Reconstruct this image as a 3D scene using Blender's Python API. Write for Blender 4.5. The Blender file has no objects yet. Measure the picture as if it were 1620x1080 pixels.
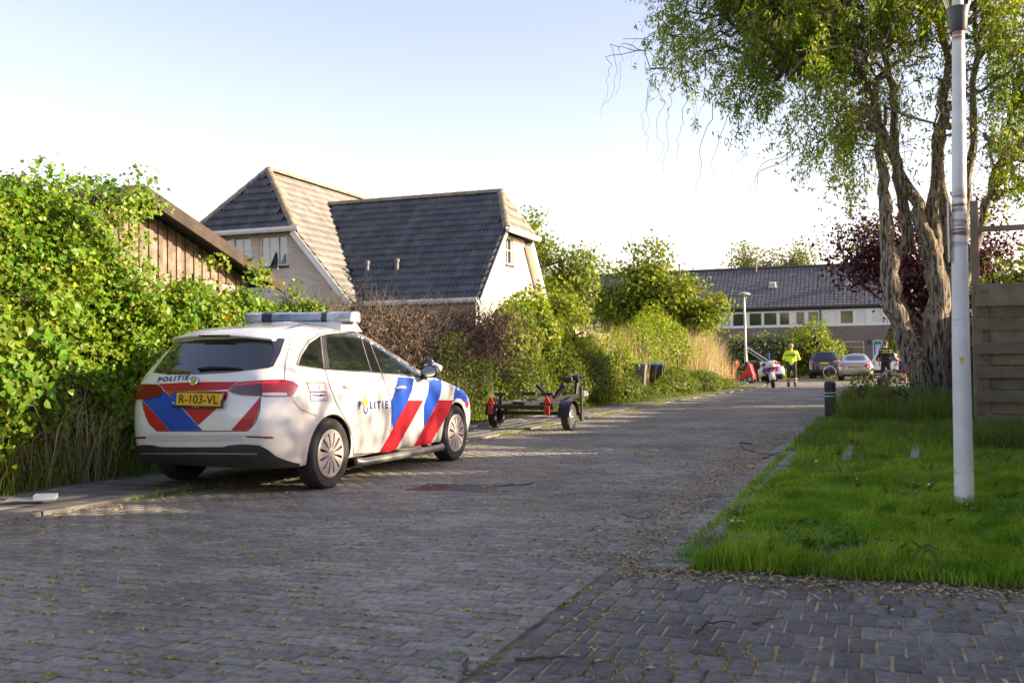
import bpy, bmesh, math, random
import numpy as np
from math import sin, cos, tan, pi, radians, atan2, sqrt
from mathutils import Vector, Matrix, Euler
from mathutils.bvhtree import BVHTree
from mathutils.geometry import delaunay_2d_cdt

# ---------------------------------------------------------------- camera, sky, sun, exposure
scene = bpy.context.scene
COL = scene.collection
FPX, CAMH, YAW, PIT, ROL = 1575.0, 1.13, radians(20.2), radians(1.27), radians(-.72)
CAM = np.array([0., 0., CAMH])

def ray(px, py):
    """direction in the world of a photograph pixel (1620 x 1080)"""
    x3 = (px-810)/FPX; z3 = (540-py)/FPX
    x = x3*cos(ROL)-z3*sin(ROL); z2 = x3*sin(ROL)+z3*cos(ROL)
    y = cos(PIT)-z2*sin(PIT); z = sin(PIT)+z2*cos(PIT)
    return np.array([x*cos(YAW)-y*sin(YAW), x*sin(YAW)+y*cos(YAW), z])

def at(px, py, X=None, Y=None, Z=None):
    r = ray(px, py)
    t = X/r[0] if X is not None else Y/r[1] if Y is not None else (Z-CAMH)/r[2]
    return CAM+t*r

def pixel(P):
    d = np.asarray(P, float)-CAM
    x = d[..., 0]*cos(YAW)+d[..., 1]*sin(YAW); y = -d[..., 0]*sin(YAW)+d[..., 1]*cos(YAW); z = d[..., 2]
    y2 = y*cos(PIT)+z*sin(PIT); z2 = -y*sin(PIT)+z*cos(PIT)
    x3 = x*cos(ROL)+z2*sin(ROL); z3 = -x*sin(ROL)+z2*cos(ROL)
    y2 = np.where(y2 < .05, .05, y2)
    return 810+FPX*x3/y2, 540-FPX*z3/y2, y2

cam_d = bpy.data.cameras.new('camera'); cam = bpy.data.objects.new('camera', cam_d); COL.objects.link(cam)
fw = Vector(ray(810, 540)).normalized(); rt = Vector(ray(811, 540)-ray(810, 540)).normalized(); up = rt.cross(fw)
m = Matrix.Identity(4)
for i in range(3):
    m[i][0] = rt[i]; m[i][1] = up[i]; m[i][2] = -fw[i]
m[2][3] = CAMH
cam.matrix_world = m
cam_d.sensor_width = 36; cam_d.lens = 35; cam_d.clip_start = .05; cam_d.clip_end = 3000
cam_d.dof.use_dof = True; cam_d.dof.focus_distance = 9.3; cam_d.dof.aperture_fstop = 5.0
scene.camera = cam

SUN_EL, SUN_AZ = radians(16), radians(74)          # azimuth clockwise from +Y (the road's direction)
sdir = Vector((sin(SUN_AZ)*cos(SUN_EL), cos(SUN_AZ)*cos(SUN_EL), sin(SUN_EL)))
world = bpy.data.worlds.new('World'); scene.world = world; world.use_nodes = True
nt = world.node_tree; nt.nodes.clear()
wo = nt.nodes.new('ShaderNodeOutputWorld'); bg = nt.nodes.new('ShaderNodeBackground'); sky = nt.nodes.new('ShaderNodeTexSky')
sky.sky_type = 'NISHITA'; sky.sun_disc = False; sky.sun_elevation = SUN_EL; sky.sun_rotation = SUN_AZ
sky.air_density = 1.0; sky.dust_density = .9; sky.ozone_density = 1.1
bg.inputs['Strength'].default_value = .112
wb = nt.nodes.new('ShaderNodeMixRGB'); wb.blend_type = 'MULTIPLY'; wb.inputs['Fac'].default_value = 1; wb.inputs['Color2'].default_value = (1.3, .98, .93, 1)      # white balance
nt.links.new(sky.outputs[0], wb.inputs['Color1']); nt.links.new(wb.outputs[0], bg.inputs['Color']); nt.links.new(bg.outputs[0], wo.inputs['Surface'])
sun_d = bpy.data.lights.new('sun', 'SUN'); sun_d.energy = 4.2; sun_d.angle = radians(.6); sun_d.color = (1., .82, .58)
sun = bpy.data.objects.new('sun', sun_d); COL.objects.link(sun); sun.rotation_euler = (-sdir).to_track_quat('-Z', 'Y').to_euler()
sun.location = (30, 10, 20)
vs = scene.view_settings
vs.view_transform = 'Standard'; vs.look = 'None'; vs.gamma = 1; vs.exposure = 1.78; vs.use_curve_mapping = False

# ---------------------------------------------------------------- objects, tags
def link(name, data, parent=None):
    o = bpy.data.objects.new(name, data); COL.objects.link(o)
    if parent is not None: o.parent = parent
    return o

def tag(o, label=None, cat=None, group=None, kind=None):
    if label: o['label'] = label
    if cat: o['category'] = cat
    if group: o['group'] = group
    if kind: o['kind'] = kind
    return o

def thing(name, label, cat, loc=(0, 0, 0), rz=0, group=None):
    o = link(name, None); o.empty_display_size = .2
    o.location = loc; o.rotation_euler = (0, 0, rz)
    return tag(o, label, cat, group)

def np_mesh(name, V, quads=None, tris=None, mats=(), smooth=False, qm=None, tm=None):
    """mesh from numpy arrays"""
    me = bpy.data.meshes.new(name)
    V = np.asarray(V, np.float32)
    nq = 0 if quads is None else len(quads); ntr = 0 if tris is None else len(tris)
    me.vertices.add(len(V)); me.vertices.foreach_set('co', V.ravel())
    loops = []; starts = []; n = 0
    if nq: loops.append(np.asarray(quads).ravel()); starts.append(np.arange(nq)*4); n = nq*4
    if ntr: loops.append(np.asarray(tris).ravel()); starts.append(n+np.arange(ntr)*3)
    L = np.concatenate(loops).astype(np.int32); S = np.concatenate(starts).astype(np.int32)
    me.loops.add(len(L)); me.loops.foreach_set('vertex_index', L)
    me.polygons.add(len(S)); me.polygons.foreach_set('loop_start', S)
    for mt in mats: me.materials.append(mt)
    if qm is not None or tm is not None:
        mi = np.concatenate([np.zeros(nq, np.int32) if qm is None else qm, np.zeros(ntr, np.int32) if tm is None else tm]).astype(np.int32)
        me.polygons.foreach_set('material_index', mi)
    if smooth: me.polygons.foreach_set('use_smooth', np.ones(len(S), bool))
    me.update(calc_edges=True)
    return me

class MB:
    """collects simple shapes; build() links them as one mesh object"""
    def __init__(s): s.v = []; s.f = []; s.m = []
    def add(s, V, F, mi=0):
        b = len(s.v); s.v += [tuple(map(float, p)) for p in V]; s.f += [tuple(b+i for i in f) for f in F]; s.m += [mi]*len(F)
        return s
    def box(s, c, d, R=None, mi=0, taper=(1, 1)):
        hx, hy, hz = d[0]/2, d[1]/2, d[2]/2
        V = [(-hx, -hy, -hz), (hx, -hy, -hz), (hx, hy, -hz), (-hx, hy, -hz)]
        tx, ty = taper
        V += [(-hx*tx, -hy*ty, hz), (hx*tx, -hy*ty, hz), (hx*tx, hy*ty, hz), (-hx*tx, hy*ty, hz)]
        if R is not None: V = [R @ Vector(p) for p in V]
        V = [(p[0]+c[0], p[1]+c[1], p[2]+c[2]) for p in V]
        return s.add(V, [(3, 2, 1, 0), (4, 5, 6, 7), (0, 1, 5, 4), (1, 2, 6, 5), (2, 3, 7, 6), (3, 0, 4, 7)], mi)
    def tube(s, path, rad, n=8, mi=0, caps=True):
        P = [Vector(p) for p in path]
        if not hasattr(rad, '__len__'): rad = [rad]*len(P)
        V = []; F = []
        t0 = (P[1]-P[0]).normalized(); a = t0.orthogonal().normalized()
        for i, p in enumerate(P):
            t = (P[min(i+1, len(P)-1)]-P[max(i-1, 0)])
            t = t.normalized() if t.length > 1e-9 else t0
            a = (a-t*a.dot(t)); a = a.normalized() if a.length > 1e-6 else t.orthogonal().normalized()
            b = t.cross(a)
            for k in range(n):
                q = 2*pi*k/n; V.append(p+(a*cos(q)+b*sin(q))*rad[i])
        for i in range(len(P)-1):
            for k in range(n):
                F.append((i*n+k, i*n+(k+1) % n, (i+1)*n+(k+1) % n, (i+1)*n+k))
        if caps: F += [tuple(range(n-1, -1, -1)), tuple((len(P)-1)*n+k for k in range(n))]
        return s.add(V, F, mi)
    def lathe(s, prof, n=24, M=None, mi=0, close=False, caps=True):
        """prof: list of (r, z) turned about z; M a 4x4 placing it"""
        V = []; F = []
        for r, z in prof:
            for k in range(n):
                q = 2*pi*k/n; V.append(Vector((r*cos(q), r*sin(q), z)))
        m_ = len(prof)
        for i in range(m_-1 if not close else m_):
            j = (i+1) % m_
            for k in range(n): F.append((i*n+k, i*n+(k+1) % n, j*n+(k+1) % n, j*n+k))
        if not close and caps:
            if prof[0][0] > 1e-5: F.append(tuple(range(n-1, -1, -1)))
            if prof[-1][0] > 1e-5: F.append(tuple((m_-1)*n+k for k in range(n)))
        if M is not None: V = [M @ p for p in V]
        return s.add(V, F, mi)
    def prism(s, poly, d, M=None, mi=0):
        """poly in xy, from z=-d/2 to d/2"""
        n = len(poly); V = [Vector((p[0], p[1], -d/2)) for p in poly]+[Vector((p[0], p[1], d/2)) for p in poly]
        if M is not None: V = [M @ p for p in V]
        F = [tuple(range(n-1, -1, -1)), tuple(range(n, 2*n))]+[(i, (i+1) % n, n+(i+1) % n, n+i) for i in range(n)]
        return s.add(V, F, mi)
    def quad(s, *P, mi=0): return s.add(P, [tuple(range(len(P)))], mi)
    def mesh(s, name, mats, smooth=False, bevel=0, merge=False, seg=2):
        me = bpy.data.meshes.new(name); me.from_pydata(s.v, [], s.f)
        for mt in (mats if isinstance(mats, (list, tuple)) else [mats]): me.materials.append(mt)
        me.polygons.foreach_set('material_index', s.m)
        bm = bmesh.new(); bm.from_mesh(me)
        if merge: bmesh.ops.remove_doubles(bm, verts=bm.verts, dist=1e-5)
        bmesh.ops.recalc_face_normals(bm, faces=bm.faces)
        if bevel:
            ed = [e for e in bm.edges if len(e.link_faces) == 2 and e.calc_face_angle(0) > .6]
            bmesh.ops.bevel(bm, geom=ed, offset=bevel, segments=seg, affect='EDGES', profile=.6, clamp_overlap=True)
        if smooth:
            for f in bm.faces: f.smooth = True
            for e in bm.edges:
                if len(e.link_faces) == 2 and e.calc_face_angle(0) > .75: e.smooth = False
        bm.to_mesh(me); bm.free()
        return me
    def build(s, name, mats, parent=None, smooth=False, bevel=0, **k):
        return link(name, s.mesh(name, mats, smooth, bevel, **k), parent)

def basis(x, y, z, o=(0, 0, 0)):
    M = Matrix.Identity(4)
    for i in range(3): M[i][0] = x[i]; M[i][1] = y[i]; M[i][2] = z[i]; M[i][3] = o[i]
    return M

def axis_M(axis, o=(0, 0, 0)):
    """matrix whose z points along axis"""
    z = Vector(axis).normalized(); x = z.orthogonal().normalized(); return basis(x, z.cross(x), z, o)

def text_mesh(body, size=1.0, shear=0, bold=0, space=1.):
    """2-D verts and faces of a line of text, height of capitals about .7*size"""
    c = bpy.data.curves.new('t', 'FONT'); c.body = body; c.size = size; c.resolution_u = 3; c.shear = shear; c.offset = bold; c.space_character = space
    o = bpy.data.objects.new('t', c); COL.objects.link(o)
    dg = bpy.context.evaluated_depsgraph_get(); me = bpy.data.meshes.new_from_object(o.evaluated_get(dg))
    V = np.array([v.co[:2] for v in me.vertices]); F = [tuple(p.vertices) for p in me.polygons]
    bpy.data.objects.remove(o); bpy.data.curves.remove(c); bpy.data.meshes.remove(me)
    return V, F

def copy_tree(o, parent=None):
    c = o.copy(); COL.objects.link(c); c.parent = parent
    for ch in o.children: copy_tree(ch, c)
    return c

# ---------------------------------------------------------------- materials
MATS = {}
def mat(name, col, rough=.6, metal=0, col2=None, scale=8, bump=0, bscale=60, spec=.5, coat=0, rand=0, detail=4, coords='Object', transl=0, ior=None, emit=None):
    """principled material; col2 + scale = noise mottling, rand = value spread from piece to piece"""
    if name in MATS: return MATS[name]
    mt = bpy.data.materials.new(name); mt.use_nodes = True; n = mt.node_tree.nodes; l = mt.node_tree.links
    p = n['Principled BSDF']; out = n['Material Output']
    p.inputs['Roughness'].default_value = rough; p.inputs['Metallic'].default_value = metal
    p.inputs['Specular IOR Level'].default_value = spec; p.inputs['Coat Weight'].default_value = coat
    p.inputs['Coat Roughness'].default_value = .04
    c4 = (*col, 1); sock = None
    p.inputs['Base Color'].default_value = c4
    tc = n.new('ShaderNodeTexCoord')
    VEC = n.new('ShaderNodeNewGeometry').outputs['Position'] if coords == 'World' else tc.outputs[coords]
    if col2 is not None:
        no = n.new('ShaderNodeTexNoise'); no.inputs['Scale'].default_value = scale; no.inputs['Detail'].default_value = detail
        l.new(VEC, no.inputs['Vector'])
        rp = n.new('ShaderNodeValToRGB'); rp.color_ramp.elements[0].position = .35; rp.color_ramp.elements[1].position = .65
        rp.color_ramp.elements[0].color = c4; rp.color_ramp.elements[1].color = (*col2, 1)
        l.new(no.outputs['Fac'], rp.inputs['Fac']); sock = rp.outputs['Color']
    if rand:
        ge = n.new('ShaderNodeNewGeometry'); oi = n.new('ShaderNodeObjectInfo'); ad = n.new('ShaderNodeMath'); ad.operation = 'ADD'
        l.new(ge.outputs['Random Per Island'], ad.inputs[0]); l.new(oi.outputs['Random'], ad.inputs[1])
        fr = n.new('ShaderNodeMath'); fr.operation = 'FRACT'; l.new(ad.outputs[0], fr.inputs[0])
        mr = n.new('ShaderNodeMapRange'); mr.inputs['To Min'].default_value = 1-rand; mr.inputs['To Max'].default_value = 1+rand
        l.new(fr.outputs[0], mr.inputs['Value'])
        hs = n.new('ShaderNodeHueSaturation'); l.new(mr.outputs['Result'], hs.inputs['Value'])
        hm = n.new('ShaderNodeMapRange'); hm.inputs['To Min'].default_value = .5-.03*rand/.3; hm.inputs['To Max'].default_value = .5+.02*rand/.3
        ml = n.new('ShaderNodeMath'); ml.operation = 'MULTIPLY'; ml.inputs[1].default_value = 7.31; l.new(fr.outputs[0], ml.inputs[0])
        f2 = n.new('ShaderNodeMath'); f2.operation = 'FRACT'; l.new(ml.outputs[0], f2.inputs[0]); l.new(f2.outputs[0], hm.inputs['Value'])
        l.new(hm.outputs['Result'], hs.inputs['Hue'])
        if sock is not None: l.new(sock, hs.inputs['Color'])
        else: hs.inputs['Color'].default_value = c4
        sock = hs.outputs['Color']
    if sock is not None: l.new(sock, p.inputs['Base Color'])
    if bump:
        nb = n.new('ShaderNodeTexNoise'); nb.inputs['Scale'].default_value = bscale; nb.inputs['Detail'].default_value = 5
        l.new(VEC, nb.inputs['Vector'])
        bp = n.new('ShaderNodeBump'); bp.inputs['Strength'].default_value = bump; bp.inputs['Distance'].default_value = .02
        l.new(nb.outputs['Fac'], bp.inputs['Height']); l.new(bp.outputs['Normal'], p.inputs['Normal'])
    if transl:
        tr = n.new('ShaderNodeBsdfTranslucent'); mx = n.new('ShaderNodeMixShader'); mx.inputs['Fac'].default_value = transl
        if sock is not None:
            br = n.new('ShaderNodeMixRGB'); br.blend_type = 'MULTIPLY'; br.inputs['Fac'].default_value = 1; br.inputs['Color2'].default_value = (1.5, 1.35, .5, 1)
            l.new(sock, br.inputs['Color1']); l.new(br.outputs[0], tr.inputs['Color'])
        else: tr.inputs['Color'].default_value = (col[0]*1.5, col[1]*1.35, col[2]*.5, 1)
        l.new(p.outputs[0], mx.inputs[1]); l.new(tr.outputs[0], mx.inputs[2]); l.new(mx.outputs[0], out.inputs['Surface'])
    if emit: p.inputs['Emission Color'].default_value = (*emit[0], 1); p.inputs['Emission Strength'].default_value = emit[1]
    MATS[name] = mt
    return mt

def glass_mat(name, col=(.8, .85, .85), rough=.02):
    """thin clear glass: mostly transparent with a fresnel reflection"""
    if name in MATS: return MATS[name]
    mt = bpy.data.materials.new(name); mt.use_nodes = True; n = mt.node_tree.nodes; l = mt.node_tree.links
    n.remove(n['Principled BSDF']); out = n['Material Output']
    t = n.new('ShaderNodeBsdfTransparent'); t.inputs['Color'].default_value = (*col, 1)
    g = n.new('ShaderNodeBsdfGlossy'); g.inputs['Roughness'].default_value = rough
    fr = n.new('ShaderNodeFresnel'); fr.inputs['IOR'].default_value = 1.5
    mx = n.new('ShaderNodeMixShader'); l.new(fr.outputs[0], mx.inputs['Fac']); l.new(t.outputs[0], mx.inputs[1]); l.new(g.outputs[0], mx.inputs[2])
    l.new(mx.outputs[0], out.inputs['Surface']); MATS[name] = mt
    return mt

M_paver = mat('paver', (.2, .187, .158), .9, col2=(.35, .325, .28), scale=26, bump=.7, bscale=130, rand=.2, detail=8, coords='World')
M_joint = mat('paver joint', (.06, .054, .04), .95, col2=(.2, .17, .07), scale=4)
M_pathpaver = mat('path paver', (.135, .128, .115), .9, col2=(.235, .22, .195), scale=26, bump=.7, bscale=130, rand=.24, detail=8, coords='World')
M_pathjoint = mat('path joint', (.42, .34, .19), .95, col2=(.2, .17, .08), scale=9)
M_slab = mat('slab', (.17, .16, .15), .9, col2=(.22, .2, .18), scale=4, bump=.4, bscale=80, rand=.15, coords='World')
M_kerb = mat('kerb', (.16, .155, .14), .9, col2=(.23, .215, .18), scale=5, bump=.5, bscale=60, rand=.1, coords='World')
M_soil = mat('soil', (.06, .048, .03), .95, col2=(.045, .06, .02), scale=2.5, bump=.6, bscale=20)
M_lawnsoil = mat('lawn soil', (.03, .045, .012), .95, col2=(.05, .06, .02), scale=6)
M_grass = mat('grass', (.1, .26, .014), .55, col2=(.25, .39, .035), scale=2.2, rand=.45, transl=.35, spec=.22)
M_tallgrass = mat('tall grass', (.08, .14, .02), .55, col2=(.13, .175, .03), scale=1.2, rand=.4, transl=.3, spec=.22)
M_dry = mat('dry stalk', (.34, .28, .18), .7, col2=(.46, .39, .25), scale=2, rand=.3, transl=.3)
M_ivy = mat('ivy leaf', (.085, .18, .013), .38, col2=(.16, .255, .018), scale=1.6, rand=.4, transl=.32, spec=.22)
M_ivyY = mat('yellowed leaf', (.5, .3, .03), .5, rand=.3, transl=.3)
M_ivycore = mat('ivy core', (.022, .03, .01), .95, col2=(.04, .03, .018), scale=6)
M_bush = mat('bush leaf', (.13, .215, .016), .5, col2=(.22, .285, .022), scale=1.2, rand=.4, transl=.35, spec=.22)
M_weed = mat('weed leaf', (.085, .14, .018), .5, col2=(.12, .17, .022), scale=1.5, rand=.4, transl=.35, spec=.22)
M_maple = mat('maple leaf', (.115, .185, .018), .5, col2=(.2, .255, .024), scale=.8, rand=.4, transl=.35, spec=.22)
M_pale = mat('pale tree leaf', (.12, .15, .035), .5, col2=(.16, .18, .05), scale=.8, rand=.35, transl=.4, spec=.22)
M_willow = mat('willow leaf', (.12, .22, .025), .45, col2=(.22, .3, .036), scale=.7, rand=.45, transl=.5, spec=.22)
M_plum = mat('plum leaf', (.04, .007, .016), .45, col2=(.07, .012, .025), scale=1.2, rand=.4, transl=.3)
M_wist = mat('wisteria flower', (.34, .33, .42), .7, rand=.2)
M_bark = mat('willow bark', (.085, .07, .052), .95, col2=(.22, .19, .15), scale=9, bump=1., bscale=14)
M_bark2 = mat('bark', (.09, .075, .055), .95, col2=(.15, .125, .09), scale=9, bump=.7, bscale=25)
M_twig = mat('dead twig', (.055, .04, .028), .9, col2=(.11, .085, .06), scale=3, rand=.3)
M_deadleaf = mat('dead leaf', (.07, .042, .022), .8, col2=(.13, .085, .045), scale=3, rand=.4)

def fissures(mt):
    n = mt.node_tree.nodes; l = mt.node_tree.links; p = n['Principled BSDF']; tc = n.new('ShaderNodeTexCoord'); mp = n.new('ShaderNodeMapping'); mp.inputs['Scale'].default_value = (16, 16, 2.2); l.new(tc.outputs['Object'], mp.inputs[0])
    no = n.new('ShaderNodeTexNoise'); no.inputs['Scale'].default_value = 1.4; no.inputs['Detail'].default_value = 9; no.inputs['Roughness'].default_value = .72; no.inputs['Distortion'].default_value = .7; l.new(mp.outputs[0], no.inputs['Vector'])
    rp = n.new('ShaderNodeValToRGB'); e = rp.color_ramp.elements; e[0].position = .44; e[0].color = (.025, .02, .015, 1); e[1].position = .55; e[1].color = (.34, .285, .21, 1); l.new(no.outputs['Fac'], rp.inputs['Fac']); l.new(rp.outputs[0], p.inputs['Base Color'])
    bp = n.new('ShaderNodeBump'); bp.inputs['Strength'].default_value = 1; bp.inputs['Distance'].default_value = .06; l.new(no.outputs['Fac'], bp.inputs['Height']); l.new(bp.outputs[0], p.inputs['Normal'])
fissures(M_bark)

def stains(mt, lo=.62, hi=1.15, sc=.55):
    n = mt.node_tree.nodes; l = mt.node_tree.links; p = n['Principled BSDF']; ge = n.new('ShaderNodeNewGeometry'); no = n.new('ShaderNodeTexNoise'); no.inputs['Scale'].default_value = sc; no.inputs['Detail'].default_value = 7; no.inputs['Roughness'].default_value = .62; l.new(ge.outputs['Position'], no.inputs['Vector'])
    mr = n.new('ShaderNodeMapRange'); mr.inputs['From Min'].default_value = .35; mr.inputs['From Max'].default_value = .65; mr.inputs['To Min'].default_value = lo; mr.inputs['To Max'].default_value = hi; l.new(no.outputs['Fac'], mr.inputs['Value'])
    hs = n.new('ShaderNodeHueSaturation'); l.new(mr.outputs[0], hs.inputs['Value']); l.new(p.inputs['Base Color'].links[0].from_socket, hs.inputs['Color']); l.new(hs.outputs[0], p.inputs['Base Color'])
for q in (M_paver, M_pathpaver, M_slab, M_kerb): stains(q)
stains(M_grass, .6, 1.3, 1.6)
# ---------------------------------------------------------------- the setting: ground, road, path, pavement, lawn
rng = np.random.default_rng(7)
def xk(y):
    """left kerb line"""
    return np.interp(y, [-5, 5.5, 8, 13, 24, 35, 43, 52, 70], [-6.2, -6.12, -5.95, -5.6, -5.6, -5.0, -4.6, -5.2, -7.5])
XR = -1.0                                   # right kerb line
g = MB(); g.quad((-300, -60, -.06), (300, -60, -.06), (300, 500, -.06), (-300, 500, -.06))
tag(g.build('ground', M_soil), 'bare earth and far ground under the gardens', None, kind='structure')

road_poly = [(float(xk(y))-.02, y, -.008) for y in np.linspace(-4, 70, 60)]
road = MB()
ys = np.linspace(-4, 72, 80)
for a, b in zip(ys[:-1], ys[1:]):
    r0 = -1.3 if a < 5.4 else XR if a < 30 else min(3.5, XR+(a-30)*.25); r1 = -1.3 if b < 5.4 else XR if b < 30 else min(3.5, XR+(b-30)*.25)
    road.quad((xk(a)-.02, a, -.008), (r0, a, -.008), (r1, b, -.008), (xk(b)-.02, b, -.008))
ROAD = tag(road.build('road', M_joint), 'grey brick paved road with mossy joints', kind='structure')
pth = MB(); pth.quad((-1.3, -4, -.0035), (9, -4, -.0035), (9, 5.4, -.0035), (-1.3, 5.4, -.0035))
PATH = tag(pth.build('side_path', M_pathjoint), 'dark brick paved side path with sandy joints', kind='structure')

# one paver: top face with a worn edge and short sides
def paver_template(L, W, h=.03, e=.006):
    a, b = L/2, W/2
    V = [(-a, -b, -h), (a, -b, -h), (a, b, -h), (-a, b, -h), (-a, -b, -e), (a, -b, -e), (a, b, -e), (-a, b, -e),
         (-a+e, -b+e, 0), (a-e, -b+e, 0), (a-e, b-e, 0), (-a+e, b-e, 0)]
    F = [(0, 1, 5, 4), (1, 2, 6, 5), (2, 3, 7, 6), (3, 0, 4, 7), (4, 5, 9, 8), (5, 6, 10, 9), (6, 7, 11, 10), (7, 4, 8, 11), (8, 9, 10, 11)]
    return np.array(V), np.array(F)

def rot_batch(rx, ry, rz):
    cx, sx, cy, sy, cz, sz = np.cos(rx), np.sin(rx), np.cos(ry), np.sin(ry), np.cos(rz), np.sin(rz)
    R = np.empty((len(rx), 3, 3))
    R[:, 0, 0] = cz*cy; R[:, 0, 1] = cz*sy*sx-sz*cx; R[:, 0, 2] = cz*sy*cx+sz*sx
    R[:, 1, 0] = sz*cy; R[:, 1, 1] = sz*sy*sx+cz*cx; R[:, 1, 2] = sz*sy*cx-cz*sx
    R[:, 2, 0] = -sy; R[:, 2, 1] = cy*sx; R[:, 2, 2] = cy*cx
    return R

def scatter(T, F, pos, R, sc=None):
    """copies of a template: verts (N*k,3), faces (N*f,n)"""
    pos = np.asarray(pos); N = len(pos)
    V = np.einsum('nij,kj->nki', R, T)
    if sc is not None: V = V*(np.asarray(sc).reshape(N, 1, -1))
    V = V+pos[:, None, :]
    Fq = (np.asarray(F)[None]+(np.arange(N)*len(T))[:, None, None]).reshape(-1, np.asarray(F).shape[1])
    return V.reshape(-1, 3), Fq

def lay(name, T, F, pos, R, material, parent, stuffname, nmax=300):
    """pieces: the nmax that show largest are objects, the rest one joined 'stuff' part"""
    px, py, d = pixel(pos)
    inside = (px > -20) & (px < 1640) & (py > 0) & (py < 1100) & (d > .5)
    order = np.argsort(np.where(inside, d, d+1000))
    near, rest = order[:nmax], order[nmax:]
    me = np_mesh(name, T, quads=F, mats=[material])
    for i in near:
        o = link(name, me, parent)
        M4 = Matrix([list(R[i][0])+[pos[i][0]], list(R[i][1])+[pos[i][1]], list(R[i][2])+[pos[i][2]], [0, 0, 0, 1]])
        o.matrix_basis = M4
    if len(rest):
        V, Q = scatter(T, F, pos[rest], R[rest])
        o = link(stuffname, np_mesh(stuffname, V, quads=Q, mats=[material]), parent); o['kind'] = 'stuff'

# road pavers: long side across the road, running bond
pos = []
row = 0; y = 1.6
while y < 52:
    x0 = xk(y)+.02; x1 = (-1.42 if y < 5.4 else XR-.02) if y < 30 else min(3.4, XR+(y-30)*.25)
    x = x0+(row % 2)*.102+.1
    xs = np.arange(x, x1-.05, .204)
    # a drain plate lies in the road
    for xx in xs:
        if -4.05 < xx < -3.35 and 8.1 < y < 8.62: continue
        pos.append((xx, y, 0))
    row += 1; y += .103
pos = np.array(pos); N = len(pos)
wav = .004*np.sin(pos[:, 0]*2.1+np.sin(pos[:, 1]*1.3))*np.sin(pos[:, 1]*1.7)
pos[:, 2] = np.abs(wav)*.8+np.abs(rng.normal(0, .0015, N))
pos[:, :2] += rng.normal(0, .0015, (N, 2))
R = rot_batch(rng.normal(0, .006, N), rng.normal(0, .004, N), rng.normal(0, .008, N))
T, F = paver_template(.1975, .0968, .03, .0035)
half = []
row = 0; y = 1.6
while y < 30:
    x0 = xk(y)+.02; x1 = -1.42 if y < 5.4 else XR-.02; xs = np.arange(x0+(row % 2)*.102+.1, x1-.05, .204)
    if row % 2: half.append((x0+.045, y, .001))
    if x1+(.03 if y < 5.4 else 0)-(xs[-1]+.1) > .085: half.append((xs[-1]+.1+.0535, y, .001))
    row += 1; y += .103
lay('paver', T, F, pos, R, M_paver, ROAD, 'pavers')
Th, Fh = paver_template(.097, .0985, .03, .0035); half = np.array(half); lay('half_paver', Th, Fh, half, rot_batch(*[rng.normal(0, .006, len(half)) for _ in range(3)]), M_paver, ROAD, 'half_pavers', 60)
# border course between road and path (lengthwise), then the path (long side along the road)
pos = []
for k, xb in enumerate((-1.34, -1.235)):
    for y in np.arange(1.4+k*.1, 5.4, .204): pos.append((xb, y, 0))
for row, y in enumerate(np.arange(1.3, 5.44, .206)):
    for x in np.arange(-1.13+(row % 2)*.0525, 6.5, .105): pos.append((x, y, 0))
pos = np.array(pos); N = len(pos)
pos[:, 2] = .004*np.abs(np.sin(pos[:, 0]*3+1)*np.sin(pos[:, 1]*2.3))+np.abs(rng.normal(0, .002, N)); pos[:, :2] += rng.normal(0, .0025, (N, 2))
R = rot_batch(rng.normal(0, .008, N), rng.normal(0, .008, N), rng.normal(0, .015, N)+pi/2)
T, F = paver_template(.194, .094, .03, .004)
lay('paver', T, F, pos, R, M_pathpaver, PATH, 'pavers')
hp_ = np.array([(-1.1545, y, .001) for row, y in enumerate(np.arange(1.3, 5.44, .206)) if row % 2]); Th, Fh = paver_template(.194, .044, .03, .004); lay('half_paver', Th, Fh, hp_, rot_batch(np.zeros(len(hp_)), np.zeros(len(hp_)), np.full(len(hp_), pi/2)), M_pathpaver, PATH, 'half_pavers')

# left pavement with slabs and kerb stones
PAVZ = .03
pv = MB()
for a, b in zip(ys[:-1], ys[1:]):
    if b > 48: break
    pv.quad((-7.75, a, PAVZ-.008), (xk(a)-.1, a, PAVZ-.008), (xk(b)-.1, b, PAVZ-.008), (-7.75, b, PAVZ-.008))
    pv.quad((xk(a)-.1, a, PAVZ-.008), (xk(a)-.1, a, -.05), (xk(b)-.1, b, -.05), (xk(b)-.1, b, PAVZ-.008))
PAVE = tag(pv.build('pavement', M_joint), 'grey slab pavement along the ivy hedge', kind='structure')
pos = []
for r_, y in enumerate(np.arange(4.2, 26, .303)):
    for xx in np.arange(xk(y)-.29, -7.5, -.303): pos.append((xx, y, PAVZ+rng.normal(0, .003)))
pos = np.array(pos); N = len(pos); R = rot_batch(rng.normal(0, .01, N), rng.normal(0, .008, N), rng.normal(0, .008, N))
T, F = paver_template(.296, .296, .03, .005)
lay('paving_slab', T, F, pos, R, M_slab, PAVE, 'paving_slabs')
KERB = tag(link('kerb', None), kind='structure')
kb = MB(); kb.box((0, 0, 0), (.13, .985, .2)); kme = kb.mesh('kerb_stone', M_kerb, bevel=.012)
y = 4.0
while y < 47:
    o = link('kerb_stone', kme, KERB); a = atan2(xk(y+.99)-xk(y), .99)
    o.location = (float(xk(y+.5))-.06, y+.5, PAVZ-.096+rng.normal(0, .003)); o.rotation_euler = (0, 0, -a+rng.normal(0, .006)); y += .995
y = 5.75
while y < 30:
    o = link('kerb_stone', kme, KERB); o.location = (XR+.05+rng.normal(0, .012), y+.5, -.075+rng.normal(0, .006)); o.rotation_euler = (rng.normal(0, .006), 0, rng.normal(0, .006)); y += 1.0

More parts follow.
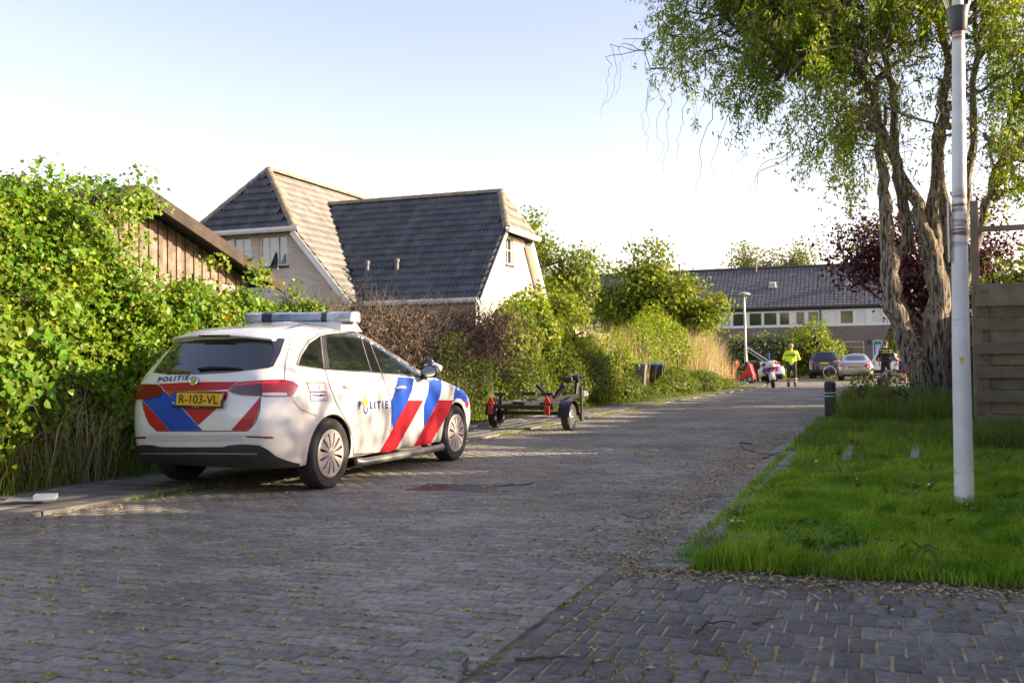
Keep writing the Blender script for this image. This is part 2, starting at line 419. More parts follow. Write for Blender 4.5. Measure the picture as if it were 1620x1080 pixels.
# lawn: a slightly bumpy sheet, rising toward the fence
def lawn_z(x, y):
    x = np.asarray(x, float); y = np.asarray(y, float)
    e = np.clip((x-XR-.1)/.4, 0, 1)*np.clip((y-5.38)/.3, 0, 1)
    return np.where(y < 5.4, -.03, .012)+e*(.035+.02*np.sin(x*2.3+y*.9)*np.sin(y*1.7)+.05*np.clip((y-12)/5, 0, 1))
gx = np.linspace(XR+.02, 14, 76); gy = np.concatenate([[5.38], np.linspace(5.42, 48, 170)])
X, Y = np.meshgrid(gx, gy); V = np.stack([X, Y, lawn_z(X, Y)], -1).reshape(-1, 3)
idx = np.arange(len(V)).reshape(X.shape)
Q = np.stack([idx[:-1, :-1], idx[:-1, 1:], idx[1:, 1:], idx[1:, :-1]], -1).reshape(-1, 4)
# the verge narrows where the road widens beyond the tree
cx_ = V[Q].mean(1); keep = ~((cx_[:, 1] > 30) & (cx_[:, 0] < np.minimum(3.5, XR+(cx_[:, 1]-30)*.25)))
LAWN = tag(link('lawn', np_mesh('lawn', V, quads=Q[keep], mats=[M_lawnsoil], smooth=True)), kind='structure')
V = [(-40, -60, -.02), (-7.7, -60, -.02), (-7.7, 100, -.02), (-40, 100, -.02)]
tag(link('garden_soil', np_mesh('garden_soil', V, quads=[(0, 1, 2, 3)], mats=[M_soil])), kind='structure')

def blades(pos, h, w, lean, seed=1, seg=True):
    """grass blades: 5 verts each"""
    r = np.random.default_rng(seed); N = len(pos)
    az = r.uniform(0, 2*pi, N); la = r.uniform(0, 2*pi, N)
    side = np.stack([np.cos(az), np.sin(az), np.zeros(N)], 1)*(w[:, None]/2)
    ln = np.stack([np.cos(la), np.sin(la), np.zeros(N)], 1)*(lean*h)[:, None]
    upv = np.zeros((N, 3)); upv[:, 2] = h
    p = pos
    V = np.stack([p-side, p+side, p+upv*.55+ln*.3-side*.75, p+upv*.55+ln*.3+side*.75, p+upv*(1-.25*lean[:, None])+ln], 1)
    b = (np.arange(N)*5)[:, None]
    return V.reshape(-1, 3), b+np.array([[0, 1, 3, 2]]), b+np.array([[2, 3, 4]])

def grass_obj(name, pos, h, w, lean, material, label, seed=1, parent=None):
    V, Q, T3 = blades(pos, h, w, lean, seed)
    o = link(name, np_mesh(name, V, quads=Q, tris=T3, mats=[material]), parent)
    return tag(o, label, None if parent else 'grass', kind='stuff')

def lawn_points(n, x0, x1, y0, y1, seed):
    r = np.random.default_rng(seed); P = np.stack([r.uniform(x0, x1, n), r.uniform(y0, y1, n)], 1)
    px, py, d = pixel(np.column_stack([P, np.zeros(n)]))
    P = P[(px < 2600) & (px > 900)]
    return np.column_stack([P, lawn_z(P[:, 0], P[:, 1])])
def noise2(x, y, s=1, seed=0):
    return (np.sin(x*1.7*s+seed)+np.sin(y*1.3*s+seed*2.1+np.sin(x*.9*s))+np.sin((x+y)*1.1*s+seed*.7)+np.sin((x*2.3-y*1.9)*s+seed))/4
P = np.concatenate([lawn_points(190000, XR+.03, 3.2, 5.42, 10, 11), lawn_points(110000, XR+.05, 4, 10, 22, 12), lawn_points(70000, 3.2, 6.5, 5.42, 14, 13)])
nz = noise2(P[:, 0], P[:, 1], 2.2, 3)
edge = np.clip((P[:, 0]-XR)/.2, .6, 1)*np.clip(1.25-(P[:, 1]-5.4)*.5, 1, 1.25)
h = (.042+.022*nz+.014*noise2(P[:, 0], P[:, 1], 7, 1)+rng.uniform(0, .04, len(P)))*edge*(1+.35*np.clip((P[:, 1]-9)/4, 0, 1))
h = np.clip(h*(1+1.5*np.clip(noise2(P[:, 0], P[:, 1], 4.1, 8)-.1, 0, 1)), .02, .3); bare = (noise2(P[:, 0], P[:, 1], 3.3, 12)+.3*noise2(P[:, 0], P[:, 1], 9, 3) < -.5); P = P[~bare]; h = h[~bare]
lipP = P[:, 1] < 5.5; P[lipP, 1] -= rng.uniform(0, .09, lipP.sum())*(1+noise2(P[lipP, 0]*3, P[lipP, 1], 2, 4)); P[:, 2] = np.maximum(P[:, 2], .0)
grass_obj('lawn_grass', P, h, rng.uniform(.003, .0065, len(P)), rng.uniform(.1, .9, len(P)), M_grass, 'short green grass of the verge on the right', 5)
# tall rough grass round bollard, tree and fence
def tall(n, x0, x1, y0, y1, hmin, hmax, seed, material, name, label, zf=None, w=(.004, .009)):
    r = np.random.default_rng(seed); P = np.stack([r.uniform(x0, x1, n), r.uniform(y0, y1, n)], 1)
    nzz = noise2(P[:, 0], P[:, 1], 1.8, seed); keep = r.uniform(-.9, .9, n) < nzz+.35; P = P[keep]
    z = lawn_z(P[:, 0], P[:, 1]) if zf is None else zf(P[:, 0], P[:, 1])
    hh = r.uniform(hmin, hmax, len(P))*(1+.35*noise2(P[:, 0], P[:, 1], 3, seed+1))
    return grass_obj(name, np.column_stack([P, z]), hh, r.uniform(*w, len(P)), r.uniform(.15, 1., len(P)), material, label, seed)
tall(17000, XR+.35, 2.6, 16.5, 23, .25, .62, 21, M_tallgrass, 'rough_grass', 'rough uncut grass around the bollard and tree', w=(.006, .014))
tall(9000, .9, 3.4, 12.2, 14.0, .15, .5, 22, M_tallgrass, 'fence_grass', 'long grass growing at the foot of the slatted fence', w=(.005, .011))
tall(6000, XR, 2.5, 12.5, 16, .1, .28, 23, M_tallgrass, 'verge_grass', 'longer grass in the middle of the verge')
P = np.column_stack([rng.uniform(XR-.12, XR+.0, 5000), rng.uniform(5.6, 20, 5000), np.zeros(5000)]); P = P[noise2(P[:, 0]*3, P[:, 1], 1.6, 4) > 0.02]
grass_obj('kerb_weeds', P, rng.uniform(.02, .09, len(P)), rng.uniform(.003, .006, len(P)), rng.uniform(.2, 1, len(P)), M_grass, 'weeds in the gutter along the lawn kerb', 31)
# left side: grass and weeds at the hedge foot, along the kerb
P = np.column_stack([rng.uniform(-7.6, -6.85, 26000), rng.uniform(4.5, 46, 26000)**1., np.full(26000, PAVZ)])
edge = -7.02+.16*noise2(P[:, 1]*0, P[:, 1], 1.5, 8)-.08+np.clip((P[:, 1]-19)/14, 0, 1)*.8
P[:, 0] = np.where(P[:, 1] > 19, -7.6+(P[:, 0]+7.6)/.75*np.clip(.75+(P[:, 1]-19)*.09, 0, 1.9), P[:, 0])
P = P[(P[:, 0] < np.where(P[:, 1] > 19, xk(P[:, 1])-.12, edge))]
h = rng.uniform(.15, .75, len(P))*np.clip((-6.7-P[:, 0])/.6, .25, 1)
grass_obj('hedge_foot_grass', P, h, rng.uniform(.005, .012, len(P)), rng.uniform(.1, .9, len(P)), M_tallgrass, 'tall grass growing at the foot of the hedges', 33)
P = np.column_stack([rng.uniform(-7.5, -7.15, 2600), rng.uniform(4.5, 20, 2600), np.full(2600, PAVZ)]); P = P[(noise2(P[:, 0], P[:, 1], 1.1, 5) > -.1)]
grass_obj('dry_stalks', P, rng.uniform(.3, 1.15, len(P)), rng.uniform(.005, .012, len(P)), rng.uniform(.1, .7, len(P)), M_dry, 'dry straw stalks in front of the ivy', 34)
n = 9000; P = np.column_stack([np.zeros(n), rng.uniform(4.5, 45, n), np.full(n, .0)]); P[:, 0] = xk(P[:, 1])+rng.normal(.03, .05, n); P = P[noise2(P[:, 0]*0, P[:, 1], 2.1, 6) > -.05]
grass_obj('gutter_weeds', P, rng.uniform(.015, .1, len(P)), rng.uniform(.003, .008, len(P)), rng.uniform(.3, 1.1, len(P)), M_grass, 'weeds and moss in the gutter along the left kerb', 35)
# moss and grass tufts in the joints
n = 150000; P = np.column_stack([rng.uniform(-6, -1.05, n), 2+rng.uniform(0, 1, n)**1.2*26, np.full(n, -.004)])
P[:, 1] = np.round((P[:, 1]-1.6)/.103)*.103+1.6+.0515
P[:, 0] += 0; clump = noise2(P[:, 0], P[:, 1], 1.3, 9)+.6*noise2(P[:, 0], P[:, 1], 5, 2); right = np.clip((P[:, 0]+4.2)/3, 0, 1)
cell = np.floor(P[:, 0]/.102)*13.7+np.round(P[:, 1]/.103)*7.3; pick = np.abs(np.sin(cell)*43758.5453) % 1
P = P[(P[:, 0] > xk(P[:, 1])) & (pick < .36+.25*right+.22*clump)]
P[:, 0] = np.floor(P[:, 0]/.102)*.102+rng.normal(.05, .018, len(P)); P[:, 1] += rng.normal(0, .008, len(P))
grass_obj('joint_moss', P, rng.uniform(.006, .02, len(P)), rng.uniform(.008, .02, len(P)), rng.uniform(.4, 1.6, len(P)), mat('moss', (.22, .24, .03), .8, col2=(.5, .42, .12), scale=3, rand=.4), 'moss and tiny grass tufts between the road pavers', 36)
n = 60000; P = np.column_stack([rng.uniform(-1.2, 3.5, n), rng.uniform(1.5, 5.5, n), np.full(n, -.004)])
par = np.round((P[:, 1]-1.3)/.206) % 2; P[:, 0] = np.round((P[:, 0]+1.13)/.105)*.105-1.13+.0525*(1-par)+rng.normal(0, .006, n); hz = rng.uniform(0, 1, n) < .3; P[hz, 1] = np.round((P[hz, 1]-1.403)/.206)*.206+1.403+rng.normal(0, .006, hz.sum()); P[hz, 0] += rng.uniform(-.05, .05, hz.sum()); P = P[noise2(P[:, 0], P[:, 1], 2.2, 2)+1.2*np.clip((P[:, 1]-5)/.4, -.35, .6) > -.1]
grass_obj('path_moss', P, rng.uniform(.006, .025, len(P)), rng.uniform(.004, .008, len(P)), rng.uniform(.3, 1.3, len(P)), mat('path moss', (.18, .16, .04), .8, col2=(.4, .32, .15), scale=3, rand=.4), 'moss and straw in the joints of the side path', 37)
# fallen leaves and straw bits
LT = np.array([(-.5, 0, 0), (0, -.25, .08), (.5, 0, .02), (0, .25, .1)])
def litter(name, P, size, material, label, seed, el=1.):
    r = np.random.default_rng(seed); N = len(P)
    R = rot_batch(r.normal(0, .25, N), r.normal(0, .2, N), r.uniform(0, 2*pi, N))
    V, Q = scatter(LT*np.array([1, el, 1]), [(0, 1, 2, 3)], P, R, r.uniform(.5, 1.4, (N, 1))*size)
    return tag(link(name, np_mesh(name, V, quads=Q, mats=[material])), label, 'litter', kind='stuff')
M_lit = mat('leaf litter', (.3, .2, .08), .8, col2=(.4, .32, .16), scale=3, rand=.4)
n = 4200; a = np.column_stack([rng.uniform(-1.35, 3.5, n), 5.28+rng.normal(0, .1, n), np.full(n, .012)])
b = np.column_stack([XR-.25-np.abs(rng.normal(0, .3, n)), rng.uniform(5.4, 16, n), np.full(n, .012)])
c = np.column_stack([xk(np.linspace(4, 24, n))+np.abs(rng.normal(0.05, .18, n)), np.linspace(4, 24, n), np.full(n, .012)])
d = np.column_stack([rng.uniform(-5.9, 3, 1500), rng.uniform(2, 22, 1500), np.full(1500, .012)])
litter('leaf_litter', np.concatenate([a[::2], b, c[::2], d]), .03, M_lit, 'fallen dry leaves along the kerbs and on the road', 3)
d = np.column_stack([rng.uniform(-5.9, 3.4, 420), rng.uniform(2, 16, 420), np.full(420, .014)]); e = np.column_stack([rng.uniform(-1.2, 2.5, 200), rng.normal(5.1, .25, 200), np.full(200, .014)])
litter('straw_bits', np.concatenate([d, e]), .07, mat('straw', (.42, .34, .2), .8, rand=.3), 'pale straw and twig bits scattered on the pavers', 4, .22)
n = 900; litter('gravel_bits', np.column_stack([rng.uniform(-5.9, 3, n), rng.uniform(2, 24, n), np.full(n, .008)]), .014, mat('pale stone', (.45, .43, .4), .8, rand=.3), 'small pale stones lying on the road', 8, 1.6)

# tufts round the lamp post, clover leaves, daisies and a few yellow flowers in the lawn
lp_ = at(1526, 806, Z=.05); n = 1300; a_ = rng.uniform(0, 2*pi, n); r_ = .085+np.abs(rng.normal(0, .1, n)); P = np.column_stack([lp_[0]+r_*np.cos(a_), lp_[1]+r_*np.sin(a_), np.full(n, .05)])
grass_obj('post_tufts', P, rng.uniform(.04, .15, n), rng.uniform(.004, .007, n), rng.uniform(.2, .9, n), M_grass, 'longer grass tufts round the foot of the white lamp post', 41)
n = 9000; P = np.column_stack([rng.uniform(XR+.1, 2.2, n), rng.uniform(5.45, 12, n)]); P = P[noise2(P[:, 0], P[:, 1], 2.6, 15) > .18]; litter('clover', np.column_stack([P, lawn_z(P[:, 0], P[:, 1])+rng.uniform(.03, .07, len(P))]), .03, mat('clover leaf', (.06, .15, .03), .6, rand=.3, transl=.2), 'patches of low clover leaves in the lawn', 42, 1.6)
n = 26; P = np.column_stack([rng.uniform(XR+.2, 1.6, n), rng.uniform(5.7, 13, n)]); litter('daisies', np.column_stack([P, lawn_z(P[:, 0], P[:, 1])+.09]), .022, mat('daisy white', (.7, .7, .66), .7), 'tiny white daisies in the lawn', 43, 1.8)
q_ = at(1168, 822, Z=.1); P = q_+rng.normal(0, .03, (5, 3))*np.array([1, 1, .2]); litter('yellow_flowers', P, .03, mat('yellow petal', (.7, .45, .02), .6), 'small yellow flowers at the lawn corner', 44, 1.8)
# broad-leaved weeds (plantain, dandelion) scattered through the lawn
n = 130; C = np.column_stack([rng.uniform(XR+.05, 2.4, n), 5.42+rng.uniform(0, 1, n)**1.5*9]); k = rng.integers(7, 13, n); idx = np.repeat(np.arange(n), k); a_ = rng.uniform(0, 2*pi, len(idx)); P = np.column_stack([C[idx], lawn_z(C[idx, 0], C[idx, 1])+.01]); rr_ = rng.uniform(.4, 1.2, len(idx))
PT = np.array([(0, 0, 0), (.5, -.16, .3), (1, 0, .32), (.5, .16, .3)]); V, Q = scatter(PT, [(0, 1, 2, 3)], P, rot_batch(rng.normal(0, .15, len(idx)), rng.normal(-.1, .3, len(idx)), a_), (rr_*.11)[:, None]); tag(link('lawn_weeds', np_mesh('lawn_weeds', V, quads=Q, mats=[M_weed])), 'broad leaved weeds growing in the lawn', 'weeds', kind='stuff')
# ---------------------------------------------------------------- buildings
def brick_mat(name, c1, c2, mortar, bw=.21, bh=.065, rough=.85):
    mt = bpy.data.materials.new(name); mt.use_nodes = True; n = mt.node_tree.nodes; l = mt.node_tree.links; p = n['Principled BSDF']
    ge = n.new('ShaderNodeNewGeometry'); sp = n.new('ShaderNodeSeparateXYZ'); l.new(ge.outputs['Position'], sp.inputs[0])
    ad = n.new('ShaderNodeMath'); ad.operation = 'ADD'; l.new(sp.outputs[0], ad.inputs[0]); l.new(sp.outputs[1], ad.inputs[1])
    cb = n.new('ShaderNodeCombineXYZ'); l.new(ad.outputs[0], cb.inputs[0]); l.new(sp.outputs[2], cb.inputs[1])
    br = n.new('ShaderNodeTexBrick'); br.inputs['Scale'].default_value = 1; br.inputs['Brick Width'].default_value = bw; br.inputs['Row Height'].default_value = bh
    br.inputs['Mortar Size'].default_value = .006; br.inputs['Color1'].default_value = (*c1, 1); br.inputs['Color2'].default_value = (*c2, 1); br.inputs['Mortar'].default_value = (*mortar, 1)
    l.new(cb.outputs[0], br.inputs['Vector'])
    no = n.new('ShaderNodeTexNoise'); no.inputs['Scale'].default_value = 1.5; no.inputs['Detail'].default_value = 6; l.new(ge.outputs['Position'], no.inputs['Vector'])
    mr = n.new('ShaderNodeMapRange'); mr.inputs['To Min'].default_value = .75; mr.inputs['To Max'].default_value = 1.2; l.new(no.outputs['Fac'], mr.inputs['Value'])
    hs = n.new('ShaderNodeHueSaturation'); l.new(mr.outputs[0], hs.inputs['Value']); l.new(br.outputs['Color'], hs.inputs['Color']); l.new(hs.outputs[0], p.inputs['Base Color'])
    bp = n.new('ShaderNodeBump'); bp.inputs['Strength'].default_value = .5; bp.inputs['Distance'].default_value = .01; bp.invert = True
    l.new(br.outputs['Fac'], bp.inputs['Height']); l.new(bp.outputs[0], p.inputs['Normal']); p.inputs['Roughness'].default_value = rough
    return mt
M_cream = brick_mat('cream brick', (.56, .5, .42), (.47, .4, .32), (.58, .54, .48))
M_tbrick = brick_mat('terrace brick', (.15, .125, .105), (.2, .165, .14), (.22, .2, .18))
M_white = mat('white paint', (.74, .73, .7), .45, col2=(.66, .65, .62), scale=6)
M_glass = mat('window glass', (.02, .025, .03), .04, spec=.9)
M_curtain = mat('net curtain', (.5, .5, .52), .6, spec=.6, coat=.6)
M_tile = mat('roof tile', (.05, .056, .074), .4, col2=(.09, .097, .118), scale=2.2, rand=.25, bump=.2, bscale=40, spec=.6, coords='World')
M_tilesunlichen = mat('sunlit lichen tile', (.125, .122, .115), .6, col2=(.175, .168, .152), scale=2.5, rand=.22, bump=.3, bscale=40, coords='World')  # lighter copy of the roof tile, sunlight and lichen in its colour
M_ridge = mat('ridge tile', (.17, .15, .12), .8, col2=(.3, .25, .16), scale=6, rand=.15, coords='World')
M_board = mat('weathered board', (.12, .09, .062), .85, col2=(.22, .175, .135), scale=7, rand=.25, bump=.5, bscale=30, coords='World')
M_barge = mat('barge board', (.06, .043, .03), .85, col2=(.03, .023, .018), scale=5, bump=.4, bscale=25)
M_fence = mat('mossy fence board', (.18, .148, .098), .9, col2=(.12, .108, .065), scale=4, rand=.2, bump=.5, bscale=35, coords='World')
M_dark = mat('dark plastic', (.015, .015, .017), .45)

from mathutils.geometry import tessellate_polygon
def wall_mesh(name, outer, holes, M, depth, material, parent, reveal=None):
    """flat wall (u,v -> M) with real openings and reveals going inwards (-n)"""
    polys = [[Vector((p[0], p[1], 0)) for p in outer]]+[[Vector((p[0], p[1], 0)) for p in h] for h in holes]
    tr = tessellate_polygon(polys); V = [p for q in polys for p in q]
    b = MB(); b.add([M @ p for p in V], [tuple(t) for t in tr])
    for h in holes:
        n = len(h)
        for i in range(n):
            a, c = h[i], h[(i+1) % n]
            b.quad(*(M @ Vector(p) for p in ((a[0], a[1], 0), (c[0], c[1], 0), (c[0], c[1], -depth), (a[0], a[1], -depth))))
    return b.build(name, material, parent)

def rect(u0, u1, v0, v1): return [(u0, v0), (u1, v0), (u1, v1), (u0, v1)]

def window(parent, M, u0, u1, v0, v1, depth=.09, mull=(), cross=(), pane=None, sill=True, fw=.055, name='window'):
    """frame with bars and panes set into an opening; M maps (u,v,n)"""
    w = link(name, None, parent)
    fr = MB(); d = -depth
    def bar(a0, a1, b0, b1, t=.05, z=0): fr.prism(rect(a0, a1, b0, b1), t, M @ Matrix.Translation((0, 0, d+t/2+z)))
    bar(u0, u0+fw, v0, v1); bar(u1-fw, u1, v0, v1); bar(u0+fw, u1-fw, v0, v0+fw, .052); bar(u0+fw, u1-fw, v1-fw, v1, .052)
    for x in mull: bar(x-fw*.6, x+fw*.6, v0+fw, v1-fw, .054)
    for (a, c, zz) in cross:
        if a == 'h': bar(u0+fw, u1-fw, c-.012, c+.012, .02, zz)
        else: bar(c-.012, c+.012, v0+fw, v1-fw, .02, zz)
    fr.build('window_frame', M_white, w)
    xs = [u0]+list(mull)+[u1]
    for a, c in zip(xs[:-1], xs[1:]):
        g_ = MB(); g_.prism(rect(a+.01, c-.01, v0+.01, v1-.01), .006, M @ Matrix.Translation((0, 0, d+.012)))
        pm = pane[xs.index(a)] if isinstance(pane, (list, tuple)) else pane
        g_.build('pane', pm or M_glass, w)
    if sill:
        s_ = MB(); s_.prism(rect(u0-.05, u1+.05, v0-.06, v0-.002), .16, M @ Matrix.Translation((0, 0, -.05))); s_.build('sill', M_dark if sill == 'dark' else M_white, w)
    return w

# ---- roof tiles
def tile_template(W=.24, L=.3):
    us = np.linspace(0, 1, 9); zz = .05*(.5-.5*np.cos(us*4*pi))**1.6
    V = [((u-.5)*W, 0, -.004) for u in us]+[((u-.5)*W, 0, .045+z) for u, z in zip(us, zz)]+[((u-.5)*W, L, z) for u, z in zip(us, zz)]
    F = [(i, i+1, 9+i+1, 9+i) for i in range(8)]+[(9+i, 9+i+1, 18+i+1, 18+i) for i in range(8)]
    return np.array(V), np.array(F)
TILE_V, TILE_F = tile_template()

def slope_tiles(o, u, v, n, test, U, Vv, du=.24, dv=.28):
    """centres and rotations of tiles on a slope; o = eave origin, u along the eave, v up the slope, n outward"""
    P = []; R = []
    u, v, n = (np.array(k, float)/np.linalg.norm(k) for k in (u, v, n)); o = np.array(o, float)
    for j in range(int(Vv/dv)+1):
        for i in range(int(U/du)+1):
            a, b = (i+.5)*du, j*dv
            c = o+u*a+v*(b+dv*.5)
            if test(c): P.append(o+u*a+v*b+n*.012); R.append(np.stack([u, v, n], 1))
    return P, R

def caps(parent, a, b, r=.11, step=.34, name='ridge_tile', material=None):
    a, b = Vector(a), Vector(b); L = (b-a).length; t = (b-a)/L; n = max(1, int(L/step))
    up_ = Vector((0, 0, 1)); x = t.cross(up_).normalized(); y = x.cross(t)
    mb = MB(); st = L/n
    V = []; F = []; K = 8
    for k in range(K+1):
        q = pi*k/K; V.append((cos(q)*r*1.12, 0, sin(q)*r*1.12-.03))
    for k in range(K+1):
        q = pi*k/K; V.append((cos(q)*r, st*1.08, sin(q)*r-.03))
    F = [(k, k+1, K+2+k, K+1+k) for k in range(K)]+[tuple(range(K+1))]
    mb.add(V, F); me = mb.mesh(name, material or M_ridge, smooth=True)
    for i in range(n):
        o = link(name, me, parent); o.matrix_basis = basis(x, t, y, a+t*(st*i))

HOUSE = thing('detached_house', 'cream brick house with steep dark tiled half-hipped roofs behind the dead hedge', 'house', (-14, 26, 0))
HO = Vector((-14, 26, 0))
HI = Matrix.Translation(-HO)
def hp(o): o.matrix_basis = HI @ o.matrix_basis; return o     # pieces are written in world coordinates; house stands at HO
# wing A: ridge along the road at X=-16.25, gable to the viewer.  wing B: ridge across, gable to the road
AX, AZ, AS = -16.25, 6.72, 1.18
def zA(x): return AZ-AS*abs(x-AX)
BY, BZ, SF, SB = 26.43, 6.0, 1.02, 1.31
def zB(y): return BZ-(SF*(BY-y) if y < BY else SB*(y-BY))
GA = 23.15
MA = basis((1, 0, 0), (0, 0, 1), (0, -1, 0), (0, GA, 0))
eaveA = 2.72
hole1, hole2 = (-17.02, -16.12, 3.93, 4.76), (-15.87, -14.97, 3.86, 4.74)
hp(wall_mesh('wall', [(-19.4, 0), (-13.1, 0), (-13.1, zA(-13.1)-.12), (AX+(AZ-4.85)/AS, 4.78), (AX-(AZ-4.85)/AS, 4.78), (-19.4, zA(-19.4)-.12)], [rect(*hole1), rect(*hole2)], MA, .12, M_cream, HOUSE))
for k, hl in enumerate((hole1, hole2)):
    m_ = hl[0]+.3 if k == 0 else hl[1]-.32
    w = window(HOUSE, MA, *hl, mull=(m_,), cross=(('h', (hl[2]+hl[3])/2, .01), ('v', (m_+(hl[1] if k == 0 else hl[0]))/2, .012)), pane=mat('pane reflected sky', (.26, .27, .33), .05, spec=.9, coat=.8), sill='dark'); hp(w)  # pane base colour lightened to carry the reflected sky
# side walls and back of the wings
for c_, d_ in (((-13.16, 29.5, 1.3), (.12, 12.6, 2.6)), ((-19.34, 29.5, 1.3), (.12, 12.6, 2.6)), ((-16.25, 35.86, 2.2), (6.1, .12, 4.4)), ((-11.4, 28.72, 1.3), (3.44, .12, 2.6))):
    sd = MB(); sd.box(c_, d_); hp(sd.build('wall', M_cream, HOUSE))
MBf = basis((1, 0, 0), (0, 0, 1), (0, -1, 0), (0, 23.5, 0))
wh = (-11.9, -11.2, 1.2, 2.2)
hp(wall_mesh('wall', rect(-13.1, -9.62, 0, 2.85), [rect(*wh)], MBf, .12, M_cream, HOUSE)); hp(window(HOUSE, MBf, *wh))
MBg = basis((0, 1, 0), (0, 0, 1), (1, 0, 0), (-9.62, 0, 0))
gh = (25.72, 26.32, 3.88, 4.68)
hp(wall_mesh('wall', [(23.5, 0), (28.78, 0), (28.78, zB(28.78)-.12), (BY+(BZ-4.8)/SB, 4.72), (BY-(BZ-4.8)/SF, 4.72), (23.5, zB(23.5)-.12)], [rect(*gh)], MBg, .12, mat('cream render', (.72, .66, .57), .8, col2=(.66, .59, .5), scale=3), HOUSE))
hp(window(HOUSE, MBg, *gh, cross=(('h', 4.3, .01), ('v', 26.02, .01)), sill='dark'))
# roof planes (undersides) and tiles
rf = MB()
def slab(mb, P, t=.08):
    P = [Vector(p) for p in P]; n = (P[1]-P[0]).cross(P[2]-P[0]).normalized()
    if n.z < 0: P = P[::-1]; n = -n
    k = len(P); Q = [p-n*t for p in P]
    mb.add(P+Q, [tuple(range(k)), tuple(range(2*k-1, k-1, -1))]+[(i, k+i, k+(i+1) % k, (i+1) % k) for i in range(k)])
YV = 22.92; EX = -12.93
hz = 4.85; hX = (AZ-hz)/AS; ap = (AX, 24.2, AZ)
slab(rf, [(EX, YV, zA(EX)), (EX, 36, zA(EX)), (AX, 36, AZ), ap, (AX+hX, YV, hz)])
slab(rf, [(2*AX-EX, YV, zA(EX)), (AX-hX, YV, hz), ap, (AX, 36, AZ), (2*AX-EX, 36, zA(EX))])
slab(rf, [(AX-hX-.1, YV-.07, hz-.05), (AX+hX+.1, YV-.07, hz-.05), ap])
GX = -9.42; FY = 23.28
bh_ = 4.8; yF = BY-(BZ-bh_)/SF; yB = BY+(BZ-bh_)/SB; apB = (-10.0, BY, BZ)
slab(rf, [(-16, FY, zB(FY)), (GX, FY, zB(FY)), (GX, yF, bh_), apB, (-16, BY, BZ)])
slab(rf, [(GX, 28.9, zB(28.9)), (-16, 28.9, zB(28.9)), (-16, BY, BZ), apB, (GX, yB, bh_)])
slab(rf, [(GX+.06, yF-.06, bh_-.05), (GX+.06, yB+.06, bh_-.05), apB])
ROOF = hp(rf.build('roof', mat('roof underlay', (.04, .04, .045), .9), HOUSE))
tiles = []
def inB(c): return c[2] < zB(c[1])-.02 and c[0] > -16 and FY < c[1] < 28.9
# B front slope
nB = (0, -SF, 1); vB = (0, 1, SF)
def tB(c): return c[0] < (GX-.02 if c[2] < bh_ else -10.0-(c[2]-BZ)*(GX+10.0)/(BZ-bh_)-.05) and c[2] < BZ-.02 and c[2] > zA(c[0])+.02
PB, RB = slope_tiles((GX-6.24-.02, FY-.03, zB(FY-.03)), (1, 0, 0), vB, nB, tB, 6.24, 4.6)
# A hip
nH = np.cross((1, 0, 0), (0, ap[1]-YV, AZ-hz)); vH = (0, ap[1]-YV, AZ-hz)
def tH(c): return abs(c[0]-AX) < hX*(AZ-c[2])/(AZ-hz)-.03
PH, RH = slope_tiles((AX-hX-.05, YV-.1, hz-.07), (1, 0, 0), vH, nH, tH, 2*hX+.2, 2.4)
# B hip
vG = (-10.0-GX, 0, BZ-bh_); nG = (BZ-bh_, 0, 10.0+GX)
def tG(c):
    f = (c[2]-bh_)/(BZ-bh_); return f < .97 and yF+(BY-yF)*f+.05 < c[1] < yB+(BY-yB)*f-.05
PG, RG = slope_tiles((GX+.08, yF-.1, bh_-.1), (0, 1, 0), vG, nG, tG, 2.6, 1.5)
# A slope toward the road: lighter tile colour stands for sunlight and lichen
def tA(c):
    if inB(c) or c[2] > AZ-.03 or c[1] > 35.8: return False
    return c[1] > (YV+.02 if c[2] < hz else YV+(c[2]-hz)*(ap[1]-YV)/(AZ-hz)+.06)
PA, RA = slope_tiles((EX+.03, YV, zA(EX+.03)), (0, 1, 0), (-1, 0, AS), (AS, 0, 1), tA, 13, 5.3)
def hang(P, R, material, nm, nmax):
    P = np.array(P); R = np.array(R); px, py, d = pixel(P); o_ = np.argsort(d); P, R = P[o_]-np.array(HO), R[o_]
    me = np_mesh('roof_tile', TILE_V, quads=TILE_F, mats=[material], smooth=False)
    for i in range(min(nmax, len(P))):
        o = link('roof_tile', me, HOUSE); o.matrix_basis = Matrix([list(R[i][k])+[P[i][k]] for k in range(3)]+[[0, 0, 0, 1]])
    if len(P) > nmax:
        V, Q = scatter(TILE_V, TILE_F, P[nmax:], R[nmax:]); o = link('roof_tiles', np_mesh('roof_tiles', V, quads=Q, mats=[material]), HOUSE); o['kind'] = 'stuff'
hang(PB+PH, RB+RH, M_tile, 'roof_tile', 299)
hang(PA+PG, RA+RG, M_tilesunlichen, 'roof_tile', 0)
n0 = set(HOUSE.children)
caps(HOUSE, (AX, 36, AZ+.03), (AX, 24.2, AZ+.03)); caps(HOUSE, (AX+hX+.1, YV-.05, hz+.0), (AX, 24.2, AZ+.03)); caps(HOUSE, (AX-hX-.1, YV-.05, hz+.0), (AX, 24.2, AZ+.03))
caps(HOUSE, (-15.6, BY, BZ+.03), (-10.0, BY, BZ+.03)); caps(HOUSE, (GX+.05, yF-.05, bh_), (-10, BY, BZ+.03)); caps(HOUSE, (GX+.05, yB+.05, bh_), (-10, BY, BZ+.03))
for o in set(HOUSE.children)-n0: hp(o)
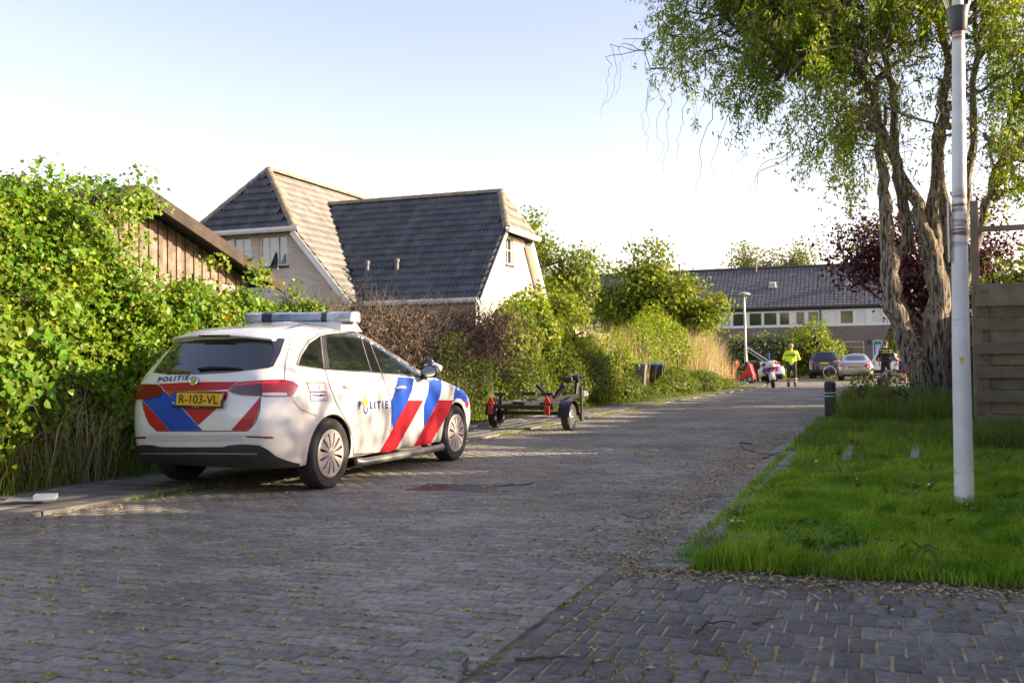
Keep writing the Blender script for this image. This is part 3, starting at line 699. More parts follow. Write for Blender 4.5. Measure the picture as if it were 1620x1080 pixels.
def gutter(a, b, nrm):
    a, b, nrm = Vector(a), Vector(b), Vector(nrm); mb = MB(); t = (b-a).normalized(); z = Vector((0, 0, 1))
    pr = [(0, .06), (0, -.05), (.04, -.07), (.1, -.06), (.13, 0), (.13, .06), (.115, .06), (.11, 0), (.02, -.03), (.015, .06)]
    mb.prism(pr, (b-a).length, basis(nrm, z, nrm.cross(z), (a+b)/2)); hp(mb.build('gutter', M_white, HOUSE))
gutter((AX-hX-.15, YV-.1, hz-.06), (AX+hX+.3, YV-.1, hz-.06), (0, -1, 0)); gutter((-13.05, FY-.03, zB(FY)-.04), (GX-.02, FY-.03, zB(FY)-.04), (0, -1, 0))
gutter((GX+.08, yF-.25, bh_-.05), (GX+.08, yB+.3, bh_-.05), (1, 0, 0))
def vboard(a, b, w=.16, t=.03, out=(0, -1, 0)):
    a, b = Vector(a), Vector(b); tt = (b-a).normalized(); o_ = Vector(out); s_ = tt.cross(o_).normalized()
    vb = MB(); vb.prism([(-(b-a).length/2, -w/2), ((b-a).length/2, -w/2), ((b-a).length/2, w/2), (-(b-a).length/2, w/2)], t, basis(tt, o_.cross(tt), o_, (a+b)/2)); hp(vb.build('verge_board', M_white, HOUSE))
vboard((EX, YV-.02, zA(EX)-.1), (AX+hX, YV-.02, hz-.12)); vboard((2*AX-EX, YV-.02, zA(EX)-.1), (AX-hX, YV-.02, hz-.12))
vboard((GX+.02, FY, zB(FY)-.1), (GX+.02, yF, bh_-.12), .12, .03, (1, 0, 0)); vboard((GX-.08, 28.9, zB(28.9)-.17), (GX-.08, yB, bh_-.2), .26, .22, (1, 0, 0))
for px_, py_ in ((581, 436), (628, 433)):
    # vent pipes standing on B's front slope
    r_ = ray(px_, py_); t_ = (zB(0)-CAMH)/(r_[2]-SF*r_[1]); q = CAM+t_*r_
    vp = MB(); vp.lathe([(.13, -.12), (.1, .0), (.055, .06), (.055, .3), (.075, .31), (.075, .4), (.02, .42)], 14, Matrix.Translation(Vector(q)-HO)); vp.build('vent_pipe', mat('lead', (.12, .12, .13), .6, .3), HOUSE, smooth=True)
wl = MB(); wl.box((0, 0, 0), (.2, .12, .26)); wl.lathe([(.05, 0), (.09, -.04), (.09, -.16), (.03, -.2)], 12, Matrix.Translation((0, -.1, 0)))
o = wl.build('wall_lamp', M_dark, HOUSE, smooth=True); o.location = Vector((-12.0, 23.4, 2.42))-HO
for x_ in (-14.45, -9.5):
    b = MB(); yy_ = 23.06 if x_ < -12 else 23.42; b.tube([(x_, yy_, .0), (x_, yy_, 2.6 if x_ > -12 else 3.1), (x_-.05, yy_-.08, 2.75 if x_ > -12 else 3.3)], .04, 8); hp(b.build('downpipe', M_white, HOUSE, smooth=True)) if x_ > -12 else None
# dark cloth hanging at the window
cl = MB(); c0 = at(436, 399, Y=23.0); c1 = at(426, 422, Y=22.96); c2 = at(439, 420, Y=22.9)
c0, c1, c2 = (np.array(c) for c in (c0, c1, c2))
grid = []
for i in range(7):
    f = i/6; a_ = c0+(c1-c0)*f; b_ = c0+np.array([.04, 0, 0])*(1-f)+(c2-c0)*f
    grid.append([a_+(b_-a_)*k/5+np.array([0, .025*sin(k*2.6+f*3)*f, 0]) for k in range(6)])
Vc = [p for r_ in grid for p in r_]; Fc = [(i*6+k, i*6+k+1, (i+1)*6+k+1, (i+1)*6+k) for i in range(6) for k in range(5)]
Vb = [p+np.array([0, .02, 0]) for p in Vc]
cl.add(Vc+Vb, Fc+[tuple(36+i for i in f[::-1]) for f in Fc])
tag(cl.build('cloth', mat('black cloth', (.015, .015, .02), .85)), 'black cloth hanging below the right upper window of the cream house', 'cloth')

# ---- timber shed behind the ivy, its gable toward the road
SHED = thing('shed', 'weathered timber shed with vertical boards and a sloping barge board above the ivy', 'shed', (-10.4, 9, 0))
SO = Vector((-10.4, 9, 0)); SX = -8.62; sl = .318; ay, az = 9.7, 3.34
def zs(y): return az-sl*abs(y-ay)
for k, y in enumerate(np.arange(6.9, 12.35, .088)):
    b = MB(); zb_ = 2.3+.06*sin(k*2.3)+.04*sin(k*5.1); xx = SX-(.018 if k % 2 else 0); r_ = [(y-.041, zb_), (y+.041, zb_), (y+.041, zs(y+.041)-.1), (y-.041, zs(y-.041)-.1)]
    b.add([(xx, p[0], p[1]) for p in r_]+[(xx-.02, p[0], p[1]) for p in r_], [(0, 1, 2, 3), (7, 6, 5, 4), (0, 4, 5, 1), (1, 5, 6, 2), (2, 6, 7, 3), (3, 7, 4, 0)])
    o = b.build('board', M_board, SHED); o.location = -SO
b = MB(); b.box((SX-.07, 9.6, 1.2), (.06, 5.5, 2.4)); b.box((-10.4, 12.32, 1.2), (3.5, .06, 2.4)); b.box((-10.4, 6.9, 1.2), (3.5, .06, 2.4)); b.box((-12.1, 9.6, 1.4), (.06, 5.4, 2.8)); o = b.build('wall', mat('grey board wall', (.34, .3, .24), .9, col2=(.24, .2, .16), scale=6), SHED); o.location = -SO
for ye in (12.75, 6.6):
    b = MB(); slab(b, [(SX+.3, ye, zs(ye)), (-12.3, ye, zs(ye)), (-12.3, ay, az), (SX+.3, ay, az)], .05); o = b.build('roof', mat('roof felt', (.05, .048, .045), .95, bump=.3), SHED); o.location = -SO
    b = MB(); L = Vector((SX+.32, ye+(.03 if ye > ay else -.03), zs(ye)-.075)); A_ = Vector((SX+.32, ay, az-.07)); t_ = (A_-L).normalized(); n_ = Vector((1, 0, 0))
    b.prism(rect(-(A_-L).length/2, (A_-L).length/2, -.085, .085), .035, basis(t_, n_.cross(t_), n_, (L+A_)/2)); o = b.build('barge_board', M_barge, SHED, bevel=.006); o.location = -SO

# ---- terrace of houses at the end of the street
TY = 75.0
TER = thing('terraced_houses', 'long brick terrace with dark tiled roof and a white window band across the street end', 'house', (-12, 79, 0)); TO = Vector((-12, 79, 0))
MT = basis((1, 0, 0), (0, 0, 1), (0, -1, 0), (0, TY, 0))
def tx(px_): return float(at(px_, 500, Y=TY)[0])
X0, X1 = -38., 7.5
wins = [(1100, 1118), (1120, 1136), (1139, 1156), (1158, 1178), (1184, 1206), (1207, 1230), (1232, 1250), (1258, 1274), (1277, 1296), (1302, 1325), (1328, 1351), (1354, 1371), (1379, 1396), (1398, 1412)]
bl = {0: 'b', 1: 'b', 2: 'b', 9: 'w', 11: 'w', 12: 'w', 13: 'w'}
M_paneblue = mat('pane blue reflection', (.22, .33, .55), .08, spec=.8); M_blind = mat('blind', (.55, .62, .62), .25, spec=.6, coat=.5); M_panegreen = mat('pane green reflection', (.035, .05, .04), .06, spec=.8)  # blue and green panes: reflections put into the base colour
specs = []
for k, (a, b_) in enumerate(wins): specs.append((tx(a)+.03, tx(b_)-.03, M_paneblue if bl.get(k) == 'b' else M_blind if bl.get(k) == 'w' else M_panegreen))
x = tx(1100)-1.0
while x > X0+2: specs.append((x-.95, x, M_panegreen if int(x*3) % 3 else M_blind)); x -= 1.12
x = tx(1412)+.2
while x < X1-1.2: specs.append((x, x+.95, M_panegreen if int(x*3) % 2 else M_blind)); x += 1.12
zb0, zb1 = 3.52, 4.72
doors = [(tx(1380), tx(1395), 0, 2.45)]; gw = [(tx(1332), tx(1366), 1.0, 2.42)]
for dx in (-5.45, -10.9, -16.3): doors.append((doors[0][0]+dx, doors[0][1]+dx, 0, 2.45)); gw.append((gw[0][0]+dx, gw[0][1]+dx, 1., 2.42))
holes = [rect(*d_) for d_ in gw]+[rect(d_[0], d_[1], .05, 2.45) for d_ in doors]
o = wall_mesh('wall', rect(X0, X1, 0, zb0), holes, MT, .1, M_tbrick, TER); o.location = -TO
holes = [rect(a, b_, zb0+.14, zb1-.08) for a, b_, _ in specs]
o = wall_mesh('window_band', rect(X0, X1, zb0, zb1), holes, basis((1, 0, 0), (0, 0, 1), (0, -1, 0), (0, TY-.03, 0)), .1, M_white, TER); o.location = -TO
MTb = basis((1, 0, 0), (0, 0, 1), (0, -1, 0), (0, TY-.03, 0))
for a, b_, pm in specs:
    w = window(TER, MTb, a, b_, zb0+.14, zb1-.08, pane=pm, sill=False, fw=.05); w.location = -TO
for k, d_ in enumerate(gw): w = window(TER, MT, *d_, pane=M_panegreen, cross=(('h', 2.0, .01),)); w.location = -TO
for k, d_ in enumerate(doors):
    b = MB(); b.prism(rect(d_[0]+.06, d_[1]-.06, .05, 2.38), .05, MT @ Matrix.Translation((0, 0, -.07))); o = b.build('door', mat('teal door', (.02, .2, .22), .5), TER); o.location = -TO
    b = MB(); b.prism(rect(d_[0]+.17, d_[1]-.12, 1.0, 2.15), .02, MT @ Matrix.Translation((0, 0, -.036))); q = b.build('pane', mat('door pane', (.5, .55, .68), .2, spec=.7), o)
    b = MB()
    for r_ in (rect(d_[0], d_[0]+.06, .05, 2.45), rect(d_[1]-.06, d_[1], .05, 2.45), rect(d_[0]+.06, d_[1]-.06, 2.38, 2.45)): b.prism(r_, .09, MT @ Matrix.Translation((0, 0, -.05)))
    o = b.build('door_frame', M_white, TER); o.location = -TO
    b = MB(); b.box((d_[0]-.22, TY-.08, 2.35), (.12, .16, .2)); b.lathe([(.03, .12), (.1, .02), (.1, -.2), (.02, -.26)], 8, Matrix.Translation((d_[0]-.22, TY-.2, 2.4))); o = b.build('wall_lamp', M_dark, TER); o.location = -TO
b = MB(); b.box(((X0+X1)/2, TY+.05, 4.86), (X1-X0, .3, .28)); b.box(((X0+X1)/2, TY-.22, 4.93), (X1-X0, .22, .1)); o = b.build('fascia', mat('dark fascia', (.03, .03, .033), .6), TER); o.location = -TO
M_ttile = mat('terrace roof', (.05, .048, .052), .55)
def tile_pattern(mt):
    n = mt.node_tree.nodes; l = mt.node_tree.links; p = n['Principled BSDF']
    ge = n.new('ShaderNodeNewGeometry'); sp = n.new('ShaderNodeSeparateXYZ'); l.new(ge.outputs['Position'], sp.inputs[0])
    cb = n.new('ShaderNodeCombineXYZ'); l.new(sp.outputs[0], cb.inputs[0]); l.new(sp.outputs[1], cb.inputs[1])
    br = n.new('ShaderNodeTexBrick'); br.offset = 0; br.inputs['Scale'].default_value = 1; br.inputs['Brick Width'].default_value = .3; br.inputs['Row Height'].default_value = .27
    br.inputs['Mortar Size'].default_value = .075; br.inputs['Mortar Smooth'].default_value = 1; br.inputs['Color1'].default_value = (.17, .165, .17, 1); br.inputs['Color2'].default_value = (.12, .115, .125, 1); br.inputs['Mortar'].default_value = (.028, .027, .03, 1)
    l.new(cb.outputs[0], br.inputs['Vector']); l.new(br.outputs['Color'], p.inputs['Base Color'])
    bp = n.new('ShaderNodeBump'); bp.inputs['Strength'].default_value = .6; bp.inputs['Distance'].default_value = .04; bp.invert = True; l.new(br.outputs['Fac'], bp.inputs['Height']); l.new(bp.outputs[0], p.inputs['Normal'])
tile_pattern(M_ttile)
b = MB(); slab(b, [(X0-.2, TY-.3, 4.95), (X1+.2, TY-.3, 4.95), (X1+.2, 79, 8.25), (X0-.2, 79, 8.25)], .12); slab(b, [(X0-.2, 79, 8.25), (X1+.2, 79, 8.25), (X1+.2, 83.3, 4.95), (X0-.2, 83.3, 4.95)], .12); RT = b.build('roof', M_ttile, TER); RT.location = -TO
b = MB(); b.tube([(X0-.2, 79, 8.27), (X1+.2, 79, 8.27)], .1, 8); o = b.build('ridge', mat('terrace ridge', (.05, .05, .05), .8), TER); o.location = -TO
b = MB(); b.box((X0+.1, 79, 2.4), (.2, 7.9, 4.8)); b.box((X1-.1, 79, 2.4), (.2, 7.9, 4.8)); b.box(((X0+X1)/2, 83, 2.4), (X1-X0, .2, 4.8))
for x in (X0+.1, X1-.1): b.add([(x, 75.2, 4.8), (x, 82.8, 4.8), (x, 79, 8.1)], [(0, 1, 2)])
o = b.build('wall', M_tbrick, TER); o.location = -TO
for px_, py_ in ((1222, 446), (1343, 442)):
    q = at(px_, py_, Y=76.9); zr = 4.95+(76.9-74.7)*(8.25-4.95)/4.3
    b = MB(); b.box((q[0], 76.85, zr+.14), (.55, .5, .4), Matrix.Rotation(.3, 3, 'X'), taper=(.85, .8)); o = b.build('roof_vent', mat('vent grey', (.45, .45, .44), .5), TER, bevel=.03); o.location = -TO
for px_ in (1196, 1310, 1075):
    q = at(px_, 420, Y=78.6); b = MB(); b.tube([(q[0], 78.6, 7.8), (q[0], 78.6, 8.75)], .07, 8); b.tube([(q[0], 78.6, 8.7), (q[0], 78.6, 8.85)], .11, 8); o = b.build('vent_pipe', mat('vent pipe', (.2, .15, .13), .7), TER); o.location = -TO
q = tx(1298); b = MB(); b.tube([(q, TY-.16, .0), (q, TY-.16, 4.8)], .06, 8); o = b.build('downpipe', mat('downpipe', (.05, .05, .055), .5), TER); o.location = -TO

# ---- slatted fence on the right
FEN = thing('slatted_fence', 'mossy timber fence of overlapping horizontal boards right of the white lamp post', 'fence', (3.6, 14, 0)); FO = Vector((3.6, 14, 0))
for k in range(13):
    z = 2.01-.152*k
    for x0_, x1_ in ((1.18, 2.98), (3.02, 4.82), (4.86, 6.6)):
        b = MB(); b.box(((x0_+x1_)/2, 14+(.035 if k % 2 == 0 else -.02), z+rng.normal(0, .004)), (x1_-x0_, .022, .148)); o = b.build('board', M_fence, FEN, bevel=.004); o.location = -FO; o.rotation_euler = (0, rng.normal(0, .002), 0)
for x in (1.29, 2.98, 4.84, 6.55):
    b = MB(); b.box((x, 14.01, .95), (.07, .03, 2.1)); o = b.build('batten', M_fence, FEN); o.location = -FO
    b = MB(); b.box((x-.1, 14.09, 1.05 if x > 2 else 1.55), (.09, .09, 2.2 if x > 2 else 3.2)); o = b.build('post', M_fence, FEN, bevel=.006); o.location = -FO
b = MB(); b.box((2.9, 14.09, 2.78), (3.3, .05, .07)); o = b.build('rail', M_fence, FEN); o.location = -FO
# garden fence panels glimpsed above the bushes on the left
GF = thing('garden_fence', 'pale timber garden fence panels glimpsed behind the sunlit bushes', 'fence', (-8.1, 29, 0)); GO = Vector((-8.1, 29, 0))
M_pfence = mat('pale fence', (.33, .27, .19), .85, col2=(.42, .36, .27), scale=5, rand=.15, coords='World')
for y in np.arange(25.2, 33, .13):
    b = MB(); b.box((-8.1, y, .98), (.02, .12, 1.95)); o = b.build('board', M_pfence, GF); o.location = -GO
for y in (25.1, 27, 28.9, 30.8, 32.9):
    b = MB(); b.box((-8.05, y, 1.03), (.09, .09, 2.1)); o = b.build('post', M_pfence, GF); o.location = -GO
b = MB(); b.box((-8.06, 29, 2.0), (.08, 7.9, .05)); o = b.build('cap_rail', M_pfence, GF); o.location = -GO
# ---------------------------------------------------------------- cars: bodies built from stacked plan outlines
class Body:
    """x forward from the rear axle, y left, z up. tables: z -> rear end, front end, half width, corner radii"""
    def __init__(s, zr, xr, zf, xf, zw, w, rr=.24, rf=.34, bulge=.07, taper=.07, rtaper=.035, z0=.2, gh=1.0, ztop=None):
        s.z0, s.z1 = z0, ztop or max(zw)
        zz = np.linspace(s.z0-.05, s.z1+.02, 600); s.zz = zz
        def sm(a, k=13): a = np.pad(a, k, mode='edge'); return np.convolve(a, np.ones(2*k+1)/(2*k+1), 'valid')
        s.xr = sm(np.interp(zz, zr, xr)); s.xf = sm(np.interp(zz, zf, xf)); s.w = sm(np.interp(zz, zw, w), 9)
        s.rr, s.rf, s.bulge, s.taper, s.rtaper, s.gh = rr, rf, bulge, taper, rtaper, gh
        s.xm0, s.xm1 = max(xf), min(xr)
        s.U = np.concatenate([np.linspace(0, 1, 12)[:-1], 1+np.linspace(0, 1, 12)[:-1], 2+np.linspace(0, 1, 64)[:-1], 3+np.linspace(0, 1, 12)[:-1], 4+np.linspace(0, 1, 10)])
        s.cache = {}
    def outline(s, z, U=None):
        U = s.U if U is None else np.asarray(U, float)
        a, b, w = (float(np.interp(z, s.zz, t)) for t in (s.xr, s.xf, s.w))
        L = b-a; rr = min(s.rr, w*.92, L*.3); rf = min(s.rf if z > 0 else s.rf, w*.92, L*.35)
        x = np.empty(len(U)); y = np.empty(len(U))
        for k in range(5):
            q = (U >= k) & (U <= k+1 if k == 4 else U < k+1); t = U[q]-k
            if k == 0: x[q] = a; y[q] = (w-rr)*t
            if k == 1: x[q] = a+rr-rr*np.cos(t*pi/2); y[q] = w-rr+rr*np.sin(t*pi/2)
            if k == 2: x[q] = a+rr+(L-rr-rf)*t; y[q] = w
            if k == 3: x[q] = b-rf+rf*np.sin(t*pi/2); y[q] = w-rf+rf*np.cos(t*pi/2)
            if k == 4: x[q] = b; y[q] = (w-rf)*(1-t)
        q = y/max(w, 1e-4)
        x = x+s.bulge*q*q*np.clip(1-(x-a)/.6, 0, 1)-s.bulge*1.6*q*q*np.clip(1-(b-x)/.8, 0, 1)
        y = y*(1-s.taper*np.clip((x-(s.xm0-1.5))/1.5, 0, 1)**2-s.rtaper*np.clip(((s.xm1+1.1)-x)/1.1, 0, 1)**2)
        return x, -y
    def poly(s, z):
        k = round(z*500)
        if k not in s.cache:
            x, y = s.outline(k/500, np.linspace(0, 5, 500)); d = np.concatenate([[0], np.cumsum(np.hypot(np.diff(x), np.diff(y)))]); s.cache[k] = (x, y, d)
        return s.cache[k]
    def P(s, sv, z, off=0.):
        """surface point at arc length sv from the rear centre (toward the right side), moved out by off"""
        def p0(a, zc):
            zc = min(max(zc, s.z0), s.z1-.002); k = zc*500; k0 = math.floor(k); f = k-k0
            x, y, d = s.poly(k0/500); X, Y, D = s.poly((k0+1)/500); sg = 1 if a >= 0 else -1; a = abs(a)
            return np.array([np.interp(a, d, x)*(1-f)+np.interp(a, D, X)*f, sg*(np.interp(a, d, y)*(1-f)+np.interp(a, D, Y)*f), zc])
        p = p0(sv, z)
        if not off: return p
        e = .004; du = p0(sv+e, z)-p0(sv-e, z)
        # vertical neighbour on the same plan direction
        def near(zc):
            x, y, d = s.poly(zc); yy = y if sv >= 0 else -y; i = np.argmin((x-p[0])**2+(yy-p[1])**2); return np.array([x[i], yy[i], zc])
        dv = near(min(z+.03, s.z1-.004))-near(max(z-.03, s.z0)); dv -= du*np.dot(dv, du)/max(np.dot(du, du), 1e-12)
        n = np.cross(du, dv); n /= np.linalg.norm(n)+1e-12
        c = np.array([1.3, 0, .6]); 
        if np.dot(n, p-c) < 0: n = -n
        return p+n*off
    def sz(s, p):
        x, y, d = s.poly(min(max(p[2], s.z0), s.z1-.004)); sg = 1 if p[1] <= 0 else -1; yy = y*sg
        i = int(np.argmin((x-p[0])**2+(yy-p[1])**2)); 
        # refine on neighbours
        best = d[i]; bd = 9
        for a, b in ((max(i-1, 0), i), (i, min(i+1, len(x)-1))):
            A = np.array([x[a], yy[a]]); Bv = np.array([x[b], yy[b]])-A; L = Bv @ Bv
            t = 0 if L < 1e-12 else min(max(((np.array(p[:2])-A) @ Bv)/L, 0), 1); q = A+Bv*t; dd = np.hypot(*(q-p[:2]))
            if dd < bd: bd = dd; best = d[a]+(d[b]-d[a])*t
        return sg*best, float(min(max(p[2], s.z0), s.z1-.004))
    def arrays(s):
        zs = np.concatenate([np.linspace(s.z0, s.z1-.16, 56)[:-1], s.z1-.16*(np.linspace(1, 0, 26)**1.4)]); zs[-1] = s.z1-.001
        V = []; n = len(s.U)
        for z in zs:
            x, y = s.outline(z); V += [(a, b, z) for a, b in zip(x, y)]+[(a, -b, z) for a, b in zip(x[1:-1][::-1], y[1:-1][::-1])]
        m_ = 2*n-2; F = []
        for i in range(len(zs)-1):
            for k in range(m_): F.append((i*m_+k, i*m_+(k+1) % m_, (i+1)*m_+(k+1) % m_, (i+1)*m_+k))
        F += [tuple(range(m_))[::-1], tuple((len(zs)-1)*m_+k for k in range(m_))]
        return V, F
    def bvh(s): V, F = s.arrays(); return BVHTree.FromPolygons([Vector(v) for v in V], F)
    def mesh(s, name, mats, arches, ra=.355, inner=.55):
        V, F = s.arrays(); me = bpy.data.meshes.new(name); me.from_pydata(V, [], F)
        for mt in mats: me.materials.append(mt)
        bm = bmesh.new(); bm.from_mesh(me); bmesh.ops.recalc_face_normals(bm, faces=bm.faces)
        for f in bm.faces: f.smooth = True
        bm.to_mesh(me); bm.free(); o = link(name, me)
        cut = []
        for (x, z) in arches:
            for sg in (1, -1):
                c = MB(); prof = [(cos(t)*ra, sin(t)*ra) for t in np.linspace(0, 2*pi, 49)[:-1]]
                c.prism(prof, 1.2-inner, basis((1, 0, 0), (0, 0, 1), (0, -1, 0), (x, sg*(inner+(1.2-inner)/2), z))); q = c.build('cutter', [mats[1]]); cut.append(q)
                md = o.modifiers.new('b', 'BOOLEAN'); md.operation = 'DIFFERENCE'; md.object = q; md.solver = 'EXACT'; md.material_mode = 'TRANSFER'
        dg = bpy.context.evaluated_depsgraph_get(); m2 = bpy.data.meshes.new_from_object(o.evaluated_get(dg)); m2.name = name
        bpy.data.objects.remove(o)
        for q in cut: bpy.data.objects.remove(q)
        bm = bmesh.new(); bm.from_mesh(m2)
        for e in bm.edges:
            if len(e.link_faces) == 2 and (e.link_faces[0].material_index != e.link_faces[1].material_index or e.calc_face_angle(0) > .9): e.smooth = False
        bm.to_mesh(m2); bm.free()
        return m2
    def patch(s, pts, off=.003, step=.035):
        """pts: closed polygon in (s,z); returns verts, faces laid on the body"""
        P = [np.array(p) for p in pts]; E_ = []
        Q = []
        for i, p in enumerate(P):
            q = P[(i+1) % len(P)]; n = max(1, int(np.linalg.norm(q-p)/step)); Q += [p+(q-p)*k/n for k in range(n)]
        n = len(Q); ed = [(i, (i+1) % n) for i in range(n)]
        A = np.array(Q); lo, hi = A.min(0), A.max(0)
        G = [Vector((x, y)) for x in np.arange(lo[0]+step/2, hi[0], step) for y in np.arange(lo[1]+step/2, hi[1], step)]
        # keep interior grid points that are not too close to the outline
        def inside(p):
            c = False
            for i in range(n):
                a, b = A[i], A[(i+1) % n]
                if (a[1] > p[1]) != (b[1] > p[1]) and p[0] < (b[0]-a[0])*(p[1]-a[1])/(b[1]-a[1])+a[0]: c = not c
            return c
        G = [g_ for g_ in G if np.min(np.hypot(A[:, 0]-g_[0], A[:, 1]-g_[1])) > step*.35 and inside(g_)]
        v, e, f, *_ = delaunay_2d_cdt([Vector(q) for q in Q]+G, ed, [list(range(n))], 1, 1e-5)
        V = [s.P(p[0], p[1], off) for p in v]
        return V, [tuple(t) for t in f]

def panel(body, pts, name, material, parent, off=.003, mirror=False, step=.035):
    V, F = body.patch(pts, off, step)
    for sg in ((-1, 1) if mirror else (1,)):
        b = MB(); b.add([(p[0], sg*p[1], p[2]) for p in V], [f[::sg] for f in F])
        o = b.build(name, material, parent); o.data.polygons.foreach_set('use_smooth', np.ones(len(o.data.polygons), bool))
    return o

def seam(body, pts, w, name, material, parent, off=.0025, mirror=False):
    """thin line on the body through (s,z) points"""
    Q = []
    for p, q in zip(pts[:-1], pts[1:]):
        p, q = np.array(p), np.array(q); n = max(1, int(np.linalg.norm(q-p)/.04)); Q += [p+(q-p)*k/n for k in range(n)]
    Q.append(np.array(pts[-1])); V = []; F = []
    for i, p in enumerate(Q):
        t = Q[min(i+1, len(Q)-1)]-Q[max(i-1, 0)]; t = t/np.linalg.norm(t); nrm = np.array([-t[1], t[0]])*w/2
        V += [body.P(*(p+nrm), off), body.P(*(p-nrm), off)]
    F = [(2*i, 2*i+1, 2*i+3, 2*i+2) for i in range(len(Q)-1)]
    for sg in ((-1, 1) if mirror else (1,)):
        b = MB(); b.add([(p[0], sg*p[1], p[2]) for p in V], [f[::sg] for f in F]); o = b.build(name, material, parent)
    return o

def wheel(parent, x, y, z, r, wdt, sgn, spokes=12, style='cover', rim=.68, mats=None):
    """tyre with tread, wheel cover with slots; outer side toward sgn*y"""
    o = link('wheel', None, parent); o.location = (x, y, z)
    M = basis((1, 0, 0), (0, 0, 1), (0, sgn, 0)) if sgn < 0 else basis((1, 0, 0), (0, 0, -1), (0, 1, 0))
    h = wdt/2; t = MB()
    prof = [(r*rim, -h*.8), (r*.8, -h), (r*.93, -h*.96), (r*.985, -h*.75)]
    for g_ in (-.45, -.15, .15, .45):
        prof += [(r, h*(g_-.09)), (r*.985, h*(g_-.05)), (r*.985, h*(g_+.05)), (r, h*(g_+.09))]
    prof += [(r*.985, h*.75), (r*.93, h*.96), (r*.8, h), (r*rim, h*.8)]
    t.lathe(prof, 40, M, close=True); tm, cm, dm = mats
    t.build('tyre', tm, o, smooth=True)
    c = MB(); R = r*rim
    c.lathe([(R*.99, h*.55), (R*1.0, h*.9), (R*.93, h*.98), (R*.9, h*.9)], 40, M, caps=False)
    c.lathe([(0, h*1.02), (R*.1, h*1.02), (R*.2, h*1.0), (R*.26, h*.93), (R*.26, h*.6)], 24, M, caps=False)
    for k in range(spokes):
        a0 = 2*pi*(k-.33)/spokes; a1 = 2*pi*(k+.33)/spokes; V = []
        for rr_, zz_, wd in ((.22, .95, .7), (.55, 1.0, 1.), (.92, .93, 1.12)):
            am = (a0+a1)/2; hw = (a1-a0)/2*wd*(1 if rr_ > .3 else 1.5)
            for a in (am-hw, am+hw): V.append(M @ Vector((cos(a)*R*rr_, sin(a)*R*rr_, h*zz_)))
            for a in (am-hw, am+hw): V.append(M @ Vector((cos(a)*R*rr_, sin(a)*R*rr_, h*(zz_-.2))))
        F = []
        for i in range(2):
            b0, b1 = i*4, i*4+4; F += [(b0, b0+1, b1+1, b1), (b0+2, b0, b1, b1+2), (b0+1, b0+3, b1+3, b1+1)]
        c.add(V, F)
    # outer flange joining the spokes
    c.lathe([(R*.86, h*.95), (R*.93, h*.96)], 40, M, caps=False)
    c.build('wheel_cover' if style == 'cover' else 'rim', cm, o, smooth=True)
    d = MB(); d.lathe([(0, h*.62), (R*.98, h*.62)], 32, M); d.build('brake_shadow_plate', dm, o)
    return o

M_carwhite = mat('police white paint', (.78, .77, .75), .22, coat=1., spec=.5, col2=(.74, .72, .67), scale=3)
def add_grime(mt):
    n = mt.node_tree.nodes; l = mt.node_tree.links; p = n['Principled BSDF']; tc = n.new('ShaderNodeTexCoord'); sp = n.new('ShaderNodeSeparateXYZ'); l.new(tc.outputs['Object'], sp.inputs[0])
    mr = n.new('ShaderNodeMapRange'); mr.inputs['From Min'].default_value = .62; mr.inputs['From Max'].default_value = .2; l.new(sp.outputs[2], mr.inputs['Value'])
    no = n.new('ShaderNodeTexNoise'); no.inputs['Scale'].default_value = 9; no.inputs['Detail'].default_value = 8; no.inputs['Roughness'].default_value = .7; l.new(tc.outputs['Object'], no.inputs['Vector'])
    mu = n.new('ShaderNodeMath'); mu.operation = 'MULTIPLY'; l.new(mr.outputs[0], mu.inputs[0]); l.new(no.outputs['Fac'], mu.inputs[1])
    mx = n.new('ShaderNodeMixRGB'); l.new(mu.outputs[0], mx.inputs['Fac']); src = p.inputs['Base Color'].links[0].from_socket; l.new(src, mx.inputs['Color1']); mx.inputs['Color2'].default_value = (.3, .25, .19, 1); l.new(mx.outputs[0], p.inputs['Base Color'])
add_grime(M_carwhite)
M_black = mat('black trim', (.018, .018, .02), .5, col2=(.035, .033, .03), scale=5)
M_rubber = mat('tyre rubber', (.02, .02, .021), .75, col2=(.045, .042, .038), scale=6, bump=.1)
M_cover = mat('wheel cover silver', (.6, .56, .5), .45, .15, col2=(.48, .44, .38), scale=10)
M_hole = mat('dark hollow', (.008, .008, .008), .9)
M_cglass = mat('car glass', (.012, .015, .015), .02, spec=1., coat=1.)
M_blue = mat('livery blue', (.006, .062, .42), .4, coat=.12)
M_red = mat('livery red', (.44, .008, .02), .4, coat=.12)
M_orange = mat('livery orange red', (.75, .09, .02), .35, coat=.4)
M_tail = mat('tail lamp red', (.32, .008, .012), .08, coat=1, col2=(.16, .004, .008), scale=14)
M_taildark = mat('tail lamp dark', (.06, .004, .006), .08, coat=1)
M_amber = mat('tail lamp dark red', (.2, .01, .012), .3, spec=.25)
M_chrome = mat('chrome', (.7, .7, .7), .15, 1)
M_steel = mat('brushed steel', (.4, .39, .37), .38, .8)
M_trim = mat('window trim', (.3, .265, .23), .35, .2)
M_plate = mat('plate yellow', (.72, .42, .02), .45)
M_ink = mat('black ink', (.012, .012, .012), .6)
M_navy = mat('navy ink', (.01, .04, .25), .5)
M_seam = mat('panel gap', (.03, .03, .03), .7)
WM = (M_rubber, M_cover, M_hole)

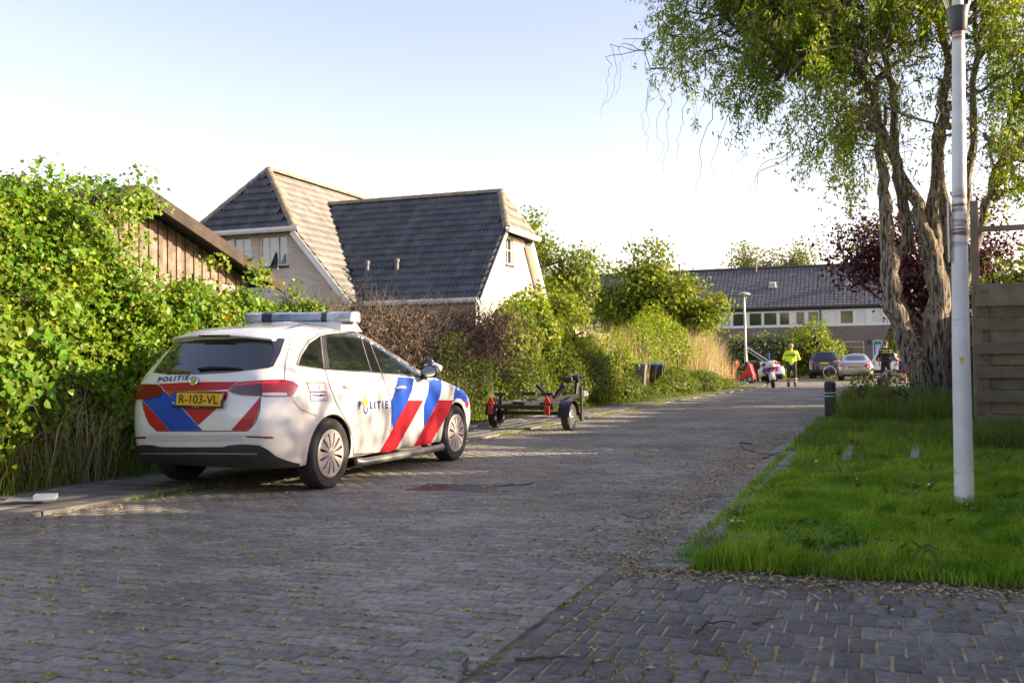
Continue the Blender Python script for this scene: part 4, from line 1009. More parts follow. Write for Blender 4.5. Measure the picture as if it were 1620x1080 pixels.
PB_ = Body([.15, .2, .3, .4, .55, .7, .8, .9, 1.0, 1.06, 1.2, 1.3, 1.38, 1.43, 1.455, 1.48, 1.5, 1.525, 1.545, 1.556, 1.562],
           [-.66, -.7, -.78, -.815, -.83, -.83, -.815, -.79, -.76, -.735, -.64, -.565, -.5, -.46, -.42, -.28, -.1, .12, .34, .48, .56],
           [.15, .2, .3, .45, .55, .65, .72, .8, .88, .95, 1.0, 1.03, 1.08, 1.2, 1.3, 1.4, 1.455, 1.48, 1.5, 1.525, 1.545, 1.556, 1.562],
           [3.4, 3.47, 3.55, 3.59, 3.59, 3.56, 3.5, 3.36, 3.06, 2.72, 2.45, 2.27, 2.14, 1.9, 1.68, 1.44, 1.3, 1.22, 1.15, 1.02, .84, .74, .66],
           [.15, .2, .28, .4, .55, .75, .88, .96, 1.02, 1.1, 1.2, 1.3, 1.38, 1.43, 1.46, 1.49, 1.515, 1.535, 1.55, 1.562],
           [.79, .82, .868, .885, .893, .898, .892, .875, .85, .808, .752, .692, .642, .605, .565, .48, .38, .27, .16, .05], rr=.27, rf=.36, bulge=.085, taper=.075, rtaper=.045, z0=.25)
car_yaw, car_roll = radians(1.5), math.atan(.03/1.56)
CAR = thing('police_car', 'white police estate car with blue and red diagonal stripes parked half on the pavement', 'car')
# local x forward, y left, z up -> world; right wheels on the road, left wheels on the pavement
fwd = Vector((sin(car_yaw), cos(car_yaw), 0)); lef = Vector((-cos(car_yaw), sin(car_yaw), 0))
lef = (lef*cos(car_roll)+Vector((0, 0, sin(car_roll)))).normalized(); upv = fwd.cross(lef)
CARM = basis(fwd, lef, upv, (-5.64, 8.07, .78*sin(car_roll))); CAR.matrix_world = CARM; CINV = CARM.inverted()
BVH = PB_.bvh()
def hit(px_, py_):
    """photo pixel -> (s, z) on the police car's body"""
    o = CINV @ Vector(CAM); d = (CINV.to_3x3() @ Vector(ray(px_, py_))).normalized()
    loc, *_ = BVH.ray_cast(o, d)
    if loc is None:
        best = 9
        for t in np.arange(6, 15, .02):
            p = o+d*t; q, _n, _i, dist = BVH.find_nearest(p, 2)
            if q is not None and dist < best: best = dist; loc = q
    return PB_.sz(np.array(loc))
def zoomed(ox, oy, sc): return lambda pts: [(ox+a*sc, oy+b*sc) for a, b in pts]
ZH = zoomed(170, 560, 320/1571); ZA = zoomed(190, 470, 300/953); ZS = zoomed(440, 480, 340/1148); ZR = zoomed(380, 480, 220/1620); ZT = zoomed(540, 600, 100/1350); ZF = zoomed(640, 540, 140/687)
def on_car(pts, closed=True, step=6):
    Q = []; n = len(pts)
    for i in range(n if closed else n-1):
        a, b = np.array(pts[i]), np.array(pts[(i+1) % n]); k = max(1, int(np.linalg.norm(b-a)/step)); Q += [a+(b-a)*j/k for j in range(k)]
    if not closed: Q.append(np.array(pts[-1]))
    R_ = [hit(*q) for q in Q]; out = [R_[0]]
    for r_ in R_[1:]:
        if abs(r_[0]-out[-1][0])+abs(r_[1]-out[-1][1]) > .004: out.append(r_)
    return out
def pan(pts, name, material, off=.003, mirror=False, parent=None): return panel(PB_, on_car(pts), name, material, parent or CAR, off, mirror)
def line(pts, w, name, material, off=.0025, mirror=False, parent=None): return seam(PB_, on_car(pts, False), w, name, material, parent or CAR, off, mirror)
def trim_tube(pts, rad, name, material, off=.004):
    P3 = [PB_.P(q[0], q[1], off) for q in on_car(pts, False, 5)]
    for sg in (1, -1): b = MB(); b.tube([(p[0], p[1]*sg, p[2]) for p in P3], rad, 6); b.build(name, material, CAR, smooth=True)
body_me = PB_.mesh('body', [M_carwhite, M_hole], [(0, .326), (2.729, .326)])
BODY = link('body', body_me, CAR)
for x in (0, 2.729):
    for sg in (-1, 1): wheel(CAR, x, sg*.79, .326, .326, .205, sg, mats=WM)
# wheel arch lips
for x in (0, 2.729):
    for sg in (-1, 1):
        b = MB(); pts = []
        for t in np.linspace(-.25, pi+.25, 26):
            zz_ = max(.326+.358*sin(t), .2); xx = x+.358*cos(t); sv = PB_.sz(np.array([xx, -.9, zz_])); p = PB_.P(sv[0], sv[1], -.006); pts.append((p[0], sg*-p[1], p[2]))
        b.tube(pts, .009, 6); b.build('arch_lip', M_black, CAR, smooth=True)
# ---- rear
pan(ZA([(165, 378), (225, 300), (283, 228), (400, 215), (570, 210), (745, 203), (828, 212), (805, 280), (770, 348), (745, 356), (640, 368), (540, 380), (380, 389), (240, 389)]), 'rear_window', M_cglass, .004)
pan(ZA([(752, 204), (828, 212), (805, 280), (768, 350), (745, 352), (775, 285), (770, 250)]), 'rear_window_fin', mat('gloss black fin', (.03, .03, .045), .15, coat=.5), .01)
# roof spoiler over the rear window
sp_s = [PB_.sz(np.array([-.45, y, 1.435]))[0] for y in (-.5, .5)]
b = MB(); V = []; n = 15
for i, yy in enumerate(np.linspace(-.555, .555, n)):
    e = abs(yy)/.555; zt = 1.452-.035*e*e; xt = -.30+.05*e*e; xb = -.565+.09*e**2.5
    V += [(xt, yy, zt+.012), (xb+.03, yy, zt-.028), (xb, yy, zt-.045), (xb+.015, yy, zt-.062), (xt-.13, yy, zt-.06)]
F = [(i*5+k, i*5+(k+1) % 5, (i+1)*5+(k+1) % 5, (i+1)*5+k) for i in range(n-1) for k in range(5)]+[tuple(range(5)), tuple((n-1)*5+k for k in range(5))]
b.add(V, F); SPO = b.build('roof_spoiler', M_carwhite, CAR, smooth=True)
b = MB(); b.box((-.562, 0, 1.4), (.012, .34, .016)); b.build('brake_light', M_taildark, SPO)
RG_ = link('tailgate', None, CAR)
pan(ZH([(392, 232), (650, 218), (1035, 214), (985, 230), (935, 279), (690, 288), (452, 293), (430, 258)]), 'red_band', M_red, .004, parent=RG_)
pan(ZH([(275, 362), (340, 430), (405, 500), (480, 591), (380, 593), (330, 548), (295, 480)]), 'red_stripe', M_red, .004, parent=RG_)
pan(ZH([(274, 356), (350, 335), (440, 302), (455, 297), (510, 345), (620, 465), (740, 592), (484, 592), (408, 500), (340, 425)]), 'blue_stripe', M_blue, .0045, parent=RG_)
pan(ZH([(462, 298), (925, 288), (940, 300), (925, 350), (880, 395), (790, 475), (706, 550), (620, 455), (512, 342)]), 'red_chevron', M_red, .0038, parent=RG_)
pan(ZH([(1185, 336), (1180, 420), (1155, 500), (1120, 560), (1080, 591), (962, 589), (1075, 465)]), 'red_stripe', M_red, .004, parent=RG_)
line(ZH([(268, 362), (285, 440), (320, 530), (385, 597), (740, 598), (1090, 595), (1150, 530), (1182, 440), (1190, 332)]), .007, 'tailgate_gap', M_seam, parent=RG_)
line(ZH([(440, 297), (690, 291), (938, 283)]), .01, 'chrome_edge', M_chrome, .008, parent=RG_)
line(ZA([(862, 165), (850, 250), (830, 330), (826, 412)]), .006, 'tailgate_gap', M_seam, mirror=True, parent=RG_)
L1 = pan(ZH([(226, 352), (238, 280), (262, 234), (390, 236), (428, 264), (445, 295), (400, 330), (300, 352)]), 'tail_light', M_amber, .012)
L2 = pan(ZH([(945, 287), (985, 240), (1040, 217), (1200, 206), (1370, 200), (1440, 215), (1478, 245), (1462, 290), (1432, 327), (1350, 329), (1180, 325), (1050, 319), (975, 305)]), 'tail_light', M_tail, .012)
pan(ZH([(950, 285), (1010, 258), (1190, 240), (1192, 322), (1050, 317), (978, 303)]), 'lens_shade', M_taildark, .0145, parent=L2)
pan(ZH([(1010, 238), (1120, 222), (1200, 218), (1330, 216), (1330, 228), (1200, 232), (1120, 238), (1020, 250)]), 'light_guide', mat('lit red lens', (.75, .03, .03), .1, coat=1), .016, parent=L2)
pan(ZH([(1205, 305), (1300, 300), (1385, 302), (1395, 326), (1290, 327), (1210, 322)]), 'reverse_lens', mat('clear lens', (.55, .5, .5), .15, coat=1), .0155, parent=L2)
line(ZH([(1197, 208), (1195, 326)]), .006, 'light_gap', M_seam, .016, parent=L2)
for q in ([(187, 652), (205, 641), (310, 639), (296, 655), (200, 658)], [(1062, 633), (1180, 636), (1280, 640), (1298, 648), (1280, 653), (1090, 646)]): pan(ZH(q), 'reflector', M_tail, .006)
BL = pan(ZH([(214, 760), (230, 714), (280, 702), (345, 703), (420, 719), (650, 720), (900, 719), (950, 706), (1050, 698), (1180, 706), (1240, 735), (1310, 790), (1400, 825), (1495, 850), (1460, 900), (1380, 912), (1060, 912), (700, 912), (320, 905), (250, 868), (222, 815)]), 'lower_bumper', M_black, .008)
line(ZH([(252, 768), (480, 767), (700, 767), (940, 768), (1168, 770)]), .014, 'bumper_chrome_strip', M_steel, .013, parent=BL)
line(ZH([(320, 650), (470, 652), (680, 652), (860, 650), (1045, 646)]), .05, 'reflective_tape', mat('grey tape', (.52, .5, .5), .5), .005)
b = MB()      # underside
b.box((1.35, 0, .235), (3.6, 1.2, .06)); b.build('underbody', M_hole, CAR)
b = MB()
for x in (0, 2.729): b.tube([(x, -.75, .32), (x, .75, .32)], .04, 8)
b.build('axle', M_hole, CAR)
# number plate, badge, lettering
def on_surface(px_, py_, off): s_, z_ = hit(px_, py_); return Vector(PB_.P(s_, z_, off))
pc = on_surface(315.5, 633, .028); PL = link('number_plate', None, CAR)
tilt = radians(8); xa = Vector((0, -1, 0)); za = Vector((-cos(tilt), 0, sin(tilt))); ya = za.cross(xa); PM = basis(xa, ya, za, pc)
b = MB(); b.prism(rect(-.272, .272, -.07, .066), .02, PM); b.build('plate_holder', M_black, PL, bevel=.004)
b = MB(); b.prism(rect(-.26, .26, -.052, .057), .004, PM @ Matrix.Translation((0, 0, .0125))); b.build('plate', M_plate, PL)
b = MB(); b.prism(rect(-.262, -.218, -.053, .058), .004, PM @ Matrix.Translation((0, 0, .0135))); b.build('plate_band', M_blue, PL)
def flat_text(body, M, width, height, name, material, parent, zoff=.016, bold=.0, shear=0):
    V, F = text_mesh(body, 1, shear, bold); lo, hi = V.min(0), V.max(0)
    b = MB(); b.add([M @ Vector(((v[0]-(lo[0]+hi[0])/2)/(hi[0]-lo[0])*width, (v[1]-(lo[1]+hi[1])/2)/(hi[1]-lo[1])*height, zoff)) for v in V], F); return b.build(name, material, parent)
flat_text('R-103-VL', PM @ Matrix.Translation((.022, .003, 0)), .42, .078, 'plate_number', M_ink, PL, bold=.012)
flat_text('NL', PM @ Matrix.Translation((-.24, -.033, 0)), .03, .022, 'country_letters', M_white, PL, .017, .02)
flat_text('politie.nl', PM @ Matrix.Translation((0, -.062, 0)), .07, .013, 'holder_text', M_white, PL, .0115, .01)
def px_text(body, origin, ex, ey, name, material, parent, off=.006, bold=.0, shear=0, space=1.):
    """text laid on the body: origin = lower left in photo pixels, ex / ey = full width and height vectors"""
    V, F = text_mesh(body, 1, shear, bold, space); lo, hi = V.min(0), V.max(0); W = []
    for v in V:
        u = (v[0]-lo[0])/(hi[0]-lo[0]); t = (v[1]-lo[1])/(hi[1]-lo[1]); s_, z_ = hit(origin[0]+ex[0]*u+ey[0]*t, origin[1]+ex[1]*u+ey[1]*t); W.append(PB_.P(s_, z_, off))
    b = MB(); b.add(W, F); return b.build(name, material, parent)
px_text('POLITIE', (249, 604.5), (50.5, -4), (1.5, -7.6), 'police_lettering', M_navy, RG_, .006, .035, .2, 1.3)
sc_ = on_surface(309, 603, .02); b = MB(); SM = axis_M((-1, 0, .25), sc_)
b.lathe([(.036, -.006), (.044, -.004), (.046, .004), (.038, .007), (.035, .002)], 28, SM); BAD = b.build('badge', M_chrome, CAR, smooth=True)
b = MB(); b.lathe([(0, -.012), (.04, -.012)], 24, SM); b.build('badge_back', mat('badge back', (.6, .6, .62), .3, .4), BAD)
b = MB()
upb = SM.to_3x3().inverted() @ Vector((0, 0, 1)); a0 = atan2(upb.y, upb.x)
for k in range(3):
    a = a0+2*pi*k/3; V = [SM @ Vector((cos(a)*.038, sin(a)*.038, .004))]+[SM @ Vector((cos(a+q)*.008, sin(a+q)*.008, zz_)) for q, zz_ in ((pi/3, .004), (-pi/3, .004))]+[SM @ Vector((0, 0, .009))]; b.add(V, [(0, 1, 3), (0, 3, 2)])
b.build('badge_star', M_chrome, BAD)
b = MB(); wp = [Vector(PB_.P(*hit(*p), .02)) for p in ZA([(400, 367), (470, 360), (540, 361), (622, 364)])]; b.tube(wp, [.014, .016, .01, .006], 6); b.build('rear_wiper', M_ink, CAR, smooth=True)
# ---- right side (and the matching left side)
GLW = [([(108, 326), (125, 278), (165, 214), (222, 175), (232, 260), (240, 345), (150, 335)], 'quarter_window'), ([(252, 166), (330, 157), (430, 153), (462, 260), (494, 362), (380, 356), (275, 350), (262, 260)], 'door_window'), ([(470, 160), (540, 176), (640, 226), (720, 290), (752, 388), (650, 376), (550, 366), (510, 262)], 'door_window')]
for q, nm in GLW: pan(ZS(q), nm, M_cglass, .004, True)
pan(ZS([(222, 175), (252, 166), (262, 260), (275, 350), (240, 345), (232, 260)]), 'pillar_trim', M_black, .0035, True)
pan(ZS([(430, 153), (470, 160), (510, 262), (550, 366), (494, 362), (462, 260)]), 'pillar_trim', mat('gloss pillar', (.012, .012, .014), .12, coat=.5), .0042, True)
trim_tube(ZS([(101, 328), (118, 268), (163, 198), (220, 163), (330, 147), (440, 147), (540, 164), (642, 212), (728, 280), (768, 378)]), .011, 'window_trim', M_trim)
line(ZS([(104, 330), (260, 352), (380, 360), (560, 370), (750, 392)]), .01, 'belt_trim', M_black, .005, True)
for q in ([(226, 172), (233, 260), (243, 346)], [(432, 153), (463, 260), (496, 363)], [(468, 158), (508, 262), (549, 367)]): trim_tube(ZS(q), .006, 'pillar_line', M_trim)
# windscreen
ws = [(PB_.sz(np.array([x, y, z]))) for x, y, z in []]
wz = np.linspace(1.06, 1.44, 7); pts = []
def front_s(z, fr): x, y, d = PB_.poly(z); return d[-1]-fr, z
pts = [front_s(z, .74-.35*(z-1.06)) for z in wz]+[(2*PB_.poly(z)[2][-1]-front_s(z, .74-.35*(z-1.06))[0], z) for z in wz[::-1]]
V = []; F = []; nU = 12
for z in wz:
    x, y, d = PB_.poly(z); lim = .72-.3*(z-1.06)
    for k in range(nU+1):
        u = -1+2*k/nU; a = d[-1]-abs(u)*lim; p = PB_.P(a, z, .004); V.append((p[0], p[1]*(1 if u > 0 else -1), p[2]))
F = [(i*(nU+1)+k, i*(nU+1)+k+1, (i+1)*(nU+1)+k+1, (i+1)*(nU+1)+k) for i in range(len(wz)-1) for k in range(nU)]
b = MB(); b.add(V, F); b.build('windscreen', M_cglass, CAR, smooth=True)
LIV = link('side_livery', None, CAR)
pan(ZS([(640, 392), (725, 400), (715, 462), (692, 518), (655, 590), (612, 668), (605, 600), (604, 520), (626, 462)]), 'blue_stripe', M_blue, .004, True, LIV)
pan(ZS([(694, 517), (775, 517), (700, 650), (625, 785), (540, 794), (600, 692), (640, 612)]), 'red_stripe', M_red, .0045, True, LIV)
pan(ZS([(808, 414), (832, 385), (868, 395), (874, 440), (868, 480), (855, 518), (815, 590), (780, 662), (777, 600), (779, 540), (800, 476)]), 'blue_stripe', M_blue, .004, True, LIV)
pan(ZS([(858, 516), (934, 515), (905, 592), (860, 665), (800, 767), (715, 776), (750, 715), (785, 650)]), 'red_stripe', M_red, .0045, True, LIV)
pan(ZF([(388, 345), (430, 365), (465, 398), (482, 430), (488, 462), (470, 478), (440, 445), (400, 438), (378, 470), (385, 400)]), 'blue_stripe', M_blue, .004, True, LIV)
pan(ZF([(488, 462), (496, 480), (488, 515), (478, 515), (468, 485), (474, 474)]), 'red_stripe', M_red, .0045, True, LIV)
def ztp(p): return ZT([p])[0]
def tx2(body, x0, x1, yb, yt, nm): 
    o_ = ztp((x0, yb)); e_ = ztp((x1, yb-8)); u_ = ztp((x0, yt)); px_text(body, o_, (e_[0]-o_[0], e_[1]-o_[1]), (u_[0]-o_[0], u_[1]-o_[1]), nm, M_navy, LIV, .005, .04, 0, 1.6)
tx2('P', 360, 418, 632, 465, 'police_lettering'); tx2('LITIE', 607, 990, 628, 462, 'police_lettering')
pan(ZT([(505, 605), (460, 540), (440, 490), (455, 450), (485, 460), (480, 380), (495, 330), (505, 400), (520, 440), (545, 430), (575, 450), (570, 500), (540, 550)]), 'flame_emblem', mat('emblem yellow', (.8, .58, .08), .5), .005, False, LIV)
line(ZT([(480, 590), (478, 650), (490, 700), (512, 722), (538, 700), (550, 650), (548, 590)]), .016, 'emblem_loop', M_navy, .005, parent=LIV)
STK = pan(ZS([(153, 423), (245, 423), (258, 470), (168, 470)]), 'sticker', M_white, .004, parent=LIV)
line(ZS([(153, 423), (245, 423), (258, 470), (168, 470), (153, 423)]), .008, 'sticker_border', M_red, .005, parent=LIV)
pan(ZS([(168, 475), (258, 474), (262, 516), (176, 520)]), 'sticker', M_white, .004, parent=LIV); line(ZS([(168, 475), (258, 474), (262, 516), (176, 520), (168, 475)]), .007, 'sticker_border', M_navy, .005, parent=LIV)
o_ = ZS([(194, 460)])[0]; px_text('112', o_, (8, -.3), (0, -6.5), 'sticker_text', M_navy, LIV, .0056, .02)
o_ = ZS([(180, 500)])[0]; px_text('0900 8844', o_, (22, -1), (0, -4.6), 'sticker_text', M_navy, LIV, .0056, .02)
line(ZS([(180, 510), (255, 507)]), .005, 'sticker_text', M_navy, .0056, parent=LIV); o_ = ZS([(217, 492)])[0]; line([o_, (o_[0]+2.6, o_[1])], .022, 'sticker_text', M_navy, .0056, parent=LIV)
# door gaps, handles
GP = dict(w=.009, name='door_gap', material=M_seam, mirror=True)
line(ZS([(250, 352), (275, 440), (310, 530), (375, 650), (398, 720), (402, 806)]), **GP); line(ZS([(548, 368), (590, 470), (606, 540), (605, 650), (588, 790)]), **GP)
line(ZS([(755, 392), (820, 420), (850, 480), (860, 560), (858, 660), (845, 765)]), **GP); line(ZS([(402, 806), (590, 792), (845, 768)]), **GP)
line(ZS([(80, 520), (120, 565), (205, 600)]), w=.005, name='door_gap', material=M_seam, mirror=True)
for q in ([(345, 440), (372, 432), (398, 440), (396, 452), (370, 456)], [(622, 458), (645, 428), (668, 440), (668, 462), (640, 470)]):
    pts = [hit(*p) for p in ZS(q)]; cc = np.mean(pts, 0); P3 = [Vector(PB_.P(cc[0]+d_, cc[1]+.004*(1-(d_/.1)**2), .02+.012*(1-(d_/.1)**2))) for d_ in np.linspace(-.1, .1, 7)]
    for sg in (1, -1):
        b = MB(); b.tube([(p.x, p.y*sg, p.z) for p in P3], [.008, .014, .017, .018, .017, .014, .008], 8); b.build('door_handle', M_carwhite, CAR, smooth=True)
# side steps
for sg in (-1, 1):
    b = MB(); b.tube([(.42, sg*.9, .215), (.48, sg*.935, .2), (1.2, sg*.945, .2), (2.24, sg*.935, .2), (2.3, sg*.9, .215)], [.034, .038, .038, .038, .03], 14)
    for x in (.6, 1.4, 2.1): b.tube([(x, sg*.94, .2), (x, sg*.75, .23)], .02, 8)
    b.build('side_step', mat('sill tube', (.3, .29, .27), .42, .7), CAR, smooth=True)
# door mirrors
for sg in (-1, 1):
    MI = link('door_mirror', None, CAR); V = []; n = 12
    c = Vector((1.82, sg*1.0, 1.06)); b = MB()
    for i, (dx, k) in enumerate(((-.05, .98), (-.03, 1.03), (.03, 1.0), (.09, .8), (.13, .45), (.145, .1))):
        for j in range(n):
            a = 2*pi*j/n; V.append(c+Vector((dx, .098*k*np.sign(cos(a))*abs(cos(a))**.7, .068*k*np.sign(sin(a))*abs(sin(a))**.7)))
    F = [(i*n+j, i*n+(j+1) % n, (i+1)*n+(j+1) % n, (i+1)*n+j) for i in range(5) for j in range(n)]+[tuple(range(5*n, 6*n))]
    b.add(V, F); b.tube([c+Vector((.04, -sg*.08, -.06)), c+Vector((.06, -sg*.17, -.07))], .03, 8); b.build('mirror_shell', M_black, MI, smooth=True)
    b = MB(); b.tube([c+Vector((.04, -.09, .03)), c+Vector((.05, 0, .055)), c+Vector((.04, .09, .03))], [.04, .05, .04], 10); b.build('mirror_cap', M_carwhite, MI, smooth=True)
    b = MB(); b.add([c+Vector((-.052, .085*cos(a), .056*sin(a))) for a in np.linspace(0, 2*pi, 17)[:-1]], [tuple(range(16))]); b.build('mirror_glass', mat('mirror', (.6, .62, .62), .03, 1), MI)
    b = MB(); b.lathe([(0, -.015), (.034, -.014), (.041, .0), (.034, .015), (.015, .034), (0, .038)], 18, basis((0, 1, 0), (0, 0, 1), (1, 0, 0), c+Vector((-.0, -sg*.01, .105)))); b.build('extra_mirror', mat('mirror housing', (.2, .25, .28), .1, .8), MI, smooth=True)
# front lamps
for sg in (-1, 1):
    V = []; 
    for z in np.linspace(.66, .8, 5):
        x, y, d = PB_.poly(z)
        for u in np.linspace(.15, .75, 9): p = PB_.P(d[-1]-u, z, .006); V.append((p[0], p[1]*-sg, p[2]))
    b = MB(); b.add(V, [(i*9+k, i*9+k+1, (i+1)*9+k+1, (i+1)*9+k) for i in range(4) for k in range(8)]); b.build('headlight', mat('headlamp', (.35, .38, .4), .1, .3, coat=1), CAR, smooth=True)
# ---- light bar on the roof
LB = link('light_bar', None, CAR); lbx = .88; zb_ = 1.548
b = MB()
for sg in (-1, 1): b.box((lbx, sg*.42, zb_+.005), (.3, .22, .05), taper=(.6, .7))
b.box((lbx, 0, zb_-.02), (.42, 1.14, .11), taper=(.6, .93)); b.build('bar_foot', M_carwhite, LB, bevel=.008)
def barpart(y0, y1, nm, mt, grow=0, zadd=0):
    V = []; n = 7
    prof = [(-.14, .02), (-.155, .04), (-.145, .1), (-.1, .122), (.1, .122), (.145, .1), (.155, .04), (.14, .02)]
    ys_ = np.linspace(y0, y1, n); b = MB()
    for yy in ys_:
        e = max(0, (abs(yy)-.42)/.22); k = 1-.35*e*e
        for x, z in prof: V.append((lbx+x*(k+grow)-.05*e, yy, zb_+z+(.0 if z < .05 else zadd)))
    m_ = len(prof); F = [(i*m_+k, i*m_+(k+1) % m_, (i+1)*m_+(k+1) % m_, (i+1)*m_+k) for i in range(n-1) for k in range(m_)]+[tuple(range(m_)), tuple((n-1)*m_+k for k in range(m_))]
    b.add(V, F); return b.build(nm, mt, LB, smooth=True)
M_lens = mat('light bar lens', (.42, .48, .55), .12, .0, coat=1, col2=(.22, .28, .36), scale=9); M_barblue = mat('blue grey lens', (.12, .18, .3), .12, coat=1, col2=(.3, .36, .45), scale=7)
barpart(.42, .64, 'blue_lens', M_lens); barpart(-.3, .3, 'centre_panel', M_barblue); barpart(-.64, -.36, 'blue_lens', M_lens)
for y in (.36, -.33): barpart(y-.06 if y > 0 else y-.03, y+.06 if y > 0 else y+.03, 'divider', mat('bar divider', (.03, .03, .06), .3), .03, .006)
b = MB()
for q in ((.05, .18), (.05, .62)): b.lathe([(.02, 0), (.012, .03), (.004, .07)], 8, Matrix.Translation((q[0], q[1]-.05, 1.5 if q[1] < .3 else 1.45)))
b.build('antenna', M_ink, CAR)
b = MB(); b.tube([(-.02, .12, 1.5), (-.06, .12, 1.62), (-.11, .12, 1.72)], .003, 5); b.build('aerial_whip', M_ink, CAR)
line(ZR([(510, 303), (620, 270), (760, 240), (950, 232), (1120, 238), (1300, 248), (1480, 270)]), .01, 'roof_gutter', M_seam, .003, True)
# ---------------------------------------------------------------- plants
IVY_T = np.array([(0, 0, 0), (.5, .1, .1), (.36, .55, .08), (0, 1, -.05), (-.36, .55, .08), (-.5, .1, .1)]); IVY_Q = np.array([(0, 1, 2, 3), (0, 3, 4, 5)])
LEAF_T = np.array([(0, 0, 0), (.3, .42, .09), (0, 1, -.04), (-.3, .42, .09)]); LEAF_Q = np.array([(0, 1, 2, 3)])
WILLOW_T = np.array([(0, 0, 0), (.1, .35, .03), (.03, 1, -.06), (-.1, .4, .03)])
def orient(n, tip):
    """rotation matrices with z ~ n and y ~ tip"""
    z = n/np.linalg.norm(n, axis=1, keepdims=True); y = tip-z*np.sum(tip*z, 1, keepdims=True); y /= np.linalg.norm(y, axis=1, keepdims=True)+1e-9
    return np.stack([np.cross(y, z), y, z], 2)
def leaf_mesh(name, pos, nrm, size, material, parent=None, T=LEAF_T, Q=LEAF_Q, seed=1, jit=.7, droop=.6, kind='stuff', extra=None):
    r = np.random.default_rng(seed); N = len(pos)
    n = nrm/(np.linalg.norm(nrm, axis=1, keepdims=True)+1e-9)+r.normal(0, jit, (N, 3)); tip = r.normal(0, 1, (N, 3)); tip[:, 2] -= droop*1.5
    R = orient(n, tip); s = np.asarray(size)*np.ones(N)*r.uniform(.65, 1.3, N)
    V, F = scatter(T, Q, pos, R, s[:, None]); mats = [material]; qm = None
    if extra:                    # (material, share)
        mats.append(extra[0]); qm = np.repeat((r.uniform(0, 1, N) < extra[1]).astype(np.int32), len(Q))
    o = link(name, np_mesh(name, V, quads=F, mats=mats, qm=qm), parent)
    if kind: o['kind'] = kind
    return o, R, s

def clump_points(centres, radii, n, seed, shell=.55):
    """points through lumpy ellipsoids, denser to the outside; returns pos and outward normal"""
    r = np.random.default_rng(seed); C = np.array(centres, float); Rd = np.array(radii, float); vol = Rd.prod(1)**(2/3); k = r.choice(len(C), n, p=vol/vol.sum())
    d = r.normal(0, 1, (n, 3)); d /= np.linalg.norm(d, axis=1, keepdims=True); rad = shell+(1-shell)*r.uniform(0, 1, n)**.6
    lump = 1+.13*np.sin(d[:, 0]*6+k)+.13*np.sin(d[:, 1]*7+2*k)+.1*np.sin(d[:, 2]*8+k)
    return C[k]+d*Rd[k]*(rad*lump)[:, None], d+np.array([0, 0, .35])

def wig(a, b, n, amp, r, sag=0):
    a, b = np.array(a, float), np.array(b, float); t = np.linspace(0, 1, n)[:, None]; P = a+(b-a)*t
    o = np.cumsum(r.normal(0, 1, (n, 3)), 0); o -= o[0]+(o[-1]-o[0])*t; P = P+o*amp*np.linalg.norm(b-a)/sqrt(n); P[:, 2] -= sag*np.sin(t[:, 0]*pi); return P

def tree(name, label, base, trunk_h, crown, nleaf, leaf, material, seed, r0=.18, nbr=26, bark=None, clump=.55, group=None, T=LEAF_T, per=None):
    """trunk, limbs to points in the crown (list of centre, radii), leaf clumps round the limb ends"""
    r = np.random.default_rng(seed); t = thing(name, label, 'tree', base, group=group); B = np.array(base, float)
    C = np.array([c for c, _ in crown], float); Rd = np.array([q for _, q in crown], float)
    mb = MB(); top = np.array([C[:, 0].mean(), C[:, 1].mean(), B[2]+trunk_h])*1.0; P = wig(B, (B[0]*.5+top[0]*.5, B[1]*.5+top[1]*.5, top[2]), 6, .05, r)
    mb.tube(P-B, np.linspace(r0, r0*.6, 6), 9); mb.build('trunk', bark or M_bark2, t, smooth=True)
    ends = []; lb = MB(); w = Rd.prod(1)**(2/3); w /= w.sum()
    for i in range(nbr):
        k = r.choice(len(C), p=w); d = r.normal(0, 1, 3); d /= np.linalg.norm(d); e = C[k]+d*Rd[k]*r.uniform(.35, .92)
        s_ = P[r.integers(3, 6)]; Q = wig(s_, e, 6, .12, r); lb.tube(Q-B, np.linspace(r0*.35, .012, 6), 5); ends += [Q[3], Q[4], Q[5], Q[5]]
        for j in range(3):
            d2 = r.normal(0, 1, 3); e2 = Q[4]+d2/np.linalg.norm(d2)*Rd[k].mean()*.35; Q2 = wig(Q[3], e2, 4, .12, r); lb.tube(Q2-B, np.linspace(.02, .006, 4), 4); ends += [Q2[2], Q2[3]]
    o = lb.build('limbs', bark or M_bark2, t, smooth=True); o['kind'] = 'stuff'
    E_ = np.array(ends); k = r.integers(0, len(E_), nleaf); g_ = r.normal(0, clump, (nleaf, 3))*np.array([1, 1, .7]); pos = E_[k]+g_
    o, _, _ = leaf_mesh('crown', pos-B, g_+np.array([0, 0, .3]), leaf, material, t, T=T, seed=seed+5)
    return t

# ---- ivy hedge on the left
def ivy_top(y): return np.interp(y, [3, 6, 7, 7.7, 8.05, 8.35, 8.7, 10, 11.5, 12.2, 13], [2.6, 2.66, 2.74, 2.9, 2.75, 2.4, 2.02, 2.0, 1.95, 1.86, 1.76])+.07*np.sin(y*5.3)+.05*np.sin(y*11.7)
def ivy_x(y, z): return -7.44+.12*np.sin(y*1.9+z*1.3)+.1*np.sin(y*4.3-z*3.1)+.09*np.sin(y*7.3+z*6.1)*np.sin(z*5.2-y*2)+.05*np.sin(y*13+z*11)-.10*np.maximum(0, z-1)**1.5
r = np.random.default_rng(41)
IVY = thing('ivy_hedge', 'tall hedge thickly covered in glossy sunlit ivy behind the police car', 'hedge', (-7.9, 8.5, 0)); IO = np.array([-7.9, 8.5, 0])
n = 72000; y = r.uniform(3.5, 13, n); z = r.uniform(0, 1, n)**.8; z = .15+z*(ivy_top(y)-.1); keep = r.uniform(0, 1, n) < np.clip((z-.15)/.9, .12, 1); y, z = y[keep], z[keep]
